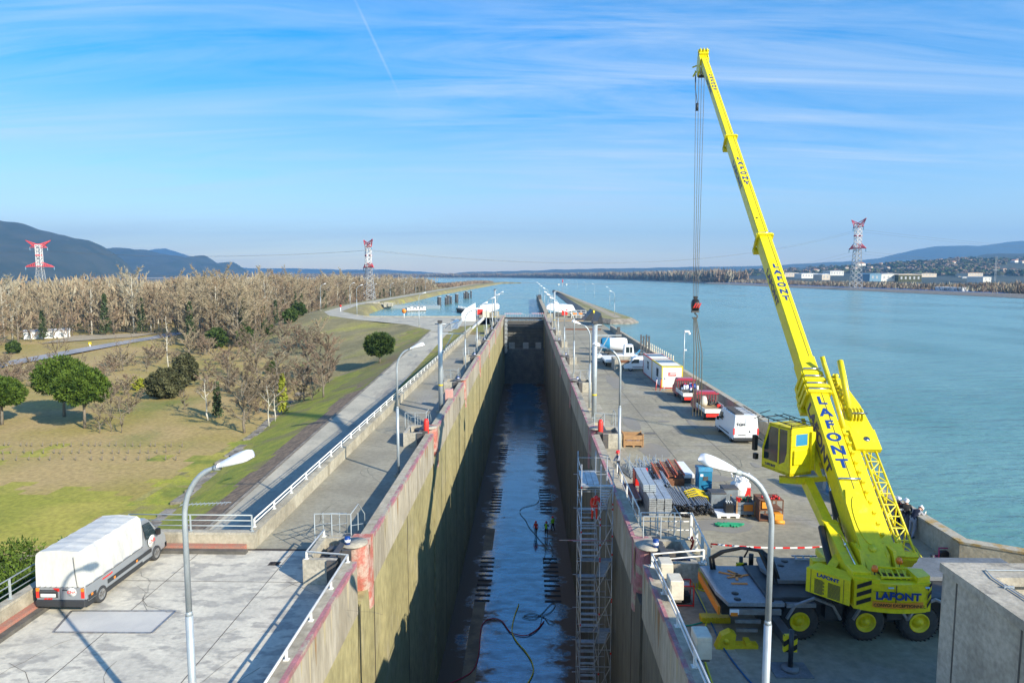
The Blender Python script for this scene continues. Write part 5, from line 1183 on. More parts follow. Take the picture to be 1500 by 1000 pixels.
for i in range(9): b.tube([(-.9+i*.225, -.012, 1.13), (-.9+i*.225+.1, -.012, 1.18)], .012, 5)
b.tube([(.62, -.01, 2.45), (.66, -.02, 1.8), (.72, -.01, 1.15)], .012, 5); b.tube([(-1.015, .1, 1.14), (-1.03, 2, 1.13), (-1.015, 4.2, 1.14)], .012, 5); b.tube([(1.015, .1, 1.14), (1.03, 2, 1.13), (1.015, 4.2, 1.14)], .012, 5); b.build('lacing', 'dark_kerb', o)
b = MB(); b.box(-.98, .0-.012, .62, -.012, .05, 1.16); b.box(.012, -.012, .62, .98, .05, 1.16); b.build('rear_door', 'van_grey', o)
b = MB(); b.box(-.85, -.03, 1.0, -.1, -.012, 1.04); b.box(-.88, -.035, .7, -.1, -.012, .98, .01) ; b.box(.1, -.035, 1.02, .3, -.012, 1.06); b.build('door_trim', 'plastic_dark', o)
b = MB(); b.box(-.80, -.05, .74, -.18, -.036, .88); b.build('number_plate', 'white_paint', o)
for x in (-.93, .93):
    b = MB(); b.box(x-.06, -.04, .70, x+.06, -.005, .83); b.box(x-.06, -.04, .84, x+.06, -.005, .97); b.build('tail_lamp', 'bright_red', o)
    b = MB(); b.box(x-.06, -.04, .98, x+.06, -.005, 1.12); b.build('indicator_lamp', 'orange', o)
b = MB(); b.add([(-.3, -.03, 1.12), (-.02, -.03, 1.12), (-.02, -.03, .98), (-.12, -.03, .98)], [(3, 2, 1, 0)]); b.build('reflector', 'red', o)
b = MB(); b.cyl((.48, -.014, .95), .19, -.012, 24, 'y'); b.build('logo_disc', 'white_paint', o); text('CNR', .16, 'bright_red', o, fr((.48, -.032, .95), (1, 0, 0), (0, 0, 1)), 'logo', bold=.01, sx=1.1, ext=.003)
b = MB(); b.cyl((1.0, 5.0, 1.12), .30, .018, 24, 'x'); b.build('logo_disc', 'white_paint', o); text('CNR', .26, 'bright_red', o, fr((1.022, 5.0, 1.12), (0, 1, 0), (0, 0, 1)), 'logo', bold=.01, ext=.003)
text('www.cnr.tm.fr', .12, 'bright_red', o, fr((1.02, 1.5, .98), (0, 1, 0), (0, 0, 1)), 'lettering'); text('cnr.tm.fr', .10, 'bright_red', o, fr((-.5, -.03, .66), (1, 0, 0), (0, 0, 1)), 'lettering')
for s_ in (-1, 1): b = MB(); b.add([(s_*x*1.03, y, z) for x, y, z in [(.99, 4.55, 1.35), (.97, 5.45, 1.35), (.83, 5.1, 2.05), (.80, 4.55, 2.08)]], [(0, 1, 2, 3) if s_ > 0 else (3, 2, 1, 0)]); b.build('side_window', 'glass', o)
b = MB(); b.add([(-.78, 5.24, 2.1), (.78, 5.24, 2.1), (.85, 5.76, 1.44), (-.85, 5.76, 1.44)], [(0, 1, 2, 3)]); b.build('windscreen', 'glass', o)
for s_ in (1.02, -1.22): b = MB(); b.box(s_, 5.3, 1.3, s_+.2, 5.45, 1.62, .02); b.build('mirror', 'black', o)
for y in (.35, 1.9, 3.6): b = MB(); b.box(1.035, y, .64, 1.042, y+.12, .74); b.build('marker', 'orange', o)
wheels(o, .93, (1.05, 5.35), .36)
def panel_van(loc, rz, label, L_=5.2, H=2.1, W2=1.95, rack=True, tx=None):
    o = emp('delivery_van', loc, rz, label, 'van')
    b = MB(); vbody(b, [(.0, .32), (.0, 1.2), (.06, H-.05), (.3, H), (L_-1.75, H), (L_-1.35, H-.18), (L_-.72, 1.18*H/2.1), (L_-.15, .98*H/2.1), (L_, .7), (L_, .32)], W2, .12, .06); b.build('body', 'white_body', o)
    b = MB(); b.box(-W2/2+.02, -.07, .28, W2/2-.02, .1, .52, .02); b.box(-W2/2+.02, L_-.08, .25, W2/2-.02, L_+.05, .55, .02); b.box(W2/2-.005, 1.2, .55, W2/2+.015, L_-1.2, .63); b.box(-W2/2-.015, 1.2, .55, -W2/2+.005, L_-1.2, .63); b.build('bumper', 'plastic_dark', o)
    for s in (-1, 1):
        b = MB(); q = [(s*(W2/2-.035), L_-2.1, 1.2*H/2.1), (s*(W2/2-.035), L_-1.0, 1.2*H/2.1), (s*(W2/2-.09), L_-1.42, 1.74*H/2.1), (s*(W2/2-.09), L_-2.1, 1.78*H/2.1)]; q = [(x*1.03, y, z) for x, y, z in q]; b.add(q, [(0, 1, 2, 3) if s > 0 else (3, 2, 1, 0)]); b.build('side_window', 'glass', o)
    b = MB(); b.add([(-W2/2+.2, L_-1.32, H-.2), (W2/2-.2, L_-1.32, H-.2), (W2/2-.13, L_-.70, 1.22*H/2.1), (-W2/2+.13, L_-.70, 1.22*H/2.1)], [(0, 1, 2, 3)]); b.build('windscreen', 'glass', o)
    for x in (-W2/2+.05, W2/2-.05): b = MB(); b.box(x-.06, -.02, .75, x+.06, .02, 1.25); b.build('tail_lamp', 'bright_red', o)
    b = MB(); b.box(-.006, -.012, .5, .006, .01, H-.1); b.cyl((.28, -.012, 1.0), .07, .02, 12, 'y'); b.box(-.6, -.02, .7, -.05, 0, .75); b.build('door_seam', 'black', o)
    if rack:
        b = MB()
        for x in (-.8, .8): b.tube([(x, .1, H+.14), (x, L_-1.9, H+.14)], .03, 5)
        for i in range(6): b.tube([(-.85, .3+i*.55, H+.14), (.85, .3+i*.55, H+.14)], .025, 5); b.box(-.82, .28+i*.55, H-.02, -.78, .32+i*.55, H+.14); b.box(.78, .28+i*.55, H-.02, .82, .32+i*.55, H+.14)
        b.box(-.7, .3, H+.02, -.1, L_-2.2, H+.11); b.build('roof_rack', 'dark_steel', o)
    if tx: text(tx, .32, 'black', o, fr((-.42, -.02, 1.55), (1, 0, 0), (0, 0, 1)), 'lettering', bold=.01); text(tx, .3, 'black', o, fr((-W2/2-.0, 3.1, 1.55), (0, -1, 0), (0, 0, 1)), 'lettering')
    for s_ in (W2/2, -W2/2-.2): b = MB(); b.box(s_, L_-1.2, 1.1, s_+.2, L_-1.1, 1.4, .02); b.build('mirror', 'black', o)
    wheels(o, W2/2-.14, (.95, L_-.95), .33); return o
panel_van((16.95, 52.6, 0), 0, 'white high van seen from behind, lettered TGH, beside the river wall', tx='TGH', H=2.25)
panel_van((17.9, 94.2, 0), pi/2, 'small white van facing left behind the site container', L_=4.8, H=1.95, rack=False)
def tipper(loc, label, full):
    o = emp('flatbed_truck', loc, 0, label, 'truck')
    b = MB(); vbody(b, [(3.6, .35), (3.6, 1.95), (3.75, 2.1), (4.6, 2.1), (4.85, 1.95), (5.25, 1.25), (5.7, 1.05), (5.8, .5), (5.7, .35)], 2.0, .12, .06); b.box(-1.0, 2.9, .45, 1.0, 3.6, .8) ; b.build('cab', 'truck_red', o)
    b = MB(); b.box(-1.05, .0, .80, 1.05, 3.55, .88); b.build('load_floor', 'rust_sand', o)
    b = MB(); b.box(-1.09, -.04, .78, 1.09, 0, 1.16); b.box(-1.09, 0, .78, -1.05, 3.5, 1.16); b.box(1.05, 0, .78, 1.09, 3.5, 1.16); b.build('side_board', 'white_paint', o)
    b = MB(); b.box(-1.06, 3.5, .8, 1.06, 3.56, 1.9); b.build('headboard', 'dark_steel', o)
    b = MB(); 
    for i in range(8): b.box(-.95+i*.25, 3.46, 1.2, -.9+i*.25, 3.5, 1.85)
    b.box(-1.1, 3.44, 1.88, 1.1, 3.58, 2.02); b.build('guard_frame', 'truck_red', o)
    b = MB(); b.box(-.95, .0, .42, .95, .08, .70); b.build('rear_bar', 'bright_red', o)
    b = MB(); b.box(-.95, .2, .35, .95, 4, .75); b.build('chassis', 'black', o)
    b = MB(); b.box(-.8, 3.57-.02, 1.3, .8, 3.59, 1.75); b.build('rear_window', 'glass', o)
    text('LAFONT' if False else 'MASSOT', .2, 'bright_red', o, fr((.35, -.045, .98), (1, 0, 0), (0, 0, 1)), 'lettering') if False else None
    wheels(o, .88, (.95, 4.75), .36)
    if full:
        q = emp('equipment_load', (loc[0], loc[1], .88), 0, 'jumble of tools and small equipment in the bed of the farther red truck', 'equipment'); random.seed(5)
        for i in range(22): b = MB(); x, y = random.uniform(-.9, .9), random.uniform(.3, 3.3); b.cbox((x, y, .2), (random.uniform(.15, .5), random.uniform(.15, .6), random.uniform(.3, .6)), bev=.02); b.build('tool_box', 'dark_steel', q)
        for mt_ in ('lamp_white', 'red', 'letter_blue'):
            for i in range(6): b = MB(); x, y = random.uniform(-.8, .8), random.uniform(.3, 3.3); b.cyl((x, y, 0.02), random.uniform(.08, .15), random.uniform(.5, .85), 8); b.build('canister', mt_, q)
    else:
        q = emp('cable_coil', (loc[0]+.35, loc[1]+3.2, .88), 0, 'brown coil of cable leaning in the bed of the nearer red truck', 'coil')
        b = MB()
        for i in range(5): b.tube(arcpts((0, -i*.05, .38), .3, 0, 2*pi, 16, (1, 0, 0), (0, 0, 1)), .035, 6)
        b.build('coil', 'rope', q)
        q = emp('work_bag', (loc[0]-.45, loc[1]+2.9, .88), 0, 'pale sack standing in the bed of the nearer red truck', 'sack')
        b = MB(); b.lathe([(.01, 0), (.3, .02), (.36, .35), (.26, .8), (.12, .95), (.01, .9)], n=12); b.build('sack', 'cream', q)
        q = emp('fuel_can', (loc[0]+.75, loc[1]+2.2, .88), 0, 'small red can in the bed of the nearer red truck', 'can'); b = MB(); b.box(-.15, -.1, 0, .15, .1, .3, .03); b.build('can', 'bright_red', q)
    return o
tipper((16.95, 60.8, 0), 'red flatbed truck with empty white-sided bed, nearer of two', 0)
tipper((16.9, 69.2, 0), 'red flatbed truck loaded with equipment, farther of two', 1)
# site containers
def container(y0, lab, fm, face):
    o = emp('site_container', (16.75, y0, 0), 0, lab, 'container'); w_, l_, h_ = 2.45, 6.4, 2.6
    b = MB(); b.box(-w_/2+.03, .03, .12, w_/2-.03, l_-.03, h_-.1); b.build('wall', 'white_paint', o)
    b = MB(); t_ = .11
    for x in (-w_/2, w_/2-t_):
        for y in (0, l_-t_): b.box(x, y, .1, x+t_, y+t_, h_)
        b.box(x, t_, h_-.14, x+t_, l_-t_, h_)
    b.box(-w_/2+t_, 0, h_-.14, w_/2-t_, t_, h_); b.box(-w_/2+t_, l_-t_, h_-.14, w_/2-t_, l_, h_); b.build('frame', fm, o)
    b = MB(); b.box(-w_/2, 0, 0, w_/2, l_, .1); b.build('base_rail', 'red', o)
    b = MB(); n_ = 16
    for i in range(n_):
        y = t_+(l_-2*t_)*i/n_; q = (l_-2*t_)/n_; b.add([(-w_/2+t_, y, h_-.06), (w_/2-t_, y, h_-.06), (w_/2-t_, y+q*.35, h_+.0), (-w_/2+t_, y+q*.35, h_+.0), (w_/2-t_, y+q*.7, h_+.0), (-w_/2+t_, y+q*.7, h_+.0), (w_/2-t_, y+q, h_-.06), (-w_/2+t_, y+q, h_-.06)], [(0, 1, 2, 3), (3, 2, 4, 5), (5, 4, 6, 7)])
    b.build('roof_sheet', 'net_stripes', o)
    b = MB(); b.box(-w_/2+.0, 2.2, 1.0, -w_/2+.025, 3.4, 2.0); b.build('window', 'glass', o)
    if face:
        b = MB(); b.box(-.45, .005, 1.45, .45, .025, 1.85); b.build('sign_panel', 'bright_red', o); b = MB(); [b.box(-.36+i*.1, -.004, 1.66, -.36+i*.1+(.02 if i == 0 else .07), .004, 1.80) for i in range(8)]; b.box(-.36, -.004, 1.56, .36, .004, 1.60); b.build('sign_print', 'lamp_white', o)
    return o
container(79.0, 'near white site container with yellow frame and small red sign', 'safety_yellow', 1)
container(85.5, 'far white site container with red frame behind the yellow framed one', 'red', 0)
o = emp('folded_barriers', (15.0, 77.6, 0), 0, 'red and white folded barrier posts with blue tops by the container corner', 'barriers')
for i, x in enumerate((-.4, .1, .5)):
    b = MB(); b.tube([(x, 0, 0), (x+.12, .05, 1.25)], .05, 8); b.build('post', 'tape_stripes', o); b = MB(); b.cyl((x+.12, .05, 1.25), .06, .18, 8); b.build('top_lamp', 'letter_blue', o)
# ---------------- plant farther along the quay
o = emp('tank_truck', (14.2, 111, 0), 0, 'white tank body on a low trailer by the far quay wall', 'tank')
b = MB(); b.lathe([(.01, -1.6), (.9, -1.5), (1.1, -1.2), (1.1, 1.4), (.95, 1.8), (.01, 1.9)], (0, 0, 1.9), 18, 'x'); b.build('tank', 'lamp_white', o); b = MB(); b.box(-1.8, -.9, .5, 2.2, .9, .85); b.build('chassis', 'dark_steel', o)
b = MB(); b.lathe([(.95, -2.3), (1.13, -2.1), (1.13, -1.0)], (0, 0, 1.9), 18, 'x'); b.build('hood', 'cab_blind', o); wheels(o, 1.1, (-.6, .6), .42)
o = emp('telehandler', (15.0, 103, 0), 0, 'white cabbed loader with twin dark masts on the far quay', 'forklift')
b = MB(); b.prism([(-1.6, .5), (1.4, .5), (1.4, 1.2), (.9, 1.25), (.7, 2.7), (-.5, 2.7), (-.6, 1.2), (-1.6, 1.2)], -.9, .9, 'y'); b.build('body', 'white_body', o)
b = MB(); b.box(-.35, -.93, 1.5, .15, -.905, 2.4); b.box(.25, -.93, 1.5, .6, -.905, 2.4); b.build('window', 'glass', o)
b = MB()
for x in (1.9, 2.7): 
    b.box(x, -.3, .2, x+.18, 0, 4.2); b.box(x+.42, -.3, .2, x+.6, 0, 4.0)
    for i in range(6): b.box(x, -.28, .5+i*.65, x+.6, -.05, .6+i*.65)
b.build('mast', 'dark_steel', o); b = MB(); b.bar((.9, -.3, .9), (1.9, -.2, 1.9), .2); b.bar((.6, .3, 1.0), (2.4, .2, .7), .25); b.build('lift_arm', 'cab_blind', o)
wheels(o, .95, (-.7, .8), .45)
o = emp('dark_mast', (15.6, 118, 0), 0, 'dark stepped pile mast standing behind the white tank', 'pile'); b = MB(); b.box(-.5, -.4, 0, .5, .4, 3.3); b.box(-.25, -.3, 3.3, .25, .3, 4.2); b.box(-.7, -.2, 0, -.5, .2, 2.6); b.build('pile', 'dark_steel', o)
o = emp('low_loader', (12.5, 99.5, 0), 0, 'pale flat trailer beside the concrete pit on the far quay', 'trailer'); b = MB(); b.box(-1.5, -2.5, .7, 1.8, 4, 1.0, .02); b.box(-2.6, 2, .8, -1.5, 3.5, 1.3); b.build('deck', 'white_paint', o); wheels(o, 1.2, (-1, 0.4, 2.5), .4)
o = emp('concrete_pit', (14.1, 93.5, 0), 0, 'raised concrete pit with rust panel and railings left of the small white van', 'concrete pit')
b = MB(); b.box(-2.2, 0, 0, 2.0, .3, 1.55); b.box(-2.2, 3.5, 0, 2.0, 3.8, 1.55); b.box(-2.2, .3, 0, -1.9, 3.5, 1.55); b.box(1.7, .3, 0, 2, 3.5, 1.55); b.build('wall', 'block_concrete', o)
b = MB(); b.box(-1.6, -.02, 1.1, -.2, -.004, 1.5); b.build('rust_panel', 'rust', o)
b = MB(); 
for z in (2.0, 2.5): b.tube([(-2, .1, z), (2, .1, z), (2, 3.6, z)], .03, 5)
for x in (-2, -1, 0, 1, 2): b.tube([(x, .1, 1.55), (x, .1, 2.5)], .03, 5)
b.build('handrail', 'galvanised', o)
o = emp('fence', (19.6, 92, 0), 0, 'pale post fence on the quay wall beyond the container', 'fence'); 
for i in range(16): b = MB(); b.box(-.06, i*1.55, 0, .06, i*1.55+.12, 2.3); b.build('post', 'cream', o)
b = MB(); b.tube([(0, 0, 1.9), (0, 23.5, 1.9)], .03, 5); b.build('rail', 'galvanised', o)
o = emp('camera_pole', (19.75, 86.5, 1.0), 0, 'thin grey pole with white camera on the river wall behind the container', 'pole')
b = MB(); b.tube([(0, 0, 0), (0, 0, 5.2)], .07, 8); b.build('pole', 'galvanised', o); b = MB(); b.box(-.02, -.15, 4.9, .6, .15, 5.15, .04); b.box(0, -.1, 2.6, .3, .1, 2.75); b.lathe([(.01, 4.6), (.16, 4.65), (.18, 4.8), (.15, 4.9)], (.6, 0, 0), 10); b.build('camera', 'lamp_white', o)
b = MB(); b.box(9, 164, 0, 17.5, 165.2, .25); b.build('rail_beam', 'rust', label='rusty flat beam lying across the far quay', cat='beam')
b = MB(); b.box(8, 196, 0, 16, 197.2, .2); b.build('rail_beam', 'rust_sand', label='sandy coloured beam lying before the right gate house', cat='beam')
# ---------------- scaffold stair tower in the chamber
o = emp('scaffold_tower', (3.85, 38, FL), 0, 'galvanised scaffold stair tower standing in the chamber against the right wall', 'scaffold tower')
sx = (-.9, .15, .82); sy = (-1.35, 1.5); Ht = 21.3
b = MB()
for x in sx:
    for y in sy: b.tube([(x, y, 0), (x, y, Ht+(1.2 if x < .5 else .9))], .028, 6)
b.build('standard', 'scaffold_steel', o)
b = MB()
for k in range(11):
    z = .6+k*2.05
    for y in sy: b.tube([(sx[0]-.25, y, z), (sx[2]+.02, y, z)], .024, 5); b.tube([(sx[0], y, z+1.0), (sx[2], y, z+1.0)], .02, 5)
    for x in sx: b.tube([(x, sy[0], z), (x, sy[1], z)], .024, 5); 
    b.tube([(sx[0], sy[0], z+1), (sx[0], sy[1], z+1)], .02, 5)
b.build('ledger', 'scaffold_steel', o)
b = MB()
for k in range(10): z = .6+k*2.05; b.tube([(sx[1]-.35, sy[0]-.03, z), (sx[2], sy[0]-.03, z+2.05)], .024, 5); b.tube([(sx[0]-.03, sy[1] if k % 2 else sy[0], z), (sx[0]-.03, sy[0] if k % 2 else sy[1], z+2.05)], .02, 5)
b.build('diagonal_brace', 'scaffold_steel', o)
for k in range(10):
    z = .6+k*2.05; b = MB(); x0, x1 = (sx[0]+.08, sx[1]-.05) if k % 2 == 0 else (sx[1]+.05, sx[2]-.06)
    for xx in (x0, x1): b.bar((xx, sy[0]+.35, z) if k % 2 == 0 else (xx, sy[1]-.35, z), (xx, sy[1]-.35, z+2.05) if k % 2 == 0 else (xx, sy[0]+.35, z+2.05), .03, .16)
    for i in range(9):
        u = (i+.5)/9; y = sy[0]+.35+(sy[1]-sy[0]-.7)*(u if k % 2 == 0 else 1-u); b.box(x0, y-.1, z+2.05*u, x1, y+.1, z+2.05*u+.03)
    b.build('stair_flight', 'scaffold_steel', o)
    b = MB(); e = 1 if k % 2 == 0 else 0; b.box(sx[0]+.02, (sy[1]-.4 if e else sy[0]+.02), z+2.03, sx[2]-.02, (sy[1]-.02 if e else sy[0]+.4), z+2.08); b.build('landing', 'steel', o)
b = MB(); 
for i in range(3): b.box(sx[0]+.04+i*.33, sy[0]+.3, Ht-.05, sx[0]+.35+i*.33, sy[1]+.1, Ht+.01)
b.box(sx[0], sy[0]-.02, Ht-.1, sx[2], sy[0]+.28, Ht-.02); b.build('top_deck', 'scaffold_steel', o)
b = MB(); random.seed(2)
for k in range(26): b = MB(); b.cbox((random.choice(sx), sy[0]-.03, random.uniform(1, Ht)), (.07, .07, .1)); b.build('coupler', 'red', o)
b = MB(); b.tube([(sx[0]-1.2, sy[0], Ht-3.1), (sx[2], sy[0], Ht-3.1)], .028, 6); b.build('tie_tube', 'pink_edge', o)
# ---------------- materials stored on the quay
def pile(name, px, py, label, cat, z=0): p = G(px, py, z); return emp(name, p, 0, label, cat), p
random.seed(12)
o, p = pile('deck_stack', 922, 739, 'low stack of pale aluminium scaffold decks nearest the right coping', 'scaffold decks')
b = MB()
for i in range(3):
    for k in range(3): b.box(-.9+k*.36, .9+random.uniform(-.05, .05), .02+i*.12, -.58+k*.36, 3.7, .12+i*.12)
for k in range(2): b.box(-.05+k*.36, -.3, .38, .28+k*.36, 2.6, .46)
b.build('decks', 'scaffold_steel', o)
b = MB(); b.box(.0, -.25, .47, .55, 2.5, .50); b.build('red_deck', M('phenolic', (.22, .12, .10), (.17, .10, .09), s=3, rough=.7), o)
b = MB(); 
for k in range(3):
    for i in range(4): b.box(-.75+k*.4, -.45, .03+i*.11, -.42+k*.4, .85, .11+i*.11)
b.build('transoms', 'scaffold_steel', o)
o, p = pile('plank_stack', 967, 757, 'tall stack of galvanised planks with white square ends', 'scaffold planks')
b = MB()
for i in range(10):
    for k in range(3):
        q = random.uniform(-.05, .05); x = -.62+k*.42; z = .04+i*.105
        b.box(x, -.1+q, z, x+.38, -.06+q, z+.085); b.box(x, -.06+q, z, x+.04, 3.4, z+.085); b.box(x+.34, -.06+q, z, x+.38, 3.4, z+.085); b.box(x+.04, -.06+q, z+.07, x+.34, 3.4, z+.085)
b.build('plank_ends', 'scaffold_steel', o)
b = MB()
for i in range(4):
    for k in range(2): b.box(-.75+k*.36, 1.0+.04*i, 1.1+i*.09, -.42+k*.36, 4.6, 1.17+i*.09)
b.build('top_planks', 'galvanised', o)
b = MB(); b.box(-.8, 3.8, .1, -.76, 4.6, 1.4); b.box(-.8, 4.6, .3, .1, 4.65, 1.4); b.build('rack', 'red', o)
def tubes(name, px, py, label, nx_, r, L_, m, strap=None):
    o, p = pile(name, px, py, label, 'tube bundle'); b = MB()
    k = 0
    for row in range(6):
        for c in range(nx_-row//2):
            if random.random() < .1: continue
            x = (c-(nx_-1)/2)*2*r*1.15+(row % 2)*r; z = .08+row*r*1.9+r; q = random.uniform(-.25, .25); dx = random.uniform(-.06, .06)
            b.tube([(x, q, z), (x+dx, L_+q, z+random.uniform(0, .04))], r*.95, 6, cap=False)
    b.build('tubes', m, o)
    b = MB(); 
    for y in (.6, L_-.6): b.box(-nx_*r*1.25, y, .0, nx_*r*1.25, y+.1, .08)
    b.build('bearer', 'wood', o)
    if strap:
        b = MB()
        for y in (1.3, 1.6, 2.0, 2.3): b.tube([(-nx_*r*1.2, y, .1), (-nx_*r*1.1, y, .62), (0, y+random.uniform(-.1, .1), .78), (nx_*r*1.1, y, .62), (nx_*r*1.2, y, .1)], .045, 5)
        b.build('sling', strap, o)
    return o
tubes('tube_bundle', 1001, 757, 'large bundle of scaffold tubes left of the yellow strapped one', 11, .055, 3.0, 'steel')
tubes('tube_bundle', 1031, 755, 'bundle of scaffold tubes with yellow slings over it', 10, .05, 3.2, 'steel', 'safety_yellow')
tubes('tube_bundle', 978, 722, 'thin bundle of tubes behind the plank stack', 6, .045, 2.6, 'galvanised')
o, p = pile('ladder_stack', 984, 712, 'stack of red edged stair ladders behind the plank stack', 'ladder frames')
b = MB()
for k in range(3):
    x = -.75+k*.55; z = .5+.12*k
    for e in (0, .42): b.bar((x+e, 0, z), (x+e, 3.0, z+.15), .07, .10)
b.build('stringer', 'orange', o) if False else b.build('stringer', M('oxide_red', (.48, .12, .06), rough=.6), o)
b = MB()
for k in range(3):
    for i in range(10): x = -.75+k*.55; b.box(x, .15+i*.29, .48+.12*k+.015*i, x+.42, .25+i*.29, .52+.12*k+.015*i)
b.box(-.8, .1, 0, .8, 2.8, .45); b.build('tread', 'rust', o)
o, p = pile('lattice_stack', 998, 706, 'stack of lattice beams under a pale white panel', 'lattice beams')
b = MB()
for k in range(4):
    x = -.9+k*.28
    for z in (.2, .6): b.tube([(x, 0, z), (x-.3, 3.2, z)], .03, 5)
    for i in range(8): b.tube([(x-.3*i/8, i*.4, .2 if i % 2 else .6), (x-.3*(i+1)/8, i*.4+.4, .6 if i % 2 else .2)], .022, 5)
b.build('beams', 'galvanised', o)
b = MB(); b.box(.1, -.3, .35, .75, 2.7, .62, .03); b.build('panel', 'lamp_white', o); b = MB(); b.box(.1, -.25, .02, .75, 2.6, .34); b.build('support', 'dark_steel', o)
o, p = pile('frame_heap', 948, 702, 'heap of upright blue grey scaffold frames at the back of the store', 'scaffold frames')
b = MB()
for i in range(16):
    x = -.9+i*.14; y = random.uniform(0, .5); b.tube([(x, y, .1), (x+random.uniform(-.5, .3), y+2.6, random.uniform(.4, .8))], .03, 5)
    if i % 3 == 0: b.tube([(x, y+1.2, 0), (x+.02, y+1.2, 1.25)], .025, 5)
for i in range(5): b.tube([(-.9, .4+i*.5, .35), (1.2, .5+i*.5, .4)], .03, 5); b.tube([(-1.0, .4+i*.5, 0), (-.95, .4+i*.5, .9)], .025, 5)
b.build('frames', 'galvanised', o)
o, p = pile('loose_tubes', 926, 702, 'few loose tubes lying on the quay left of the scaffold frames', 'tubes'); b = MB()
for i in range(5): b.tube([(i*.12, 0, .05+.03*(i % 2)), (-.6+i*.12, 3.0, .06)], .03, 5)
b.build('tubes', 'galvanised', o)
o, p = pile('blue_bin', 1033, 720, 'blue steel tool chest standing on end with a bag on its top', 'tool chest')
b = MB(); b.box(-.4, 0, .1, .4, .9, 1.25, .03); b.prism([(-.05, 1.25), (.95, 1.25), (.9, 1.42), (.1, 1.5)], -.43, .43, 'x'); b.build('chest', 'blue_box', o); b = MB(); b.box(-.15, -.02, .7, .15, 0, .95); b.build('handle', 'dark_steel', o); b = MB(); b.box(-.38, .05, 0, -.25, .85, .1); b.build('foot', 'dark_steel', o); b = MB(); b.box(.25, .05, 0, .38, .85, .1); b.build('foot', 'dark_steel', o)
b = MB(); b.box(-.32, -.018, .95, -.15, -.001, 1.1); b.build('label', 'lamp_white', o)
q = emp('canvas_bag', p+V((.2, .5, 1.5)), 0, 'small brown bag lying on the blue tool chest', 'bag'); b = MB(); b.lathe([(.01, 0), (.25, .03), (.28, .15), (.15, .28), (.01, .25)], n=9); b.build('bag', 'cream', q)
for px, py, l in ((1052, 745, 'nearer grey metal box of two with dark lid'), (1070, 738, 'farther grey metal box of two under the white bag')):
    o, p = pile('metal_box', px, py, l, 'box'); b = MB(); b.box(-.42, 0, .08, .42, .75, .85, .03); b.build('box', 'grey_box', o); b = MB(); b.box(-.45, -.03, .85, .45, .78, .93, .02); b.build('lid', 'dark_steel', o); b = MB(); b.box(-.4, .05, 0, -.3, .7, .08); b.box(.3, .05, 0, .4, .7, .08); b.build('feet', 'wood', o)
o, p = pile('pallet', 1067, 758, 'white plastic pallet on the ground in front of the grey boxes', 'pallet'); b = MB(); b.box(-.65, -.1, .1, .6, .9, .2, .02)
for x in (-.6, -.1, .4): b.box(x, -.05, 0, x+.18, .85, .1)
b.build('pallet', 'lamp_white', o)
q = emp('battery_box', p+V((.1, .3, .2)), 0, 'small black box of bottles standing on the white pallet', 'box'); b = MB(); b.box(-.22, -.15, 0, .22, .3, .5, .02); b.build('box', 'black', q); b = MB()
for i in range(6): b.cyl((-.13+.13*(i % 3), -.02+.18*(i//3), .5), .04, .1, 6)
b.build('neck', 'scaffold_steel', q)
def crate(px, py, l, w_, d_, h_, mt, slat=4):
    o, p = pile('crate', px, py, l, 'crate'); b = MB()
    for i in range(slat):
        z = .14+i*(h_-.14)/slat; z2 = z+(h_-.14)/slat*.86; b.box(-w_/2, 0, z, w_/2, .04, z2); b.box(-w_/2, d_-.04, z, w_/2, d_, z2); b.box(-w_/2, .04, z, -w_/2+.04, d_-.04, z2); b.box(w_/2-.04, .04, z, w_/2, d_-.04, z2)
    b.box(-w_/2+.04, .04, .14, w_/2-.04, d_-.04, .2); b.build('side', mt, o); b = MB()
    for x in (-w_/2, -.06, w_/2-.14): b.box(x, 0, 0, x+.14, d_, .13)
    for x in (-w_/2-.02, w_/2-.06): b.box(x, -.02, .13, x+.08, 0, h_+.04); b.box(x, d_, .13, x+.08, d_+.02, h_+.04)
    b.build('frame', 'wood', o); return o, p
o, p = crate(1092, 757, 'open wooden crate with an orange panel and straps', 1.0, 1.1, .85, 'grey_box', 3)
b = MB(); b.box(-.12, -.03, .35, .38, -.021, .7); b.build('label', 'orange', o)
q = emp('strap_heap', p+V((0, .55, .22)), 0, 'tangle of red and green lifting straps in the open crate', 'straps'); random.seed(4)
for mt_ in ('red', 'green_strap', 'wood'):
    b = MB()
    for i in range(5): x, y = random.uniform(-.35, .35), random.uniform(-.35, .35); b.tube([(x, y, .1), (x+random.uniform(-.3, .3), y*.6, .72), (-x, -y*.6, .45), (x*.5, -y, .1)], .04, 5)
    b.build('strap', mt_, q)
o, p = pile('big_bag', 1088, 733, 'white bulk bag with red print standing behind the crates', 'bulk bag')
b = MB(); n = 18; vs = []; K = 8
for r in range(K+1):
    u = r/K
    for k in range(n):
        a = 2*pi*k/n; rr = (.5+.08*sin(u*pi))*(1+.12*NZ.noise(V((cos(a)*2, sin(a)*2, u*4)))) * (1 if u < .85 else .75); vs.append((rr*cos(a), .5+rr*sin(a), .02+1.15*u+.12*NZ.noise(V((cos(a)*3, sin(a)*3, u*3)))*u))
b.add(vs, [(i*n+k, i*n+(k+1) % n, i*n+n+(k+1) % n, i*n+n+k) for i in range(K) for k in range(n)]+[tuple(range(K*n, K*n+n))], True); b.build('bag', 'white_bag', o)
b = MB(); random.seed(5)
for i in range(7): a = i*.9; b.tube([(.45*cos(a), .5+.45*sin(a), 1.1), (.55*cos(a+.3), .5+.5*sin(a+.3), 1.45), (.2*cos(a), .5+.2*sin(a), 1.35), (.35*cos(a+1), .5+.35*sin(a+1), 1.05)], .05, 5)
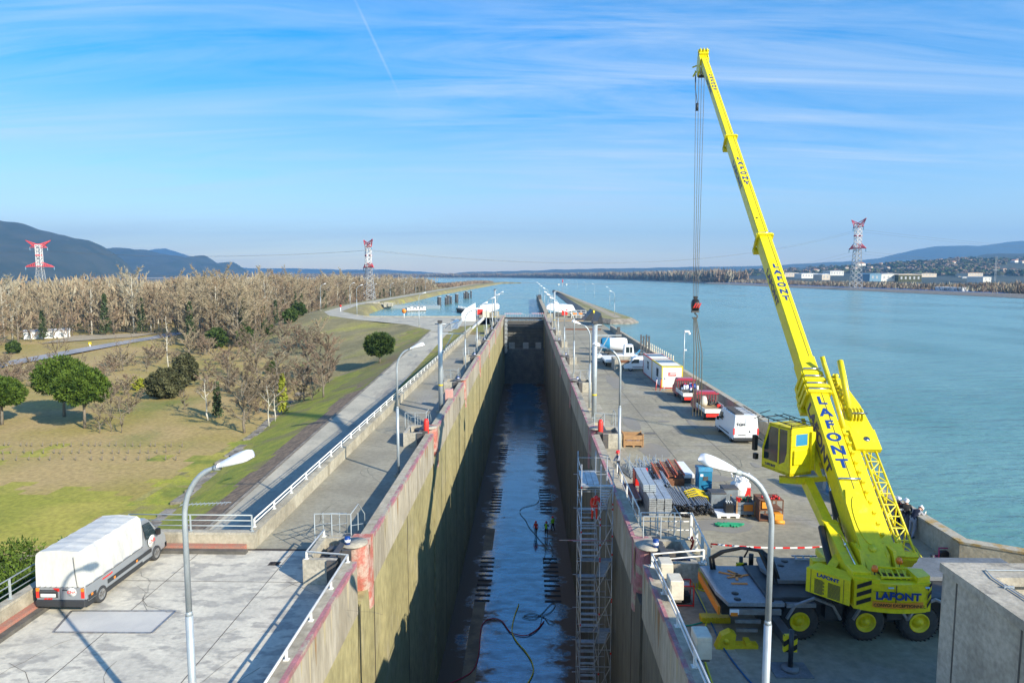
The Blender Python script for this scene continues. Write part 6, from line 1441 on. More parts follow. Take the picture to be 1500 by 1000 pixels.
b.build('lifting_loop', 'white_bag', o); b = MB(); b.box(.1, -.06, .3, .42, -.05, .8); b.build('red_print', 'red', o)
o, p = pile('steel_crate', 1129, 764, 'rusty steel stillage with shelves and a yellow machine in it', 'stillage')
b = MB()
for x in (-.62, .02, .6): 
    for y in (0, 1.0): b.box(x, y, 0, x+.05, y+.05, 1.2)
for z in (.05, .6, 1.15): b.box(-.62, 0, z, .65, 1.05, z+.04)
b.box(-.60, .05, .1, -.58, 1.0, 1.15); b.build('frame', 'rust', o)
b = MB(); b.box(-.5, -.02, .72, .0, .6, 1.05, .02); b.box(.1, -.25, .1, .55, .3, .5, .03); b.tube([(.1, -.3, .1), (.6, -.3, .1)], .1, 8); b.build('machine', 'safety_yellow', o) if False else b.build('machine', 'orange_brown', o)
b = MB(); random.seed(9)
for i in range(14): b.cyl((random.uniform(-.5, .55), random.uniform(.1, .9), 1.19), .05, random.uniform(.06, .18), 6)
b.build('fittings', 'red', o)
o, p = pile('strap_pile', 1070, 770, 'green lifting strap thrown on the quay', 'strap'); b = MB(); random.seed(6)
for k in range(5): b.tube([(random.uniform(-.8, .7)*(1-i/14*.2)+.2*sin(i*1.3+k), random.uniform(-.25, .25), .04+.03*(i % 3)) for i in range(12)], .045, 5)
b.build('strap', 'green_strap', o)
o, p = crate(928, 655, 'open wooden crate with scrap in it beside the orange life float', 1.5, 1.2, 1.0, 'wood', 2)
q = emp('scrap_heap', p+V((0, .6, .2)), 0, 'pale scrap and sacks inside the wooden crate', 'scrap'); b = MB(); random.seed(3)
for i in range(12): b.cbox((random.uniform(-.55, .55), random.uniform(-.4, .4), .15), (random.uniform(.1, .5), random.uniform(.1, .4), random.uniform(.1, .3)), Matrix.Rotation(random.uniform(0, 3), 4, 'Z'), .02)
b.build('scrap', 'lamp_white', q); b = MB()
for i in range(8): b.tube([(random.uniform(-.6, .6), random.uniform(-.4, .4), .1), (random.uniform(-.6, .6), random.uniform(-.4, .4), .5)], .03, 5)
b.build('rods', 'dark_steel', q)
# generator, pump, yellow plates, hoses
o, p = pile('generator', 1001, 888, 'red framed portable generator behind the railing', 'generator')
b = MB()
for x in (-.4, .4):
    for y in (0, .6): b.tube([(x, y, 0), (x, y, .85)], .03, 6)
for z in (.05, .85): b.tube([(-.4, 0, z), (.4, 0, z), (.4, .6, z), (-.4, .6, z), (-.4, 0, z)], .03, 6)
b.build('frame', 'bright_red', o); b = MB(); b.box(-.3, .08, .1, .3, .5, .45, .03); b.cyl((-.1, .1, .5), .15, .3, 12, 'y'); b.build('engine', 'black', o); b = MB(); b.box(-.2, .1, .6, .3, .5, .82, .04); b.build('tank', 'steel', o)
o, p = pile('pump', 1003, 862, 'small dark pump with blue handle behind the red generator', 'pump'); b = MB(); b.box(-.3, 0, 0, .3, .4, .5, .04); b.cyl((-.35, .2, .3), .15, .7, 12, 'x'); b.build('body', 'dark_steel', o); b = MB(); b.tube([(-.28, .5, 0), (-.28, .5, 1.1), (.28, .5, 1.1), (.28, .5, 0)], .03, 6); b.build('handle', 'letter_blue', o)
for px, py, l, w_ in ((1024, 862, 'yellow outrigger block under the far corner of the rear deck', .9), (1049, 913, 'low yellow ribbed block on the ground below the rear deck', 1.1)):
    o, p = pile('yellow_block', px, py, l, 'block'); b = MB(); b.box(-w_/2, 0, 0, w_/2, .4, .22, .02)
    if py < 900: b.prism([(-w_/2, .22), (w_/2, .22), (.2, .75), (-.3, .7)], 0, .4, 'y')
    for i in range(7): b.box(-w_/2+.05+i*w_/7, -.03, .04, -w_/2+.11+i*w_/7, 0, .26)
    b.build('block', 'safety_yellow', o)
o, p = pile('yellow_bracket', 1080, 951, 'yellow steel bracket lying on the ground below the crane', 'bracket'); b = MB(); b.prism([(-.75, 0), (-.1, 0), (-.05, .55), (-.25, .65), (-.55, .5)], 0, .3, 'y'); b.box(-.1, .05, 0, .75, .35, .14); b.tube([(-.4, -.05, .3), (-.4, .4, .3)], .1, 10); b.box(.3, .0, .1, .5, .4, .25); b.build('bracket', 'safety_yellow', o)
def hose(pts, r, mt, label, z=0, cat='hose', sm=6):
    P_ = [G(x, y, z) for x, y in pts]; o0 = P_[0]; q = []
    for i in range(len(P_)-1):
        p0, p1, p2, p3 = P_[max(i-1, 0)], P_[i], P_[i+1], P_[min(i+2, len(P_)-1)]
        for k in range(sm):
            t = k/sm; q.append(.5*((2*p1)+(-p0+p2)*t+(2*p0-5*p1+4*p2-p3)*t*t+(-p0+3*p1-3*p2+p3)*t**3)-o0)
    q.append(P_[-1]-o0); q = [V((p.x, p.y, r+.012)) for p in q]
    b = MB(); b.tube(q, r, 6); ob = b.build('hose', mt, label=label, cat=cat, loc=o0); return ob
hose([(1012, 852), (1020, 868), (1032, 892), (1036, 905), (1032, 925), (1029, 950), (1034, 975), (1046, 1010)], .035, 'hose_yellow', 'yellow hose snaking along the right quay below the crane')
hose([(1013, 850), (1022, 862), (1030, 866), (1038, 864)], .03, 'hose_yellow', 'short yellow hose loop at the corner of the rear deck')
hose([(1013, 855), (1025, 880), (1040, 910), (1060, 950), (1090, 990), (1110, 1010)], .03, 'hose_blue', 'thin blue hose running under the crane on the right quay')
hose([(990, 915), (1008, 917), (1030, 912)], .03, 'hose_green', 'short teal hose near the red generator')
hose([(760, 885), (753, 905), (750, 925), (757, 940), (770, 955), (779, 970), (781, 985), (772, 1003)], .05, 'hose_yellow', 'yellow green hose lying on the wet chamber floor', FL+.02)
hose([(655, 1003), (690, 985), (701, 960), (704, 925), (709, 912), (722, 906), (735, 910), (744, 922), (751, 928), (770, 931), (785, 924), (797, 910)], .05, 'hose_red', 'dark red hose curving across the wet chamber floor', FL+.02)
hose([(765, 904), (785, 906), (808, 884), (813, 888), (800, 900), (768, 903), (780, 898), (800, 906), (812, 912), (805, 914), (795, 903), (790, 918), (775, 929)], .03, 'hose_dark', 'tangled dark hose on the wet floor below the slots', FL+.02)
hose([(806, 717), (790, 719), (790, 730), (785, 738), (765, 744), (762, 752), (770, 762), (775, 772), (782, 780), (790, 790), (798, 800), (798, 815), (796, 822), (806, 820), (810, 808), (804, 794)], .032, 'hose_dark', 'long dark hose looping past the workers on the chamber floor', FL+.02)
# tape, grids, mesh fence, tools
A_ = G(1002, 812, .9); 
def tape(a, c, label):
    a = V(a); c = V(c); b = MB(); n = 16; d = c-a; vs = []
    for i in range(n+1):
        u = i/n; p = d*u+V((0, 0, -.12*4*u*(1-u))); vs += [p+V((0, 0, -.04)), p+V((0, .004, .04))]
    b.add(vs, [(2*i, 2*i+2, 2*i+3, 2*i+1) for i in range(n)]); b.build('barrier_tape', 'tape_stripes', label=label, cat='tape', loc=a)
tape((8.1, 29.2, 1.3), D(1040, 796, 30.2), 'short red and white tape from the railing to the carrier'); tape(D(1041, 796, 30.1), D(1213, 800, 29.6), 'red and white barrier tape stretched behind the crane carrier')
o = emp('tape_post', (9.35, 27.8, 0), 0, 'black and yellow post holding the barrier tape behind the carrier', 'post'); b = MB(); b.tube([(0, 0, 0), (0, 0, 1.0)], .09, 10); b.build('post', 'hazard_stripes', o); b = MB(); b.tube([(0, 0, 1.0), (0, 0, 1.5)], .1, 10); b.build('top', 'black', o)
o = emp('mesh_panels', (18.75, 38.2, 0), R(8), 'bundle of blue grey mesh fence panels leaning on the river wall', 'fence panels')
for k in range(6):
    b = MB(); x = k*.10-.5
    b.tube([(x, -.2, 0), (x+.35, -.2, 1.9), (x+.35, 2.8, 1.9), (x, 2.8, 0), (x, -.2, 0)], .025, 5)
    for i in range(12): b.tube([(x, i*.25, 0), (x+.35, i*.25, 1.9)], .008, 4)
    for i in range(6): b.tube([(x+.06*i, -.2, .3*i), (x+.06*i, 2.8, .3*i)], .008, 4)
    b.build('panel', 'galvanised', o)
b = MB(); b.box(-.35, .1, .05, -.3, 2.6, 1.6, m=None); b.build('infill_sheet', 'cab_blind', o)
hose([(1310, 818), (1318, 800), (1330, 795), (1342, 805), (1352, 822)], .035, 'hose_yellow', 'yellow hose on the ground by the river wall under the lattice jib')
o, p = pile('red_pump', 1388, 820, 'small magenta framed pump at the foot of the river wall', 'pump'); b = MB(); b.tube([(-.4, 0, .05), (.4, 0, .05), (.4, .4, .05), (-.4, .4, .05), (-.4, 0, .05)], .04, 6); b.tube([(-.4, 0, .05), (-.3, .2, .5), (.3, .2, .5), (.4, 0, .05)], .035, 6); b.build('frame', M('magenta', (.4, .02, .12), rough=.5), o); b = MB(); b.box(-.25, .05, .08, .25, .35, .35, .04); b.build('engine', 'black', o)
q = emp('harness', V((7.55, 30.6, .75)), 0, 'red safety harness hanging on the white right railing', 'harness'); b = MB(); b.tube([(0, 0, .4), (.06, -.05, .2), (.03, -.05, 0), (-.05, -.04, -.2), (.02, -.05, -.35)], .05, 6); b.tube([(0, -.03, .4), (-.08, -.06, .25), (.05, -.06, .1), (-.04, -.05, -.05)], .035, 6); b.build('harness', 'red', q)
o = emp('antenna', (-17.6, 33.5, 0), 0, 'thin television antenna on a pole behind the grey railing', 'antenna'); z0 = land(-17.6, 33.5)
b = MB(); b.tube([(0, 0, z0), (0, 0, 1.4)], .03, 6); b.build('pole', 'galvanised', o); b = MB(); b.tube([(-.2, .1, 1.4), (2.3, .4, 1.45)], .022, 5)
for i in range(12): x = -.1+i*.2; b.tube([(x, .1+x*.12-.25, 1.42), (x, .1+x*.12+.25, 1.42)], .012, 4)
b.build('yagi', 'galvanised', o)
b = MB(); b.cyl((0, 0, 0), .16, .02, 12); b.box(-.25, -.2, -.0, .25, .2, .005); b.build('drain_cover', 'dark_joint', label='small dark drain cover near the edge of the pale apron', cat='drain', loc=G(402, 825, .006))
o, p = pile('coil_blue', 1314, 802, 'blue hose coil beside the lattice jib foot', 'hose coil'); b = MB(); b.tube(arcpts((0, 0, .1), .25, 0, 2*pi*.98, 16, (1, 0, 0), (0, 1, 0)), .05, 6); b.tube([(0, .2, .05), (-.5, .6, .05), (-.7, 1.2, .05)], .04, 6); b.build('coil', 'hose_blue', o)
# ---------------- people
def person(loc, rz, label, J={}, top='navy_cloth', legs='grey_cloth', helmet='helmet_white', sleeves=None, vest=None, hand='glove', harness=None):
    j = dict(pelvis=(0, 0, .95), spine=(0, .01, 1.14), chest=(0, .01, 1.34), neck=(0, .02, 1.50), head=(0, .04, 1.60), crown=(0, .04, 1.72),
             ls=(-.19, .01, 1.42), le=(-.26, .0, 1.14), lw=(-.25, .1, .90), rs=(.19, .01, 1.42), re=(.26, .0, 1.14), rw=(.25, .1, .90),
             lh=(-.10, 0, .90), lk=(-.12, .03, .50), la=(-.13, -.02, .09), lt=(-.14, .15, .035), rh=(.10, 0, .90), rk=(.12, .03, .50), ra=(.13, -.02, .09), rt=(.14, .15, .035))
    j.update(J); j = {k: V(v) for k, v in j.items()}
    rad = dict(pelvis=.145, spine=.13, chest=.155, neck=.062, head=.095, crown=.085, ls=.075, le=.052, lw=.036, rs=.075, re=.052, rw=.036, lh=.10, lk=.068, la=.05, lt=.042, rh=.10, rk=.068, ra=.05, rt=.042)
    ed = [('pelvis', 'spine'), ('spine', 'chest'), ('chest', 'neck'), ('neck', 'head'), ('head', 'crown'), ('chest', 'ls'), ('ls', 'le'), ('le', 'lw'), ('chest', 'rs'), ('rs', 're'), ('re', 'rw'), ('pelvis', 'lh'), ('lh', 'lk'), ('lk', 'la'), ('la', 'lt'), ('pelvis', 'rh'), ('rh', 'rk'), ('rk', 'ra'), ('ra', 'rt')]
    nm = list(j); vs = [j[k] for k in nm]; rr = [rad[k] for k in nm]; es = [(nm.index(a), nm.index(c)) for a, c in ed]
    for s, w_, e_ in (('l', 'lw', 'le'), ('r', 'rw', 're')):      # hand: palm, four fingers, thumb
        d = (j[w_]-j[e_]).normalized(); sx_ = d.cross(V((0, 1, .3))).normalized(); up_ = sx_.cross(d)
        pi_ = len(vs); vs.append(j[w_]+d*.07); rr.append(.036); es.append((nm.index(w_), pi_))
        for k in range(4):
            o_ = (k-1.5)*.022; ln = (.075, .09, .085, .065)[k]
            a = len(vs); vs += [j[w_]+d*.10+sx_*o_*.9, j[w_]+d*(.10+ln*.55)+sx_*o_*1.1+up_*.012, j[w_]+d*(.10+ln)+sx_*o_+up_*.035]; rr += [.012, .010, .008]; es += [(pi_, a), (a, a+1), (a+1, a+2)]
        a = len(vs); q = -1 if s == 'l' else 1; vs += [j[w_]+d*.05+sx_*.04*q, j[w_]+d*.09+sx_*.06*q+up_*.02]; rr += [.013, .010]; es += [(pi_, a), (a, a+1)]
    me = bpy.data.meshes.new('p'); me.from_pydata(vs, es, []); o = bpy.data.objects.new('person', me); COL.objects.link(o)
    md = o.modifiers.new('s', 'SKIN'); md.use_smooth_shade = True
    for i, r in enumerate(rr): me.skin_vertices[0].data[i].radius = (r, r); me.skin_vertices[0].data[i].use_root = (i == 0)
    for k in ('pelvis', 'chest', 'spine'): me.skin_vertices[0].data[nm.index(k)].radius = (rad[k]*1.15, rad[k]*.8)
    o.modifiers.new('u', 'SUBSURF').levels = 1; o.modifiers['u'].render_levels = 1
    dg = bpy.context.evaluated_depsgraph_get(); m2 = bpy.data.meshes.new_from_object(o.evaluated_get(dg)); bpy.data.objects.remove(o)
    mats = [top, legs, 'skin', sleeves or top, hand, 'black', 'hair']
    m2.materials.clear()
    for q in mats: m2.materials.append(MATS[q])
    def seg(p, a, c):
        d = c-a; t = max(0, min(1, (p-a).dot(d)/max(1e-9, d.length_squared))); return (p-(a+d*t)).length
    S_ = [(0, 'pelvis', 'spine'), (0, 'spine', 'chest'), (0, 'chest', 'neck'), (2, 'neck', 'head'), (2, 'head', 'crown'), (3, 'ls', 'le'), (3, 'le', 'lw'), (3, 'rs', 're'), (3, 're', 'rw'), (1, 'lh', 'lk'), (1, 'lk', 'la'), (1, 'rh', 'rk'), (1, 'rk', 'ra'), (5, 'la', 'lt'), (5, 'ra', 'rt'), (1, 'pelvis', 'lh'), (1, 'pelvis', 'rh')]
    for f in m2.polygons:
        c = f.center; b_ = min(S_, key=lambda s: seg(c, j[s[1]], j[s[2]])); k = b_[0]
        if b_[2] in ('lw', 'rw') and (c-j[b_[1]]).length > (j[b_[2]]-j[b_[1]]).length*1.0: k = 4
        if b_[2] == 'spine' and (c-j['pelvis']).length < .10: k = 1
        f.material_index = k; f.use_smooth = True
    m2.transform(Matrix.Rotation(rz, 4, 'Z')); M2 = Matrix.Rotation(rz, 4, 'Z')
    o = bpy.data.objects.new('person', m2); COL.objects.link(o); o.location = loc; tag(o, label, 'person')
    hd = j['head']; hup = (j['crown']-j['neck']).normalized(); fwd = V((0, 1, 0)); fwd = (fwd-hup*fwd.dot(hup)).normalized(); HM = M2 @ fr(hd, hup.cross(fwd)*-1 if False else fwd.cross(hup), fwd)
    b = MB(HM); b.lathe([(.125, .045), (.130, .055), (.127, .10), (.105, .155), (.06, .185), (.01, .195)], n=18); b.prism([(-.08, .1), (.08, .1), (.06, .175), (-.06, .175)], .045, .06, 'z'); b.box(-.012, -.12, .15, .012, .11, .20); b.build('helmet', helmet, o)
    b = MB(HM); b.prism([(.078, -.045), (.115, -.05), (.085, .02)], -.014, .014, 'x'); b.box(-.11, -.02, -.03, -.095, .02, .03); b.box(.095, -.02, -.03, .11, .02, .03); b.build('nose_and_ears', 'skin', o)
    b = MB(HM); 
    for x in (-.035, .035): b.cyl((x, .083, .012), .012, .012, 8, 'y')
    b.box(-.028, .082, -.068, .028, .092, -.060); b.build('eyes_and_mouth', 'hair', o)
    if vest or harness:
        ch, sp_ = j['chest'], j['spine']; pv_ = j['pelvis']; ax_ = (j['neck']-pv_).normalized(); rt_ = V((1, 0, 0)); fw_ = ax_.cross(rt_)*-1
        VM = M2 @ fr(sp_, rt_, rt_.cross(ax_)*-1)
        if vest:
            b = MB(VM); b.lathe([(.175, -.12), (.18, 0), (.195, .15), (.19, .24), (.12, .32)], n=20); b.v = [v for v in b.v]; b.build('vest', vest, o)
            b = MB(VM); b.lathe([(.186, .02), (.19, .06)], n=20); b.build('reflective_band', 'lamp_white', o)
        if harness:
            b = MB(VM)
            for x in (-.1, .1):
                for s in (-1, 1): b.tube([(x, s*.125, -.15), (x*.9, s*.16, .1), (x*.8, s*.12, .28), (x*.7, 0, .33)], .018, 5)
            b.tube(arcpts((0, 0, -.12), .19, 0, 2*pi, 16, (1, 0, 0), (0, .75, 0)), .022, 5); b.build('harness', harness, o)
    return o
walk = dict(lk=(-.11, .12, .52), la=(-.12, .05, .09), lt=(-.13, .22, .035), rk=(.11, .0, .50), ra=(.12, -.18, .10), rt=(.13, -.02, .035))
person(G(785, 784.5, FL+.02), R(160), 'worker in red jacket and red helmet walking on the wet chamber floor', {**walk}, 'red_cloth', 'navy_cloth', 'helmet_red', hand='glove')
person(G(800, 785.5, FL+.02), R(-30), 'worker in green vest standing in the middle of the three on the chamber floor', dict(le=(-.3, .12, 1.2), lw=(-.12, .28, 1.22), re=(.3, .12, 1.2), rw=(.12, .28, 1.22)), 'green_vest', 'black_cloth', 'helmet_red', sleeves='black_cloth')
person(G(810, 777.5, FL+.02), R(40), 'worker in bright green vest farthest right on the chamber floor', {**walk, 're': (.3, .15, 1.25), 'rw': (.1, .3, 1.3)}, 'green_vest', 'black_cloth', 'helmet_red', sleeves='green_vest')
for q_ in bpy.data.objects:
    if q_.get('category') == 'person': q_.scale = (1.1, 1.1, 1.1)
# climbing down the stair tower
person((3.72, 37.15, FL+21.3-2.15), R(185), 'worker in red overalls leaning on the top flight of the scaffold tower', dict(spine=(0, .06, 1.12), chest=(0, .2, 1.28), neck=(0, .32, 1.38), head=(0, .42, 1.42), crown=(0, .50, 1.50), ls=(-.19, .24, 1.33), rs=(.19, .24, 1.33), le=(-.28, .38, 1.12), lw=(-.22, .5, .95), re=(.28, .38, 1.12), rw=(.22, .5, .92)), 'red_cloth', 'red_cloth', 'helmet_red', harness='cream')
person(G(905.5, 699), R(100), 'worker in red helmet with pale sleeves standing by the lamp post on the right quay', dict(le=(-.27, .15, 1.2), lw=(-.06, .26, 1.16), re=(.27, .15, 1.2), rw=(.06, .26, 1.12)), 'navy_cloth', 'navy_cloth', 'helmet_red', sleeves='pale_cloth')
# three by the river wall
person(G(1313, 776), R(-160), 'worker in white helmet with red braces beside the lattice jib', dict(le=(-.27, .1, 1.17), lw=(-.12, .28, 1.14), re=(.3, .05, 1.16), rw=(.15, .25, 1.20)), 'black_cloth', 'black_cloth', 'helmet_white', harness='red')
person(G(1325, 779), R(160), 'worker in black jacket and white helmet between the other two by the river wall', dict(le=(-.28, .05, 1.15), lw=(-.2, .2, .98)), 'black_cloth', 'grey_cloth', 'helmet_white')
person(G(1338, 786), R(-62), 'worker in navy vest bending forward over the river wall', dict(pelvis=(0, -.1, .93), spine=(0, .0, 1.10), chest=(0, .18, 1.24), neck=(0, .34, 1.34), head=(0, .43, 1.38), crown=(0, .52, 1.44), ls=(-.19, .2, 1.30), rs=(.19, .2, 1.30), le=(-.22, .38, 1.12), lw=(-.15, .58, 1.17), re=(.22, .38, 1.12), rw=(.15, .58, 1.17), lh=(-.1, -.12, .88), rh=(.1, -.12, .88), lk=(-.12, -.1, .48), la=(-.13, -.2, .09), lt=(-.14, -.03, .035), rk=(.12, -.12, .48), ra=(.13, -.32, .09), rt=(.14, -.15, .035)), 'navy_cloth', 'pale_cloth', 'helmet_white', sleeves='pale_cloth')
# crane driver
cp = (MC @ V((.65, .75, -.32))); op = person(V((13, 25.0, 0))+cp, R(22), 'driver in green vest', dict(lk=(-.13, .45, .95), la=(-.13, .5, .5), lt=(-.13, .65, .45), rk=(.13, .45, .95), ra=(.13, .5, .5), rt=(.13, .65, .45), pelvis=(0, 0, .95), lw=(-.2, .35, 1.1), rw=(.2, .35, 1.1), le=(-.26, .05, 1.13), re=(.26, .05, 1.13)), 'green_vest', 'black_cloth', 'helmet_white'); op['label'] = 'seated crane driver in green vest inside the yellow operator cab'
# ---------------- trees
def bare_tree_mesh(seed, h, wsp, bark, twig, nl=9, tr=.16, dens=1., base=.25, tw=.05, upw=.6):
    rnd = random.Random(seed); T = MB(); C = MB()
    lean = V((rnd.uniform(-.05, .05), rnd.uniform(-.05, .05), 1)); K = 6
    tp = [V((lean.x*h*i/K*.8+rnd.uniform(-.12, .12)*(i > 0), lean.y*h*i/K*.8+rnd.uniform(-.12, .12)*(i > 0), h*.86*i/K)) for i in range(K+1)]
    T.tube(tp, [tr*(1-.8*i/K)+.015 for i in range(K+1)], 6)
    def at(u): q = u*K; i = min(K-1, int(q)); return tp[i].lerp(tp[i+1], q-i)
    def twigs(p, d, ln, n):
        for _ in range(n):
            q = p+d*ln*rnd.uniform(0, 1); dr = (d+V((rnd.gauss(0, .75), rnd.gauss(0, .75), rnd.gauss(.12, .6)))).normalized(); l2 = rnd.uniform(.3, 1.)*h*.05+.12
            s = dr.cross(V((rnd.uniform(-1, 1), rnd.uniform(-1, 1), rnd.uniform(-.3, .3)))).normalized()*tw*.5; m_ = q+dr*l2*.55+V((0, 0, .03)); e = q+dr*l2+V((rnd.uniform(-.1, .1), rnd.uniform(-.1, .1), .08))*l2
            C.add([q-s, q+s, m_+s*.7, m_-s*.7, e], [(0, 1, 2, 3), (3, 2, 4)])
    for i in range(nl):
        u = base+(1-base)*(i+.5)/nl; p = at(min(u, .99)); a = i*2.4+rnd.uniform(-.4, .4); out_ = wsp*(1-.55*abs(u-.55)*1.6)*rnd.uniform(.75, 1.1)
        L1 = out_; d = V((cos(a), sin(a), upw+rnd.uniform(-.15, .4))).normalized(); q1 = p+d*L1*.5+V((0, 0, L1*.06)); q2 = p+d*L1+V((0, 0, L1*.2)); r0 = tr*(1-u)*.6+.03
        T.tube([p, q1, q2], [r0, r0*.6, r0*.2], 5)
        for k in range(4):
            s = rnd.choice((.3, .5, .7, .95)); q = p.lerp(q2, s); d2 = (d+V((rnd.gauss(0, .6), rnd.gauss(0, .6), rnd.gauss(.3, .4)))).normalized(); l2 = L1*rnd.uniform(.35, .6)
            T.tube([q, q+d2*l2], [r0*.4, .012], 4, cap=False); twigs(q, d2, l2, int(19*dens))
        twigs(p+d*L1*.3, d, L1*.75, int(26*dens))
    twigs(at(.85), V((0, 0, 1)), h*.12, int(26*dens))
    return T, C
TREES = []
def tree_proto(name, seed, h, wsp, bark, twig, label, cat='tree', ivy=None, **k):
    o = emp(name, (0, -500, 0), 0, label, cat); T, C = bare_tree_mesh(seed, h, wsp, bark, twig, **k); T.build('trunk', bark, o); C.build('crown', twig, o)
    if ivy:
        b = MB(); rnd = random.Random(seed); n = 900
        for _ in range(n):
            z = rnd.uniform(.05, .8)*h; a = rnd.uniform(0, 6.3); rr = rnd.uniform(.1, 1)*.11*h*(1.1-z/h)+.1; c = V((rr*cos(a), rr*sin(a), z)); s = .10*h/8+.06
            q = V((rnd.gauss(0, 1), rnd.gauss(0, 1), rnd.gauss(0, 1))).normalized()*s; r = q.cross(V((rnd.gauss(0, 1), rnd.gauss(0, 1), rnd.gauss(0, 1)))).normalized()*s; b.add([c-q, c+r, c+q, c-r], [(0, 1, 2, 3)])
        b.build('ivy', ivy, o)
    return o
PR = [tree_proto('bare_tree', 11, 21, 5.6, 'pale_bark', 'twig_grey', '', nl=13, tr=.3, dens=1.25, tw=.11, upw=.9),
      tree_proto('bare_tree', 12, 20, 6.4, 'bark', 'twig_tan', '', nl=13, tr=.28, dens=1.5, tw=.11, upw=.7),
      tree_proto('bare_tree', 13, 17.5, 5.8, 'bark', 'twig_rust', '', nl=12, tr=.24, dens=1.5, tw=.11, base=.15, upw=.7),
      tree_proto('bare_tree', 14, 22, 5.2, 'pale_bark', 'twig_tan', '', nl=13, tr=.28, dens=1.2, tw=.11, upw=1.1),
      tree_proto('bare_tree', 15, 16, 5.4, 'bark', 'twig_tan', '', nl=12, tr=.22, dens=1.4, tw=.11, base=.12, ivy='ivy_leaf', upw=.6),
      tree_proto('bare_tree', 16, 9, 4.4, 'bark', 'twig_dark', '', nl=10, tr=.14, dens=1.7, tw=.09, base=.03, upw=.5),
      tree_proto('bare_tree', 17, 20, 6.0, 'pale_bark', 'twig_rust', '', nl=13, tr=.26, dens=1.5, tw=.11, upw=.8)]
FL_ = ['tall pale trunked bare tree in the riverside wood', 'broad tan twigged bare tree in the riverside wood', 'rust coloured bare tree in the riverside wood', 'slim tall bare tree with tan twigs in the riverside wood', 'ivy covered bare tree in the riverside wood', 'dark bushy understorey tree at the edge of the riverside wood', 'rust twigged tree with pale trunk in the riverside wood']
random.seed(21); cnt = 0
front = [G(-70, 520, FZ), G(0, 508, FZ), G(60, 497, FZ), G(130, 492, FZ), G(200, 489, FZ), G(262, 488, FZ), G(300, 505, FZ), G(345, 506, FZ), G(385, 492, FZ), V((-97, 226, 0)), V((-100, 260, 0)), V((-103, 320, 0)), V((-104, 400, 0)), V((-104, 500, 0)), V((-101, 600, 0)), V((-98, 680, 0))]
def along(pts, s):
    r = []; acc = 0
    for a, c in zip(pts, pts[1:]):
        L_ = (c-a).xy.length; 
        while acc < L_: r.append((a.lerp(c, acc/L_), (c-a).xy.normalized())); acc += s
        acc -= L_
    return r
for row, (off, sp_) in enumerate(((0, 5.2), (5, 6.0), (11, 7), (19, 8.5))):
    for p, d in along(front, sp_):
        n_ = V((-d.y, d.x)); 
        if n_.x > 0 and n_.y < 0: n_ = -n_
        q = V((p.x, p.y))+n_*(off+random.uniform(-2, 2))+d*random.uniform(-2, 2)
        if row == 0: k = random.choice((5, 5, 5, 2, 4, 1, 4))
        else: k = random.choice((0, 1, 1, 2, 3, 4, 6, 1, 2, 6))
        if cnt >= 292: break
        if q.y > 560 and row > 1: continue
        o = dup(PR[k], None, (q.x, q.y, min(land(q.x, q.y), -2) if q.x > -95 else FZ), random.uniform(0, 6.28)); s = random.choice((random.uniform(.68, .85), random.uniform(.85, 1.0), random.uniform(.95, 1.14)))*(.86 if q.y > 450 else 1); 
        if q.x > -100 and q.y < 215: s *= .92
        o.scale = (s*random.uniform(.9, 1.1), s, s); o['label'] = FL_[k]; o['group'] = 'bare trees of the riverside wood'+('' if True else ''); o['group'] = FL_[k].replace(' in the riverside wood', 's of the riverside wood').replace(' at the edge of the riverside wood', 's at the wood edge'); cnt += 1
for p in PR: 
    for c in kids(p): bpy.data.objects.remove(c)
    bpy.data.objects.remove(p)
# individually placed bare trees of the meadow
def meadow(px, py, seed, h, wsp, bark, twig, label, **k):
    twig = 'twig_dark' if twig == 'twig_dark' else 'twig_brown'; o = tree_proto('bare_tree', seed, h, wsp, bark, twig, label, **k); p = GT(px, py); o.location = p; o.rotation_euler = (0, 0, seed); return o
meadow(305, 616, 31, 7.0, 1.6, 'pale_bark', 'twig_dark', 'small bare tree with white trunk beside the ivy clad one', nl=8, tr=.12, dens=.8, tw=.04)
meadow(319, 612, 32, 6.6, .8, 'bark', 'twig_dark', 'dark ivy clad column tree in the meadow', nl=6, tr=.12, dens=.5, tw=.04, ivy='ivy_leaf')
meadow(358, 634, 33, 9.5, 3.3, 'bark', 'twig_grey', 'large bare spreading tree at the foot of the green bank', nl=16, tr=.18, dens=2.0, tw=.045, base=.12)
meadow(394, 624, 34, 6.4, 1.6, 'pale_bark', 'twig_tan', 'slender bare tree just right of the big spreading one', nl=8, tr=.08, dens=.8, tw=.04)
meadow(403, 617, 35, 6.0, 1.5, 'pale_bark', 'twig_tan', 'second slender bare tree near the ditch', nl=8, tr=.08, dens=.8, tw=.04)
meadow(415, 606, 36, 7.4, 1.1, 'bark', 'twig_dark', 'green and yellow ivy clad tree near the ditch', nl=7, tr=.12, dens=.5, tw=.04, ivy='yellow_leaf')
meadow(408, 590, 37, 8.5, 3.0, 'bark', 'twig_tan', 'dense bare tree behind the ivy clad tree near the ditch', nl=14, tr=.14, dens=1.8, tw=.05, base=.1)
meadow(445, 588, 38, 6, 2.1, 'bark', 'twig_dark', 'bare tree with dark twigs under the mound', nl=13, tr=.14, dens=1.8, tw=.05, base=.08)
meadow(474, 582, 39, 6.8, 2.6, 'bark', 'twig_dark', 'bare tree with crooked limbs beside the ditch under the mound', nl=13, tr=.14, dens=1.3, tw=.05, base=.2)
meadow(482, 560, 40, 7.6, 3.4, 'bark', 'twig_dark', 'wide grey brown thicket tree in front of the mound', nl=18, tr=.14, dens=2.6, tw=.06, base=.05)
meadow(452, 548, 41, 6.2, 2.1, 'bark', 'twig_dark', 'bare tree at the left foot of the mound', nl=12, tr=.12, dens=1.6, tw=.06)
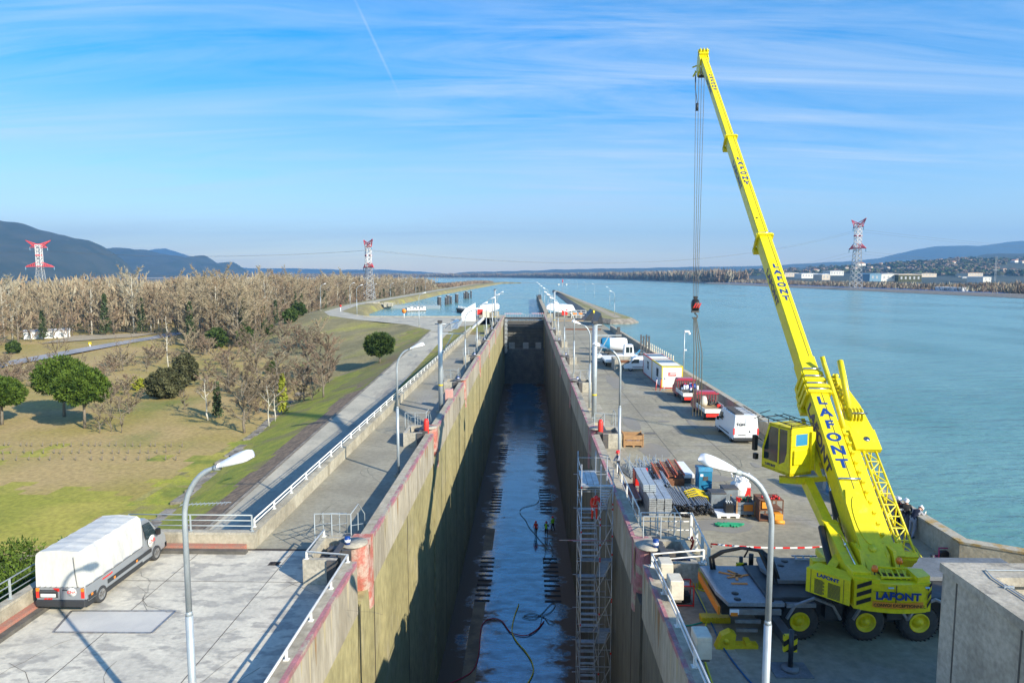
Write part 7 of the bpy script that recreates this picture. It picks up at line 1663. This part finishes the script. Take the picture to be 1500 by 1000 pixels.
meadow(378, 560, 42, 11, 4.2, 'bark', 'twig_grey', 'grey bare tree behind the meadow thicket', nl=15, tr=.18, dens=2.0, tw=.06, base=.1)
meadow(335, 575, 43, 8.5, 3.2, 'bark', 'twig_dark', 'bare tree behind the white trunked one', nl=12, tr=.14, dens=1.5, tw=.05, base=.1)
meadow(247, 541, 44, 14, 1.7, 'pale_bark', 'twig_grey', 'tall thin tree with yellow lichen standing alone in the meadow', nl=11, tr=.13, dens=1.0, tw=.05, base=.2)
meadow(180, 543, 45, 5.6, 4.2, 'bark', 'twig_dark', 'low bare tree with wide crooked limbs in the dry meadow', nl=7, tr=.16, dens=.9, tw=.06, base=.3, upw=.5)
meadow(85, 540, 46, 6, 4.4, 'bark', 'twig_tan', 'low bare tree beside the far road', nl=9, tr=.14, dens=1.4, tw=.06, base=.1, upw=.5)
for i, (x, y, h) in enumerate(((163, 632, 5.2), (146, 634, 3.8), (178, 634, 5.6), (150, 600, 4.5), (140, 575, 4), (30, 560, 4), (60, 555, 3.5), (120, 548, 4.2), (215, 545, 4), (270, 600, 3.0))):
    meadow(x, y, 60+i, h, h*.38, 'bark', 'twig_grey', 'one of the small thin bare saplings scattered in the meadow', nl=8, tr=.05, dens=.9, tw=.035, base=.1)['group'] = 'thin bare saplings in the meadow'
random.seed(77)
bp = [tree_proto('bush', 90+i, 2.2, 1.9, 'bark', ('twig_dark', 'twig_brown', 'twig_tan')[i], '', 'bush', nl=9, tr=.04, dens=1.4, tw=.06, base=.0, upw=.8) for i in range(3)]
ns = 0
for i in range(260):
    x = random.uniform(-10, 470); y = random.uniform(500, 590) if random.random() < .8 else random.uniform(560, 610)
    if (195 < x < 300 and 552 < y < 605) or (50 < x < 165 and 590 < y < 640): continue
    if x < 250 and y < 536-(x/236)*42+14 and x < 262: y += 30
    p = GT(x, y)
    if p.z > FZ+1.5 or p.y > 215 or ns >= 120: continue
    k = random.randrange(3); o = dup(bp[k], None, p, random.uniform(0, 6)); s = random.uniform(.5, 1.3); o.scale = (s*1.2, s*1.2, s*.9); o['label'] = ('one of the low dark brown bushes in the dry meadow', 'one of the low tan bushes in the dry meadow', 'one of the low grey bushes in the dry meadow')[k]; o['group'] = ('dark brown meadow bushes', 'tan meadow bushes', 'grey meadow bushes')[k]; ns += 1
for i in range(34):     # scrub at the foot of the wood and of the mound
    x = random.uniform(270, 470); y = random.uniform(496, 520) if x < 380 else random.uniform(488, 520)
    p = GT(x, y); k = random.randrange(3); o = dup(bp[k], None, p, random.uniform(0, 6)); s = random.uniform(1., 1.9); o.scale = (s, s, s); o['label'] = 'one of the scrub bushes at the foot of the wood'; o['group'] = 'scrub bushes at the foot of the wood'
for p in bp:
    for c in kids(p): bpy.data.objects.remove(c)
    bpy.data.objects.remove(p)
# leafy trees
def leafy(name, loc, rx, ry_, rz_, cz, n, leaf, mt, label, cat='tree', trunk=(.16, 3.), flat=0., seed=0, core=.55, clump=26, bark='bark', group=None, needle=False):
    rnd = random.Random(seed); o = emp(name, loc, 0, label, cat, group); b = MB()
    cs = []
    for i in range(clump):
        a = i*2.399; u = 1-2*(i+.5)/clump; q = sqrt(1-u*u); u2 = u if u > -flat else -flat*rnd.uniform(.3, 1)
        cs.append((V((cos(a)*q*rx*.74, sin(a)*q*ry_*.74, cz+u2*rz_*.72)), rnd.uniform(.24, .38)))
    for _ in range(n):
        c, s = rnd.choice(cs); d = V((rnd.gauss(0, 1), rnd.gauss(0, 1), rnd.gauss(0, 1))).normalized(); r = (rnd.random()**.35)
        p = c+V((d.x*rx, d.y*ry_, d.z*rz_))*s*r
        t = V((rnd.gauss(0, 1), rnd.gauss(0, 1), rnd.gauss(0, 1))).normalized(); l = leaf*rnd.uniform(.6, 1.3)
        if needle: t = (d+t*.5+V((0, 0, .3))).normalized(); s2 = t.cross(V((rnd.gauss(0, 1), rnd.gauss(0, 1), rnd.gauss(0, 1)))).normalized()*l*.3; b.add([p-s2, p+s2, p+t*l], [(0, 1, 2)])
        else: s2 = t.cross(V((rnd.gauss(0, 1), rnd.gauss(0, 1), rnd.gauss(0, 1)))).normalized()*l*.5; b.add([p-t*l*.5, p+s2, p+t*l*.5, p-s2], [(0, 1, 2, 3)])
    b.build('crown', mt, o); T = MB(); hh = cz-rz_*.3; T.tube([(0, 0, -.3), (.1, 0, hh*.5), (0, .1, hh)], [trunk[0], trunk[0]*.8, trunk[0]*.6], 7)
    for i in range(9): a = i*.7; T.tube([(0, 0, hh*(.6+.04*i)), (rx*.5*cos(a), ry_*.5*sin(a), cz-rz_*.05+.1*i*rz_*.1)], [trunk[0]*.45, .02], 5)
    T.build('trunk', bark, o); return o
def px_tree(px, pyb, wpx, top, **k):
    p = GT(px, pyb); sc = (p-V((0, 0, CZ))).length/1000*1.02; return p, sc
for px, pb, w_, yt, lab, sd_ in ((124, 627, 76, 551, 'nearer of two rounded umbrella pines in the meadow', 1), (94, 610, 78, 537, 'umbrella pine standing behind the nearer one', 2), (3, 622, 62, 566, 'umbrella pine cut by the left edge of the picture', 3)):
    p, sc = px_tree(px, pb, w_, yt); H = (pb-yt)*sc; r = w_*sc/2*.80
    leafy('pine_tree', p, r, r, H*.37, H*.62, 16000, .34, 'pine_leaf', lab, trunk=(.22, 3), flat=.45, seed=sd_, clump=34, needle=True)
p, sc = px_tree(556, 531, 50, 488); leafy('pine_tree', p, 21*sc, 21*sc, 18*sc, 24*sc, 11000, .40, 'pine_leaf_dark', 'dark round pine standing on the grassy mound', trunk=(.2, 2), flat=.7, seed=5, clump=28, needle=True)
p, sc = px_tree(243, 583, 50, 540); leafy('oak_bush', p, 24*sc, 23*sc, 20*sc, 19*sc, 13000, .34, 'oak_leaf', 'round dark evergreen oak reaching to the ground in the meadow', trunk=(.2, 1), flat=.9, seed=6, clump=30)
p, sc = px_tree(272, 566, 36, 518); leafy('oak_bush', p, 17*sc, 17*sc, 23*sc, 22*sc, 8000, .36, 'oak_leaf', 'layered dark evergreen behind the round oak', trunk=(.2, 1), flat=.9, seed=7, clump=22)
p, sc = px_tree(201, 571, 18, 553); leafy('yellow_bush', p, 9.5*sc, 9*sc, 9*sc, 8.5*sc, 2600, .22, 'yellow_leaf', 'bright yellow green bush in the dry meadow', 'bush', trunk=(.05, 1), flat=.9, seed=8, clump=12)
for i, (px, py, w_) in enumerate(((425, 473, 22), (438, 464, 22), (395, 490, 14), (20, 518, 16), (360, 505, 26), (318, 510, 30), (398, 548, 18), (508, 412, 14))):
    p, sc = px_tree(px, py, w_, 0); leafy('evergreen_bush', p, w_*sc/2, w_*sc/2, w_*sc*.5, w_*sc*.45, 3500, .5, 'pine_leaf_dark', 'one of the dark evergreen bushes near the mound and the wood edge', 'bush', trunk=(.1, 1), flat=.9, seed=20+i, clump=14, group='dark evergreen bushes near the wood')
for i, (x, y) in enumerate(((-30.5, 27), (-28, 30.5), (-27.2, 33.5), (-25.5, 36.2), (-31.5, 33), (-33.5, 29), (-29.5, 37), (-25.2, 38.6))):
    leafy('hedge_pine', (x, y, -7.0), 2.1, 2.1, 2.9+.3*(i % 2), 2.2, 8000, .20, 'pine_leaf', 'one of the dense young pines forming the hedge below the left wall', 'hedge plant', trunk=(.08, 1), flat=.9, seed=40+i, clump=34, group='young pines of the hedge', needle=True)
# rows of planted saplings with grey guards
gp = None
for row, (y0, y1, n_) in enumerate(((653, 655, 24), (665, 664, 19), (675, 674, 15))):
    for i in range(n_):
        x = 5+i*(270/n_)+random.uniform(-4, 4); p = G(x, y0+(y1-y0)*i/n_+random.uniform(-.7, .7), FZ)
        p.z = land(p.x, p.y)
        if gp is None:
            gp = emp('sapling_guard', p, 0, 'one of the small grey sapling guards planted in rows in the meadow', 'sapling guard', 'sapling guards in rows'); b = MB(); b.tube([(0, 0, 0), (0, 0, .42)], .055, 6); b.build('sleeve', 'bark', gp); b = MB(); b.tube([(.08, 0, 0), (.08, 0, .7)], .02, 4); b.build('stake', 'bark', gp)
        else: dup(gp, None, p, 0)
# ---------------- woods too far to count
def wood(name, pts, depth, h, n, mats, label, z=-7.5, leafs=.9, seed=0):
    rnd = random.Random(seed); b = MB(); A = along(pts, 1.); N_ = len(A)
    for _ in range(n):
        p, d = A[rnd.randrange(N_)]; nn = V((-d.y, d.x)); off = rnd.random()*depth; c = V((p.x, p.y))+nn*off
        hh = h*(.72+.28*NZ.noise(V((c.x*.02, c.y*.02, 1)))+.22*NZ.noise(V((c.x*.09, c.y*.09, 3))))
        u = rnd.random()**.7; zz = z+hh*u; s = leafs*rnd.uniform(.5, 1.3); a = rnd.uniform(0, pi)
        b.cur = rnd.choices(range(len(mats)), [6, 3, 2][:len(mats)])[0] if rnd.random() < .3 else int((NZ.noise(V((c.x*.05, c.y*.05, 9)))*1.5+.8)) % len(mats)
        t = V((cos(a)*s*.5, sin(a)*s*.5, s*rnd.uniform(-.3, .3))); w2 = V((rnd.gauss(0, .25), rnd.gauss(0, .25), 1))*s*(2.2 if u < .5 else 1.6)
        cc = V((c.x, c.y, zz)); b.add([cc-t*.5, cc+t*.5, cc+w2], [(0, 1, 2)])
    return b.build(name, [MATS[m] for m in mats], label=label, cat='wood', kind='stuff')
wood('wood', [V((-250, 330, 0)), V((-170, 300, 0)), V((-128, 290, 0)), V((-124, 420, 0)), V((-122, 560, 0)), V((-108, 690, 0)), V((-100, 760, 0))][::1], 60, 22, 60000, ['twig_tan', 'twig_rust', 'twig_grey'], 'brown mass of bare woodland behind the first rows of trees', leafs=1.5, seed=1)
wood('wood', [V((-90, 250, 0))+V((-30, 20, 0)), V((-420, 230, 0))], 1, 1, 10, ['twig_tan'], '', seed=2) if False else None
wood('wood', [V((-140, 235, 0)), V((-260, 235, 0)), V((-520, 330, 0))][::-1], 90, 21.5, 60000, ['twig_tan', 'twig_rust', 'twig_grey'], 'brown mass of bare woodland at the left behind the front trees', leafs=1.4, seed=3)
wood('scrub', [V((-82, 760, 0)), V((-80, 1000, 0)), V((-62, 1230, 0))], 22, 5, 9000, ['twig_dark', 'twig_rust', 'twig_tan'], 'low brown scrub on the far spit of land', z=-1.5, leafs=1.4, seed=4)
wood('wood', [V((352, 1280, 0)), V((350, 1500, 0)), V((335, 2000, 0)), V((225, 3000, 0)), V((-80, 3920, 0)), V((-700, 4330, 0)), V((-1700, 4100, 0))][::-1], 60, 26, 60000, ['twig_dark', 'twig_grey', 'oak_leaf'], 'long grey line of woodland on the far bank', z=-4, leafs=6, seed=5)
wood('scrub', [V((372, 560, 0)), V((372, 1300, 0))][::-1], 60, 9, 16000, ['twig_dark', 'twig_grey', 'oak_leaf'], 'dark scrub behind the right river bank', z=-4, leafs=2.0, seed=6)
wood('wood', [V((385, 470, 0)), V((385, 640, 0))][::-1], 90, 15, 24000, ['twig_dark', 'twig_tan', 'twig_grey'], 'brown bare trees at the right edge beyond the river bank', z=-7, leafs=2.0, seed=7)
# ---------------- solar field, town
b = MB()
for i in range(150):
    for k in range(5):
        y = 560+i*5.2; x = 362+k*14
        b.add([(x, y, -2.4), (x+12, y, -2.4), (x+12, y+3, -.6), (x, y+3, -.6)], [(0, 1, 2, 3)])
b.build('solar_panels', 'solar_blue', label='long field of blue solar panels behind the right river bank', cat='solar panels', kind='stuff')
random.seed(31)
from mathutils.bvhtree import BVHTree
BV = [BVHTree.FromPolygons([V(v) for v in a], c) for a, c in (HILLS[4], HILLS[5])]
def hit(px, py):
    d = pixdir(px, py); best = None
    for t_ in BV:
        r = t_.ray_cast(V((0, 0, CZ)), d)
        if r[0] and (best is None or (r[0]-V((0, 0, CZ))).length < (best-V((0, 0, CZ))).length): best = r[0]
    return best
b = MB(); rnd = random.Random(8)
for i in range(2600):
    p = hit(rnd.uniform(1060, 1560), rnd.uniform(378, 404))
    if not p or NZ.noise(p*.004) < -.12: continue
    R_ = rnd.uniform(5, 11); b.cur = rnd.randrange(3)
    for k in range(16):
        d = V((rnd.gauss(0, 1), rnd.gauss(0, 1), abs(rnd.gauss(0, .9)))).normalized(); c = p+V((d.x*R_, d.y*R_, d.z*R_*.9+1)); t1 = V((rnd.gauss(0, 1), rnd.gauss(0, 1), rnd.gauss(0, 1))).normalized()*R_*.45; t2 = t1.cross(d).normalized()*R_*.4
        b.add([c-t1, c+t2, c+t1, c-t2], [(0, 1, 2, 3)])
b.build('wood', [MATS[q] for q in ('oak_leaf', 'pine_leaf_dark', 'twig_dark')], label='dark trees scattered over the slope of the far town', cat='wood', kind='stuff')
def house_proto(w_, d_, h_, wall, roof):
    o = emp('house', (0, -600, 0)); b = MB(); b.box(-w_/2, -d_/2, 0, w_/2, d_/2, h_); b.build('wall', wall, o)
    b = MB(); b.prism([(-w_/2-.4, h_), (w_/2+.4, h_), (w_/2+.4, h_+.25), (0, h_+w_*.19), (-w_/2-.4, h_+.25)], -d_/2-.4, d_/2+.4, 'y'); b.build('roof', roof, o)
    b = MB()
    for x in (-w_*.3, 0, w_*.3): b.box(x-.5, -d_/2-.04, 1.2, x+.5, -d_/2+.02, 2.5)
    b.build('window', 'glass', o); return o
HP = [house_proto(14, 11, 6, 'house_wall', 'roof_tile'), house_proto(20, 10, 5, 'house_white', 'roof_tile'), house_proto(11, 10, 7, 'house_wall', 'roof_tile')]
HN = ['cream house with tiled roof in the far town', 'long white house with tiled roof in the far town', 'tall narrow cream house in the far town']
hp = [(1330, 385), (1340, 384), (1348, 387), (1362, 383), (1355, 386), (1371, 385), (1303, 386), (1310, 387), (1318, 388), (1290, 386), (1283, 387), (1272, 388), (1268, 391), (1260, 388), (1275, 393), (1386, 383), (1395, 385), (1410, 380), (1389, 388), (1442, 393), (1450, 396), (1470, 395), (1484, 395), (1490, 380), (1498, 384), (1486, 383), (1120, 396), (1128, 398), (1135, 394), (1150, 396), (1160, 394), (1195, 396), (1205, 397), (1215, 398), (1225, 395), (1240, 393), (1246, 396), (1180, 398), (1230, 398), (1345, 389), (1366, 388), (1421, 382), (1406, 404), (1415, 406), (1300, 393), (1322, 392), (1333, 393), (1253, 394), (1378, 380)]
for i, (x, y) in enumerate(hp):
    k = i % 3; p = hit(x, y+1.5) or D(x, y+1.2, 1500); o = dup(HP[k], None, p, random.uniform(-.6, .6)); s = random.uniform(.7, 1.15); o.scale = (s, s, s); o['label'] = 'one of the '+HN[k].replace('house', 'houses', 1); o['category'] = 'house'; o['group'] = HN[k].replace('house', 'houses', 1)
for p in HP:
    for c in kids(p): bpy.data.objects.remove(c)
    bpy.data.objects.remove(p)
def shed(px0, px1, py0, py1, Y, wall, roof, label):
    a = D(px0, py1, Y); c = D(px1, py1, Y); t = D(px0, py0, Y); w_ = c.x-a.x; h = t.z-a.z; o = emp('warehouse', (a.x, Y, a.z), 0, label, 'building')
    b = MB(); b.box(0, 0, -4, w_, 40, h*.8); b.build('wall', wall, o); b = MB(); b.prism([(-.5, h*.8), (w_+.5, h*.8), (w_+.5, h*.86), (w_/2, h), (-.5, h*.86)], -.5, 40.5, 'y'); b.build('roof', roof, o)
    for i in range(int(w_/6)): b = MB(); b.box(3+i*6, -.1, 0, 5.5+i*6, -.02, h*.5); b.build('door', 'pylon_grey', o)
shed(1274, 1291, 400, 408, 1000, 'shed_blue', 'shed_blue', 'blue industrial shed beside the white striped one'); shed(1291, 1313, 400, 408, 1000, 'house_white', 'roof_grey', 'white striped industrial building behind the solar field')
shed(1316, 1350, 401, 409, 990, 'oak_leaf', 'house_wall', 'long green hall with pale roof behind the solar field'); shed(1174, 1197, 400, 405, 1500, 'house_white', 'lamp_white', 'long white warehouse left of the big pylon'); shed(1204, 1216, 401, 407, 1300, 'house_wall', 'lamp_white', 'small cream warehouse near the big pylon')
shed(1216, 1236, 396, 401, 1600, 'house_white', 'roof_grey', 'pale flat building behind the big pylon'); shed(1350, 1372, 400, 403, 1400, 'house_wall', 'house_wall', 'low cream building on the right shore'); shed(1418, 1440, 399, 402, 1500, 'house_wall', 'roof_tile', 'cream hall with tiled roof at the right')
shed(1440, 1452, 405, 410, 1100, 'house_white', 'roof_grey', 'small white flat roofed building at the right'); shed(1150, 1170, 399, 403, 1600, 'house_wall', 'roof_grey', 'pale shed left of the long white warehouse')
shed(1409, 1419, 421, 424, 600, 'lamp_white', 'lamp_white', 'small white cabin standing on the right bank')
o = emp('lattice_antenna', D(1457, 405, 900), 0, 'thin double lattice mast at the right beyond the bank', 'mast'); b = MB(); b.tube([(0, 0, -6), (0, 0, 26)], .25, 5); b.tube([(1.5, 0, -6), (1.5, 0, 26)], .25, 5); b.box(-3, -.2, 8, 4, .2, 8.5); b.build('mast', 'pylon_grey', o)
# long white hoarding by the far road
a = G(35, 497, FZ); c = G(103, 494, FZ); d = (c-a); o = emp('white_shed', a, atan2(d.y, d.x), 'long low white shed by the far road before the wood', 'shed'); L_ = d.xy.length
b = MB(); b.box(0, 0, 0, L_, 4, 2.3); b.build('wall', 'lamp_white', o); b = MB(); b.prism([(-.2, 2.3), (4.2, 2.3), (2, 3.0)], -.2, L_+.2, 'x'); b.build('roof', 'roof_grey', o); 
for i in range(4): b = MB(); b.box(1+i*L_/4.2, -.05, .2, 1.8+i*L_/4.2, -.01, 1.9); b.build('door', 'grey_box', o)
p = G(132, 509, FZ); o = emp('road_marker', p, 0, 'small white and yellow marker beside the far road', 'marker'); b = MB(); b.tube([(0, 0, 0), (0, 0, 1.3)], .12, 6); b.build('post', 'lamp_white', o); b = MB(); b.box(-.4, -.1, .9, .4, .1, 1.6); b.build('plate', 'safety_yellow', o)
for px, py, l in ((645, 458, 'orange round buoy sign on the basin edge'), (499, 457, 'small red post on the left bank road')):
    p = G(px, py, 0) if px < 600 else G(592, 466, 0); o = emp('marker_post', p, 0, l, 'marker'); b = MB(); b.tube([(0, 0, 0), (0, 0, 1.6)], .1, 6); b.build('post', 'lamp_white', o); b = MB(); b.cyl((0, -.1, 2.2), .7 if px > 600 else .4, .15, 12, 'y'); b.build('disc', 'orange' if px > 600 else 'red', o)
p = G(872, 468, 0); o = emp('marker_post', V((20.8, 219, 0)), 0, 'yellow round marker on the near end of the peninsula', 'marker'); b = MB(); b.tube([(0, 0, -1.5), (0, 0, 1)], .1, 6); b.build('post', 'lamp_white', o); b = MB(); b.cyl((0, -.1, 1.4), .5, .15, 12, 'y'); b.build('disc', 'safety_yellow', o)
o = emp('beacon_mast', G(824, 419, -.9), 0, 'red and white navigation mast at the far tip of the peninsula', 'beacon'); b = MB(); b.tube([(0, 0, 0), (0, 0, 8)], .4, 6); b.build('mast', 'pylon_white', o); b = MB(); b.tube([(0, 0, 4.5), (0, 0, 8.5)], .75, 6); b.build('top_mark', 'pylon_red', o); b = MB(); b.cyl((-5, 0, 2), 1.2, .3, 12, 'y'); b.cyl((5, 0, 2), 1.2, .3, 12, 'y'); b.tube([(-5, 0, 0), (-5, 0, 2)], .2, 5); b.tube([(5, 0, 0), (5, 0, 2)], .2, 5); b.build('disc', 'white_paint', o)
# flatbed and white things beside the left gate house
o = emp('white_wall_screen', (-17, 196, 0), 0, 'tall white screen wall beside the left gate house', 'screen'); b = MB(); b.prism([(-2.2, 0), (1.8, 0), (1.8, 5.2), (-1.0, 3.6), (-2.2, 2.2)], 0, .3, 'y'); b.build('panel', 'lamp_white', o); b = MB(); b.box(-2, .3, 0, -1.8, 1.6, 1.8); b.box(1.5, .3, 0, 1.7, 1.6, 2.4); b.build('brace', 'grey_paint', o)
o = emp('small_lorry', (-13.5+.9, 203, 0), R(5), 'white and cream small lorry beside the left gate house', 'truck'); b = MB(); vbody(b, [(0, .5), (0, 2.4), (3.2, 2.4), (3.2, .5)], 2.1, .03); b.build('box', 'cream', o); b = MB(); vbody(b, [(3.3, .4), (3.3, 2.0), (4.2, 2.0), (4.9, 1.2), (5.1, .5)], 2., .1); b.build('cab', 'white_body', o); wheels(o, .9, (.8, 4.2), .36)
o = emp('footbridge', (-18, 166, 0), R(3), 'grey mesh sided ramp at the head of the service road', 'ramp'); b = MB(); b.box(-.8, 0, -.8, .8, 24, .1); b.build('deck', 'grey_paint', o); b = MB()
for x in (-.8, .8):
    b.tube([(x, 0, 1.2), (x, 24, 1.2)], .04, 5); b.tube([(x, 0, .6), (x, 24, .6)], .03, 5)
    for i in range(17): b.box(x-.03, i*1.5, .1, x+.03, i*1.5+.06, 1.2)
b.build('handrail', 'galvanised', o)
# ---------------- pylons and lines
def pylon(loc, H, rz, label, bw=None):
    o = emp('pylon', loc, rz, label, 'pylon'); bw = bw or H*.13; zw = H*.60; tw = H*.035
    hw = lambda z: bw/2+(tw-bw/2)*min(1, z/zw)
    g = MB(); K = 9; r = H*.0030
    zs = [zw*(1-(1-i/K)**1.15) for i in range(K+1)]
    for i in range(K):
        for sx_ in (-1, 1):
            for sy_ in (-1, 1): g.tube([(sx_*hw(zs[i]), sy_*hw(zs[i]), zs[i]), (sx_*hw(zs[i+1]), sy_*hw(zs[i+1]), zs[i+1])], r*1.5, 4)
        for s in (-1, 1):
            a, c = hw(zs[i]), hw(zs[i+1])
            for t in (-1, 1): g.tube([(-t*a, s*a, zs[i]), (t*c, s*c, zs[i+1])], r, 4); g.tube([(s*a, -t*a, zs[i]), (s*c, t*c, zs[i+1])], r, 4)
    g.build('lattice_leg', 'pylon_grey', o)
    g = MB(); zt = H*.94; n = 6
    for i in range(n):
        z0, z1 = zw+(zt-zw)*i/n, zw+(zt-zw)*(i+1)/n
        for sx_ in (-1, 1):
            for sy_ in (-1, 1): g.tube([(sx_*tw, sy_*tw, z0), (sx_*tw, sy_*tw, z1)], r*1.6, 4)
        for s in (-1, 1):
            for t in (-1, 1): g.tube([(-t*tw, s*tw, z0), (t*tw, s*tw, z1)], r*1.2, 4); g.tube([(s*tw, -t*tw, z0), (s*tw, t*tw, z1)], r*1.2, 4)
    g.build('upper_body', 'pylon_white', o)
    g = MB(); A = H*.205
    for s in (-1, 1):
        for y in (-tw, tw):
            tip = (s*A, 0, zw-.01*H); g.tube([(s*tw, y, zw), tip], r*1.8, 4); g.tube([(s*tw, y, zw+H*.06), tip], r*1.8, 4)
            tip2 = (s*A*.86, 0, H); g.tube([(s*tw, y, zt-H*.05), tip2], r*1.8, 4); g.tube([(s*tw, y, zt), tip2], r*1.8, 4); tip3 = (s*A*.6, 0, zt-H*.05); g.tube([(s*tw, y, zt-H*.05), tip3], r*1.5, 4); g.tube([(s*tw, y, zt), tip3], r*1.5, 4)
            for k in range(5):
                u = (k+1)/6; x = s*(tw+(A-tw)*u); g.tube([(x, y*(1-u), zw-.01*H*u), (x, y*(1-u), zw+H*.06*(1-u))], r*1.2, 4); x2 = s*(tw+(A-tw)*(u+.12)); g.tube([(x, y*(1-u), zw), (x2 if k < 4 else x, 0, zw+H*.05*(1-u))], r*1.2, 4)
        g.tube([(-tw, s*tw, zw), (tw, s*tw, zw)], r*2.5, 4); g.tube([(-tw, s*tw, zt), (tw, s*tw, zt)], r*2.5, 4); g.tube([(-tw, s*tw, (zw+zt)/2), (tw, s*tw, (zw+zt)/2)], r*4, 4)
    g.build('crossarm', 'pylon_red', o)
    g = MB()
    for x, z in ((A*.98, zw-.01*H), (-A*.98, zw-.01*H), (A*.6, zt-.05*H), (-A*.6, zt-.05*H)): g.tube([(x, 0, z), (x, 0, z-H*.045)], r*2.2, 5)
    g.build('insulator', 'shed_blue', o)
    return o, [V((x, 0, z-H*.045)) for x, z in ((A*.98, zw-.01*H), (-A*.98, zw-.01*H), (A*.6, zt-.05*H), (-A*.6, zt-.05*H))]
pc = D(541, 447, 430); pc.z = FZ; pl_ = D(59, 400, 470); pl_.z = FZ; pr_ = D(1253, 425, 740); pr_.z = -4
hh = lambda p, px, py: D(px, py, p.y).z-p.z
dirn = atan2((pr_-pc).y, (pr_-pc).x)
PY = [pylon(pl_, hh(pl_, 57, 352), R(12), 'red and white lattice pylon above the wood at the left', 7), pylon(pc, hh(pc, 541, 351), dirn+pi/2, 'red and white lattice pylon behind the left bank of the basin', 7), pylon(pr_, hh(pr_, 1253, 321), dirn+pi/2-.5, 'tall red and white lattice pylon beyond the river on the right')]
def wp_(P, i): o, a = P; v = a[i]; c, s = cos(o.rotation_euler.z), sin(o.rotation_euler.z); return V((o.location.x+v.x*c-v.y*s, o.location.y+v.x*s+v.y*c, o.location.z+v.z))
def cable(a, c, sag, r, lab, grp):
    b = MB(); n = 40; b.tube([a.lerp(c, i/n)-V((0, 0, sag*4*(i/n)*(1-i/n))) - a for i in range(n+1)], r, 4); b.build('power_line', 'rope', label=lab, cat='power line', group=grp, loc=a)
for i in range(4):
    cable(wp_(PY[0], i), wp_(PY[1], i), 4, .05, 'one of the power lines between the left and middle pylons', 'power lines left of the middle pylon')
    cable(wp_(PY[1], i), wp_(PY[2], i), 19, .07, 'one of the power lines crossing the river', 'power lines over the river')
    a = wp_(PY[2], i); cable(a, a+V((900, 300, -18)), 14, .07, 'one of the power lines leaving the big pylon to the right', 'power lines right of the big pylon')
    a = wp_(PY[0], i); cable(a, a+V((-700, 100, 0)), 10, .05, 'one of the power lines leaving the left pylon', 'power lines left of the left pylon')
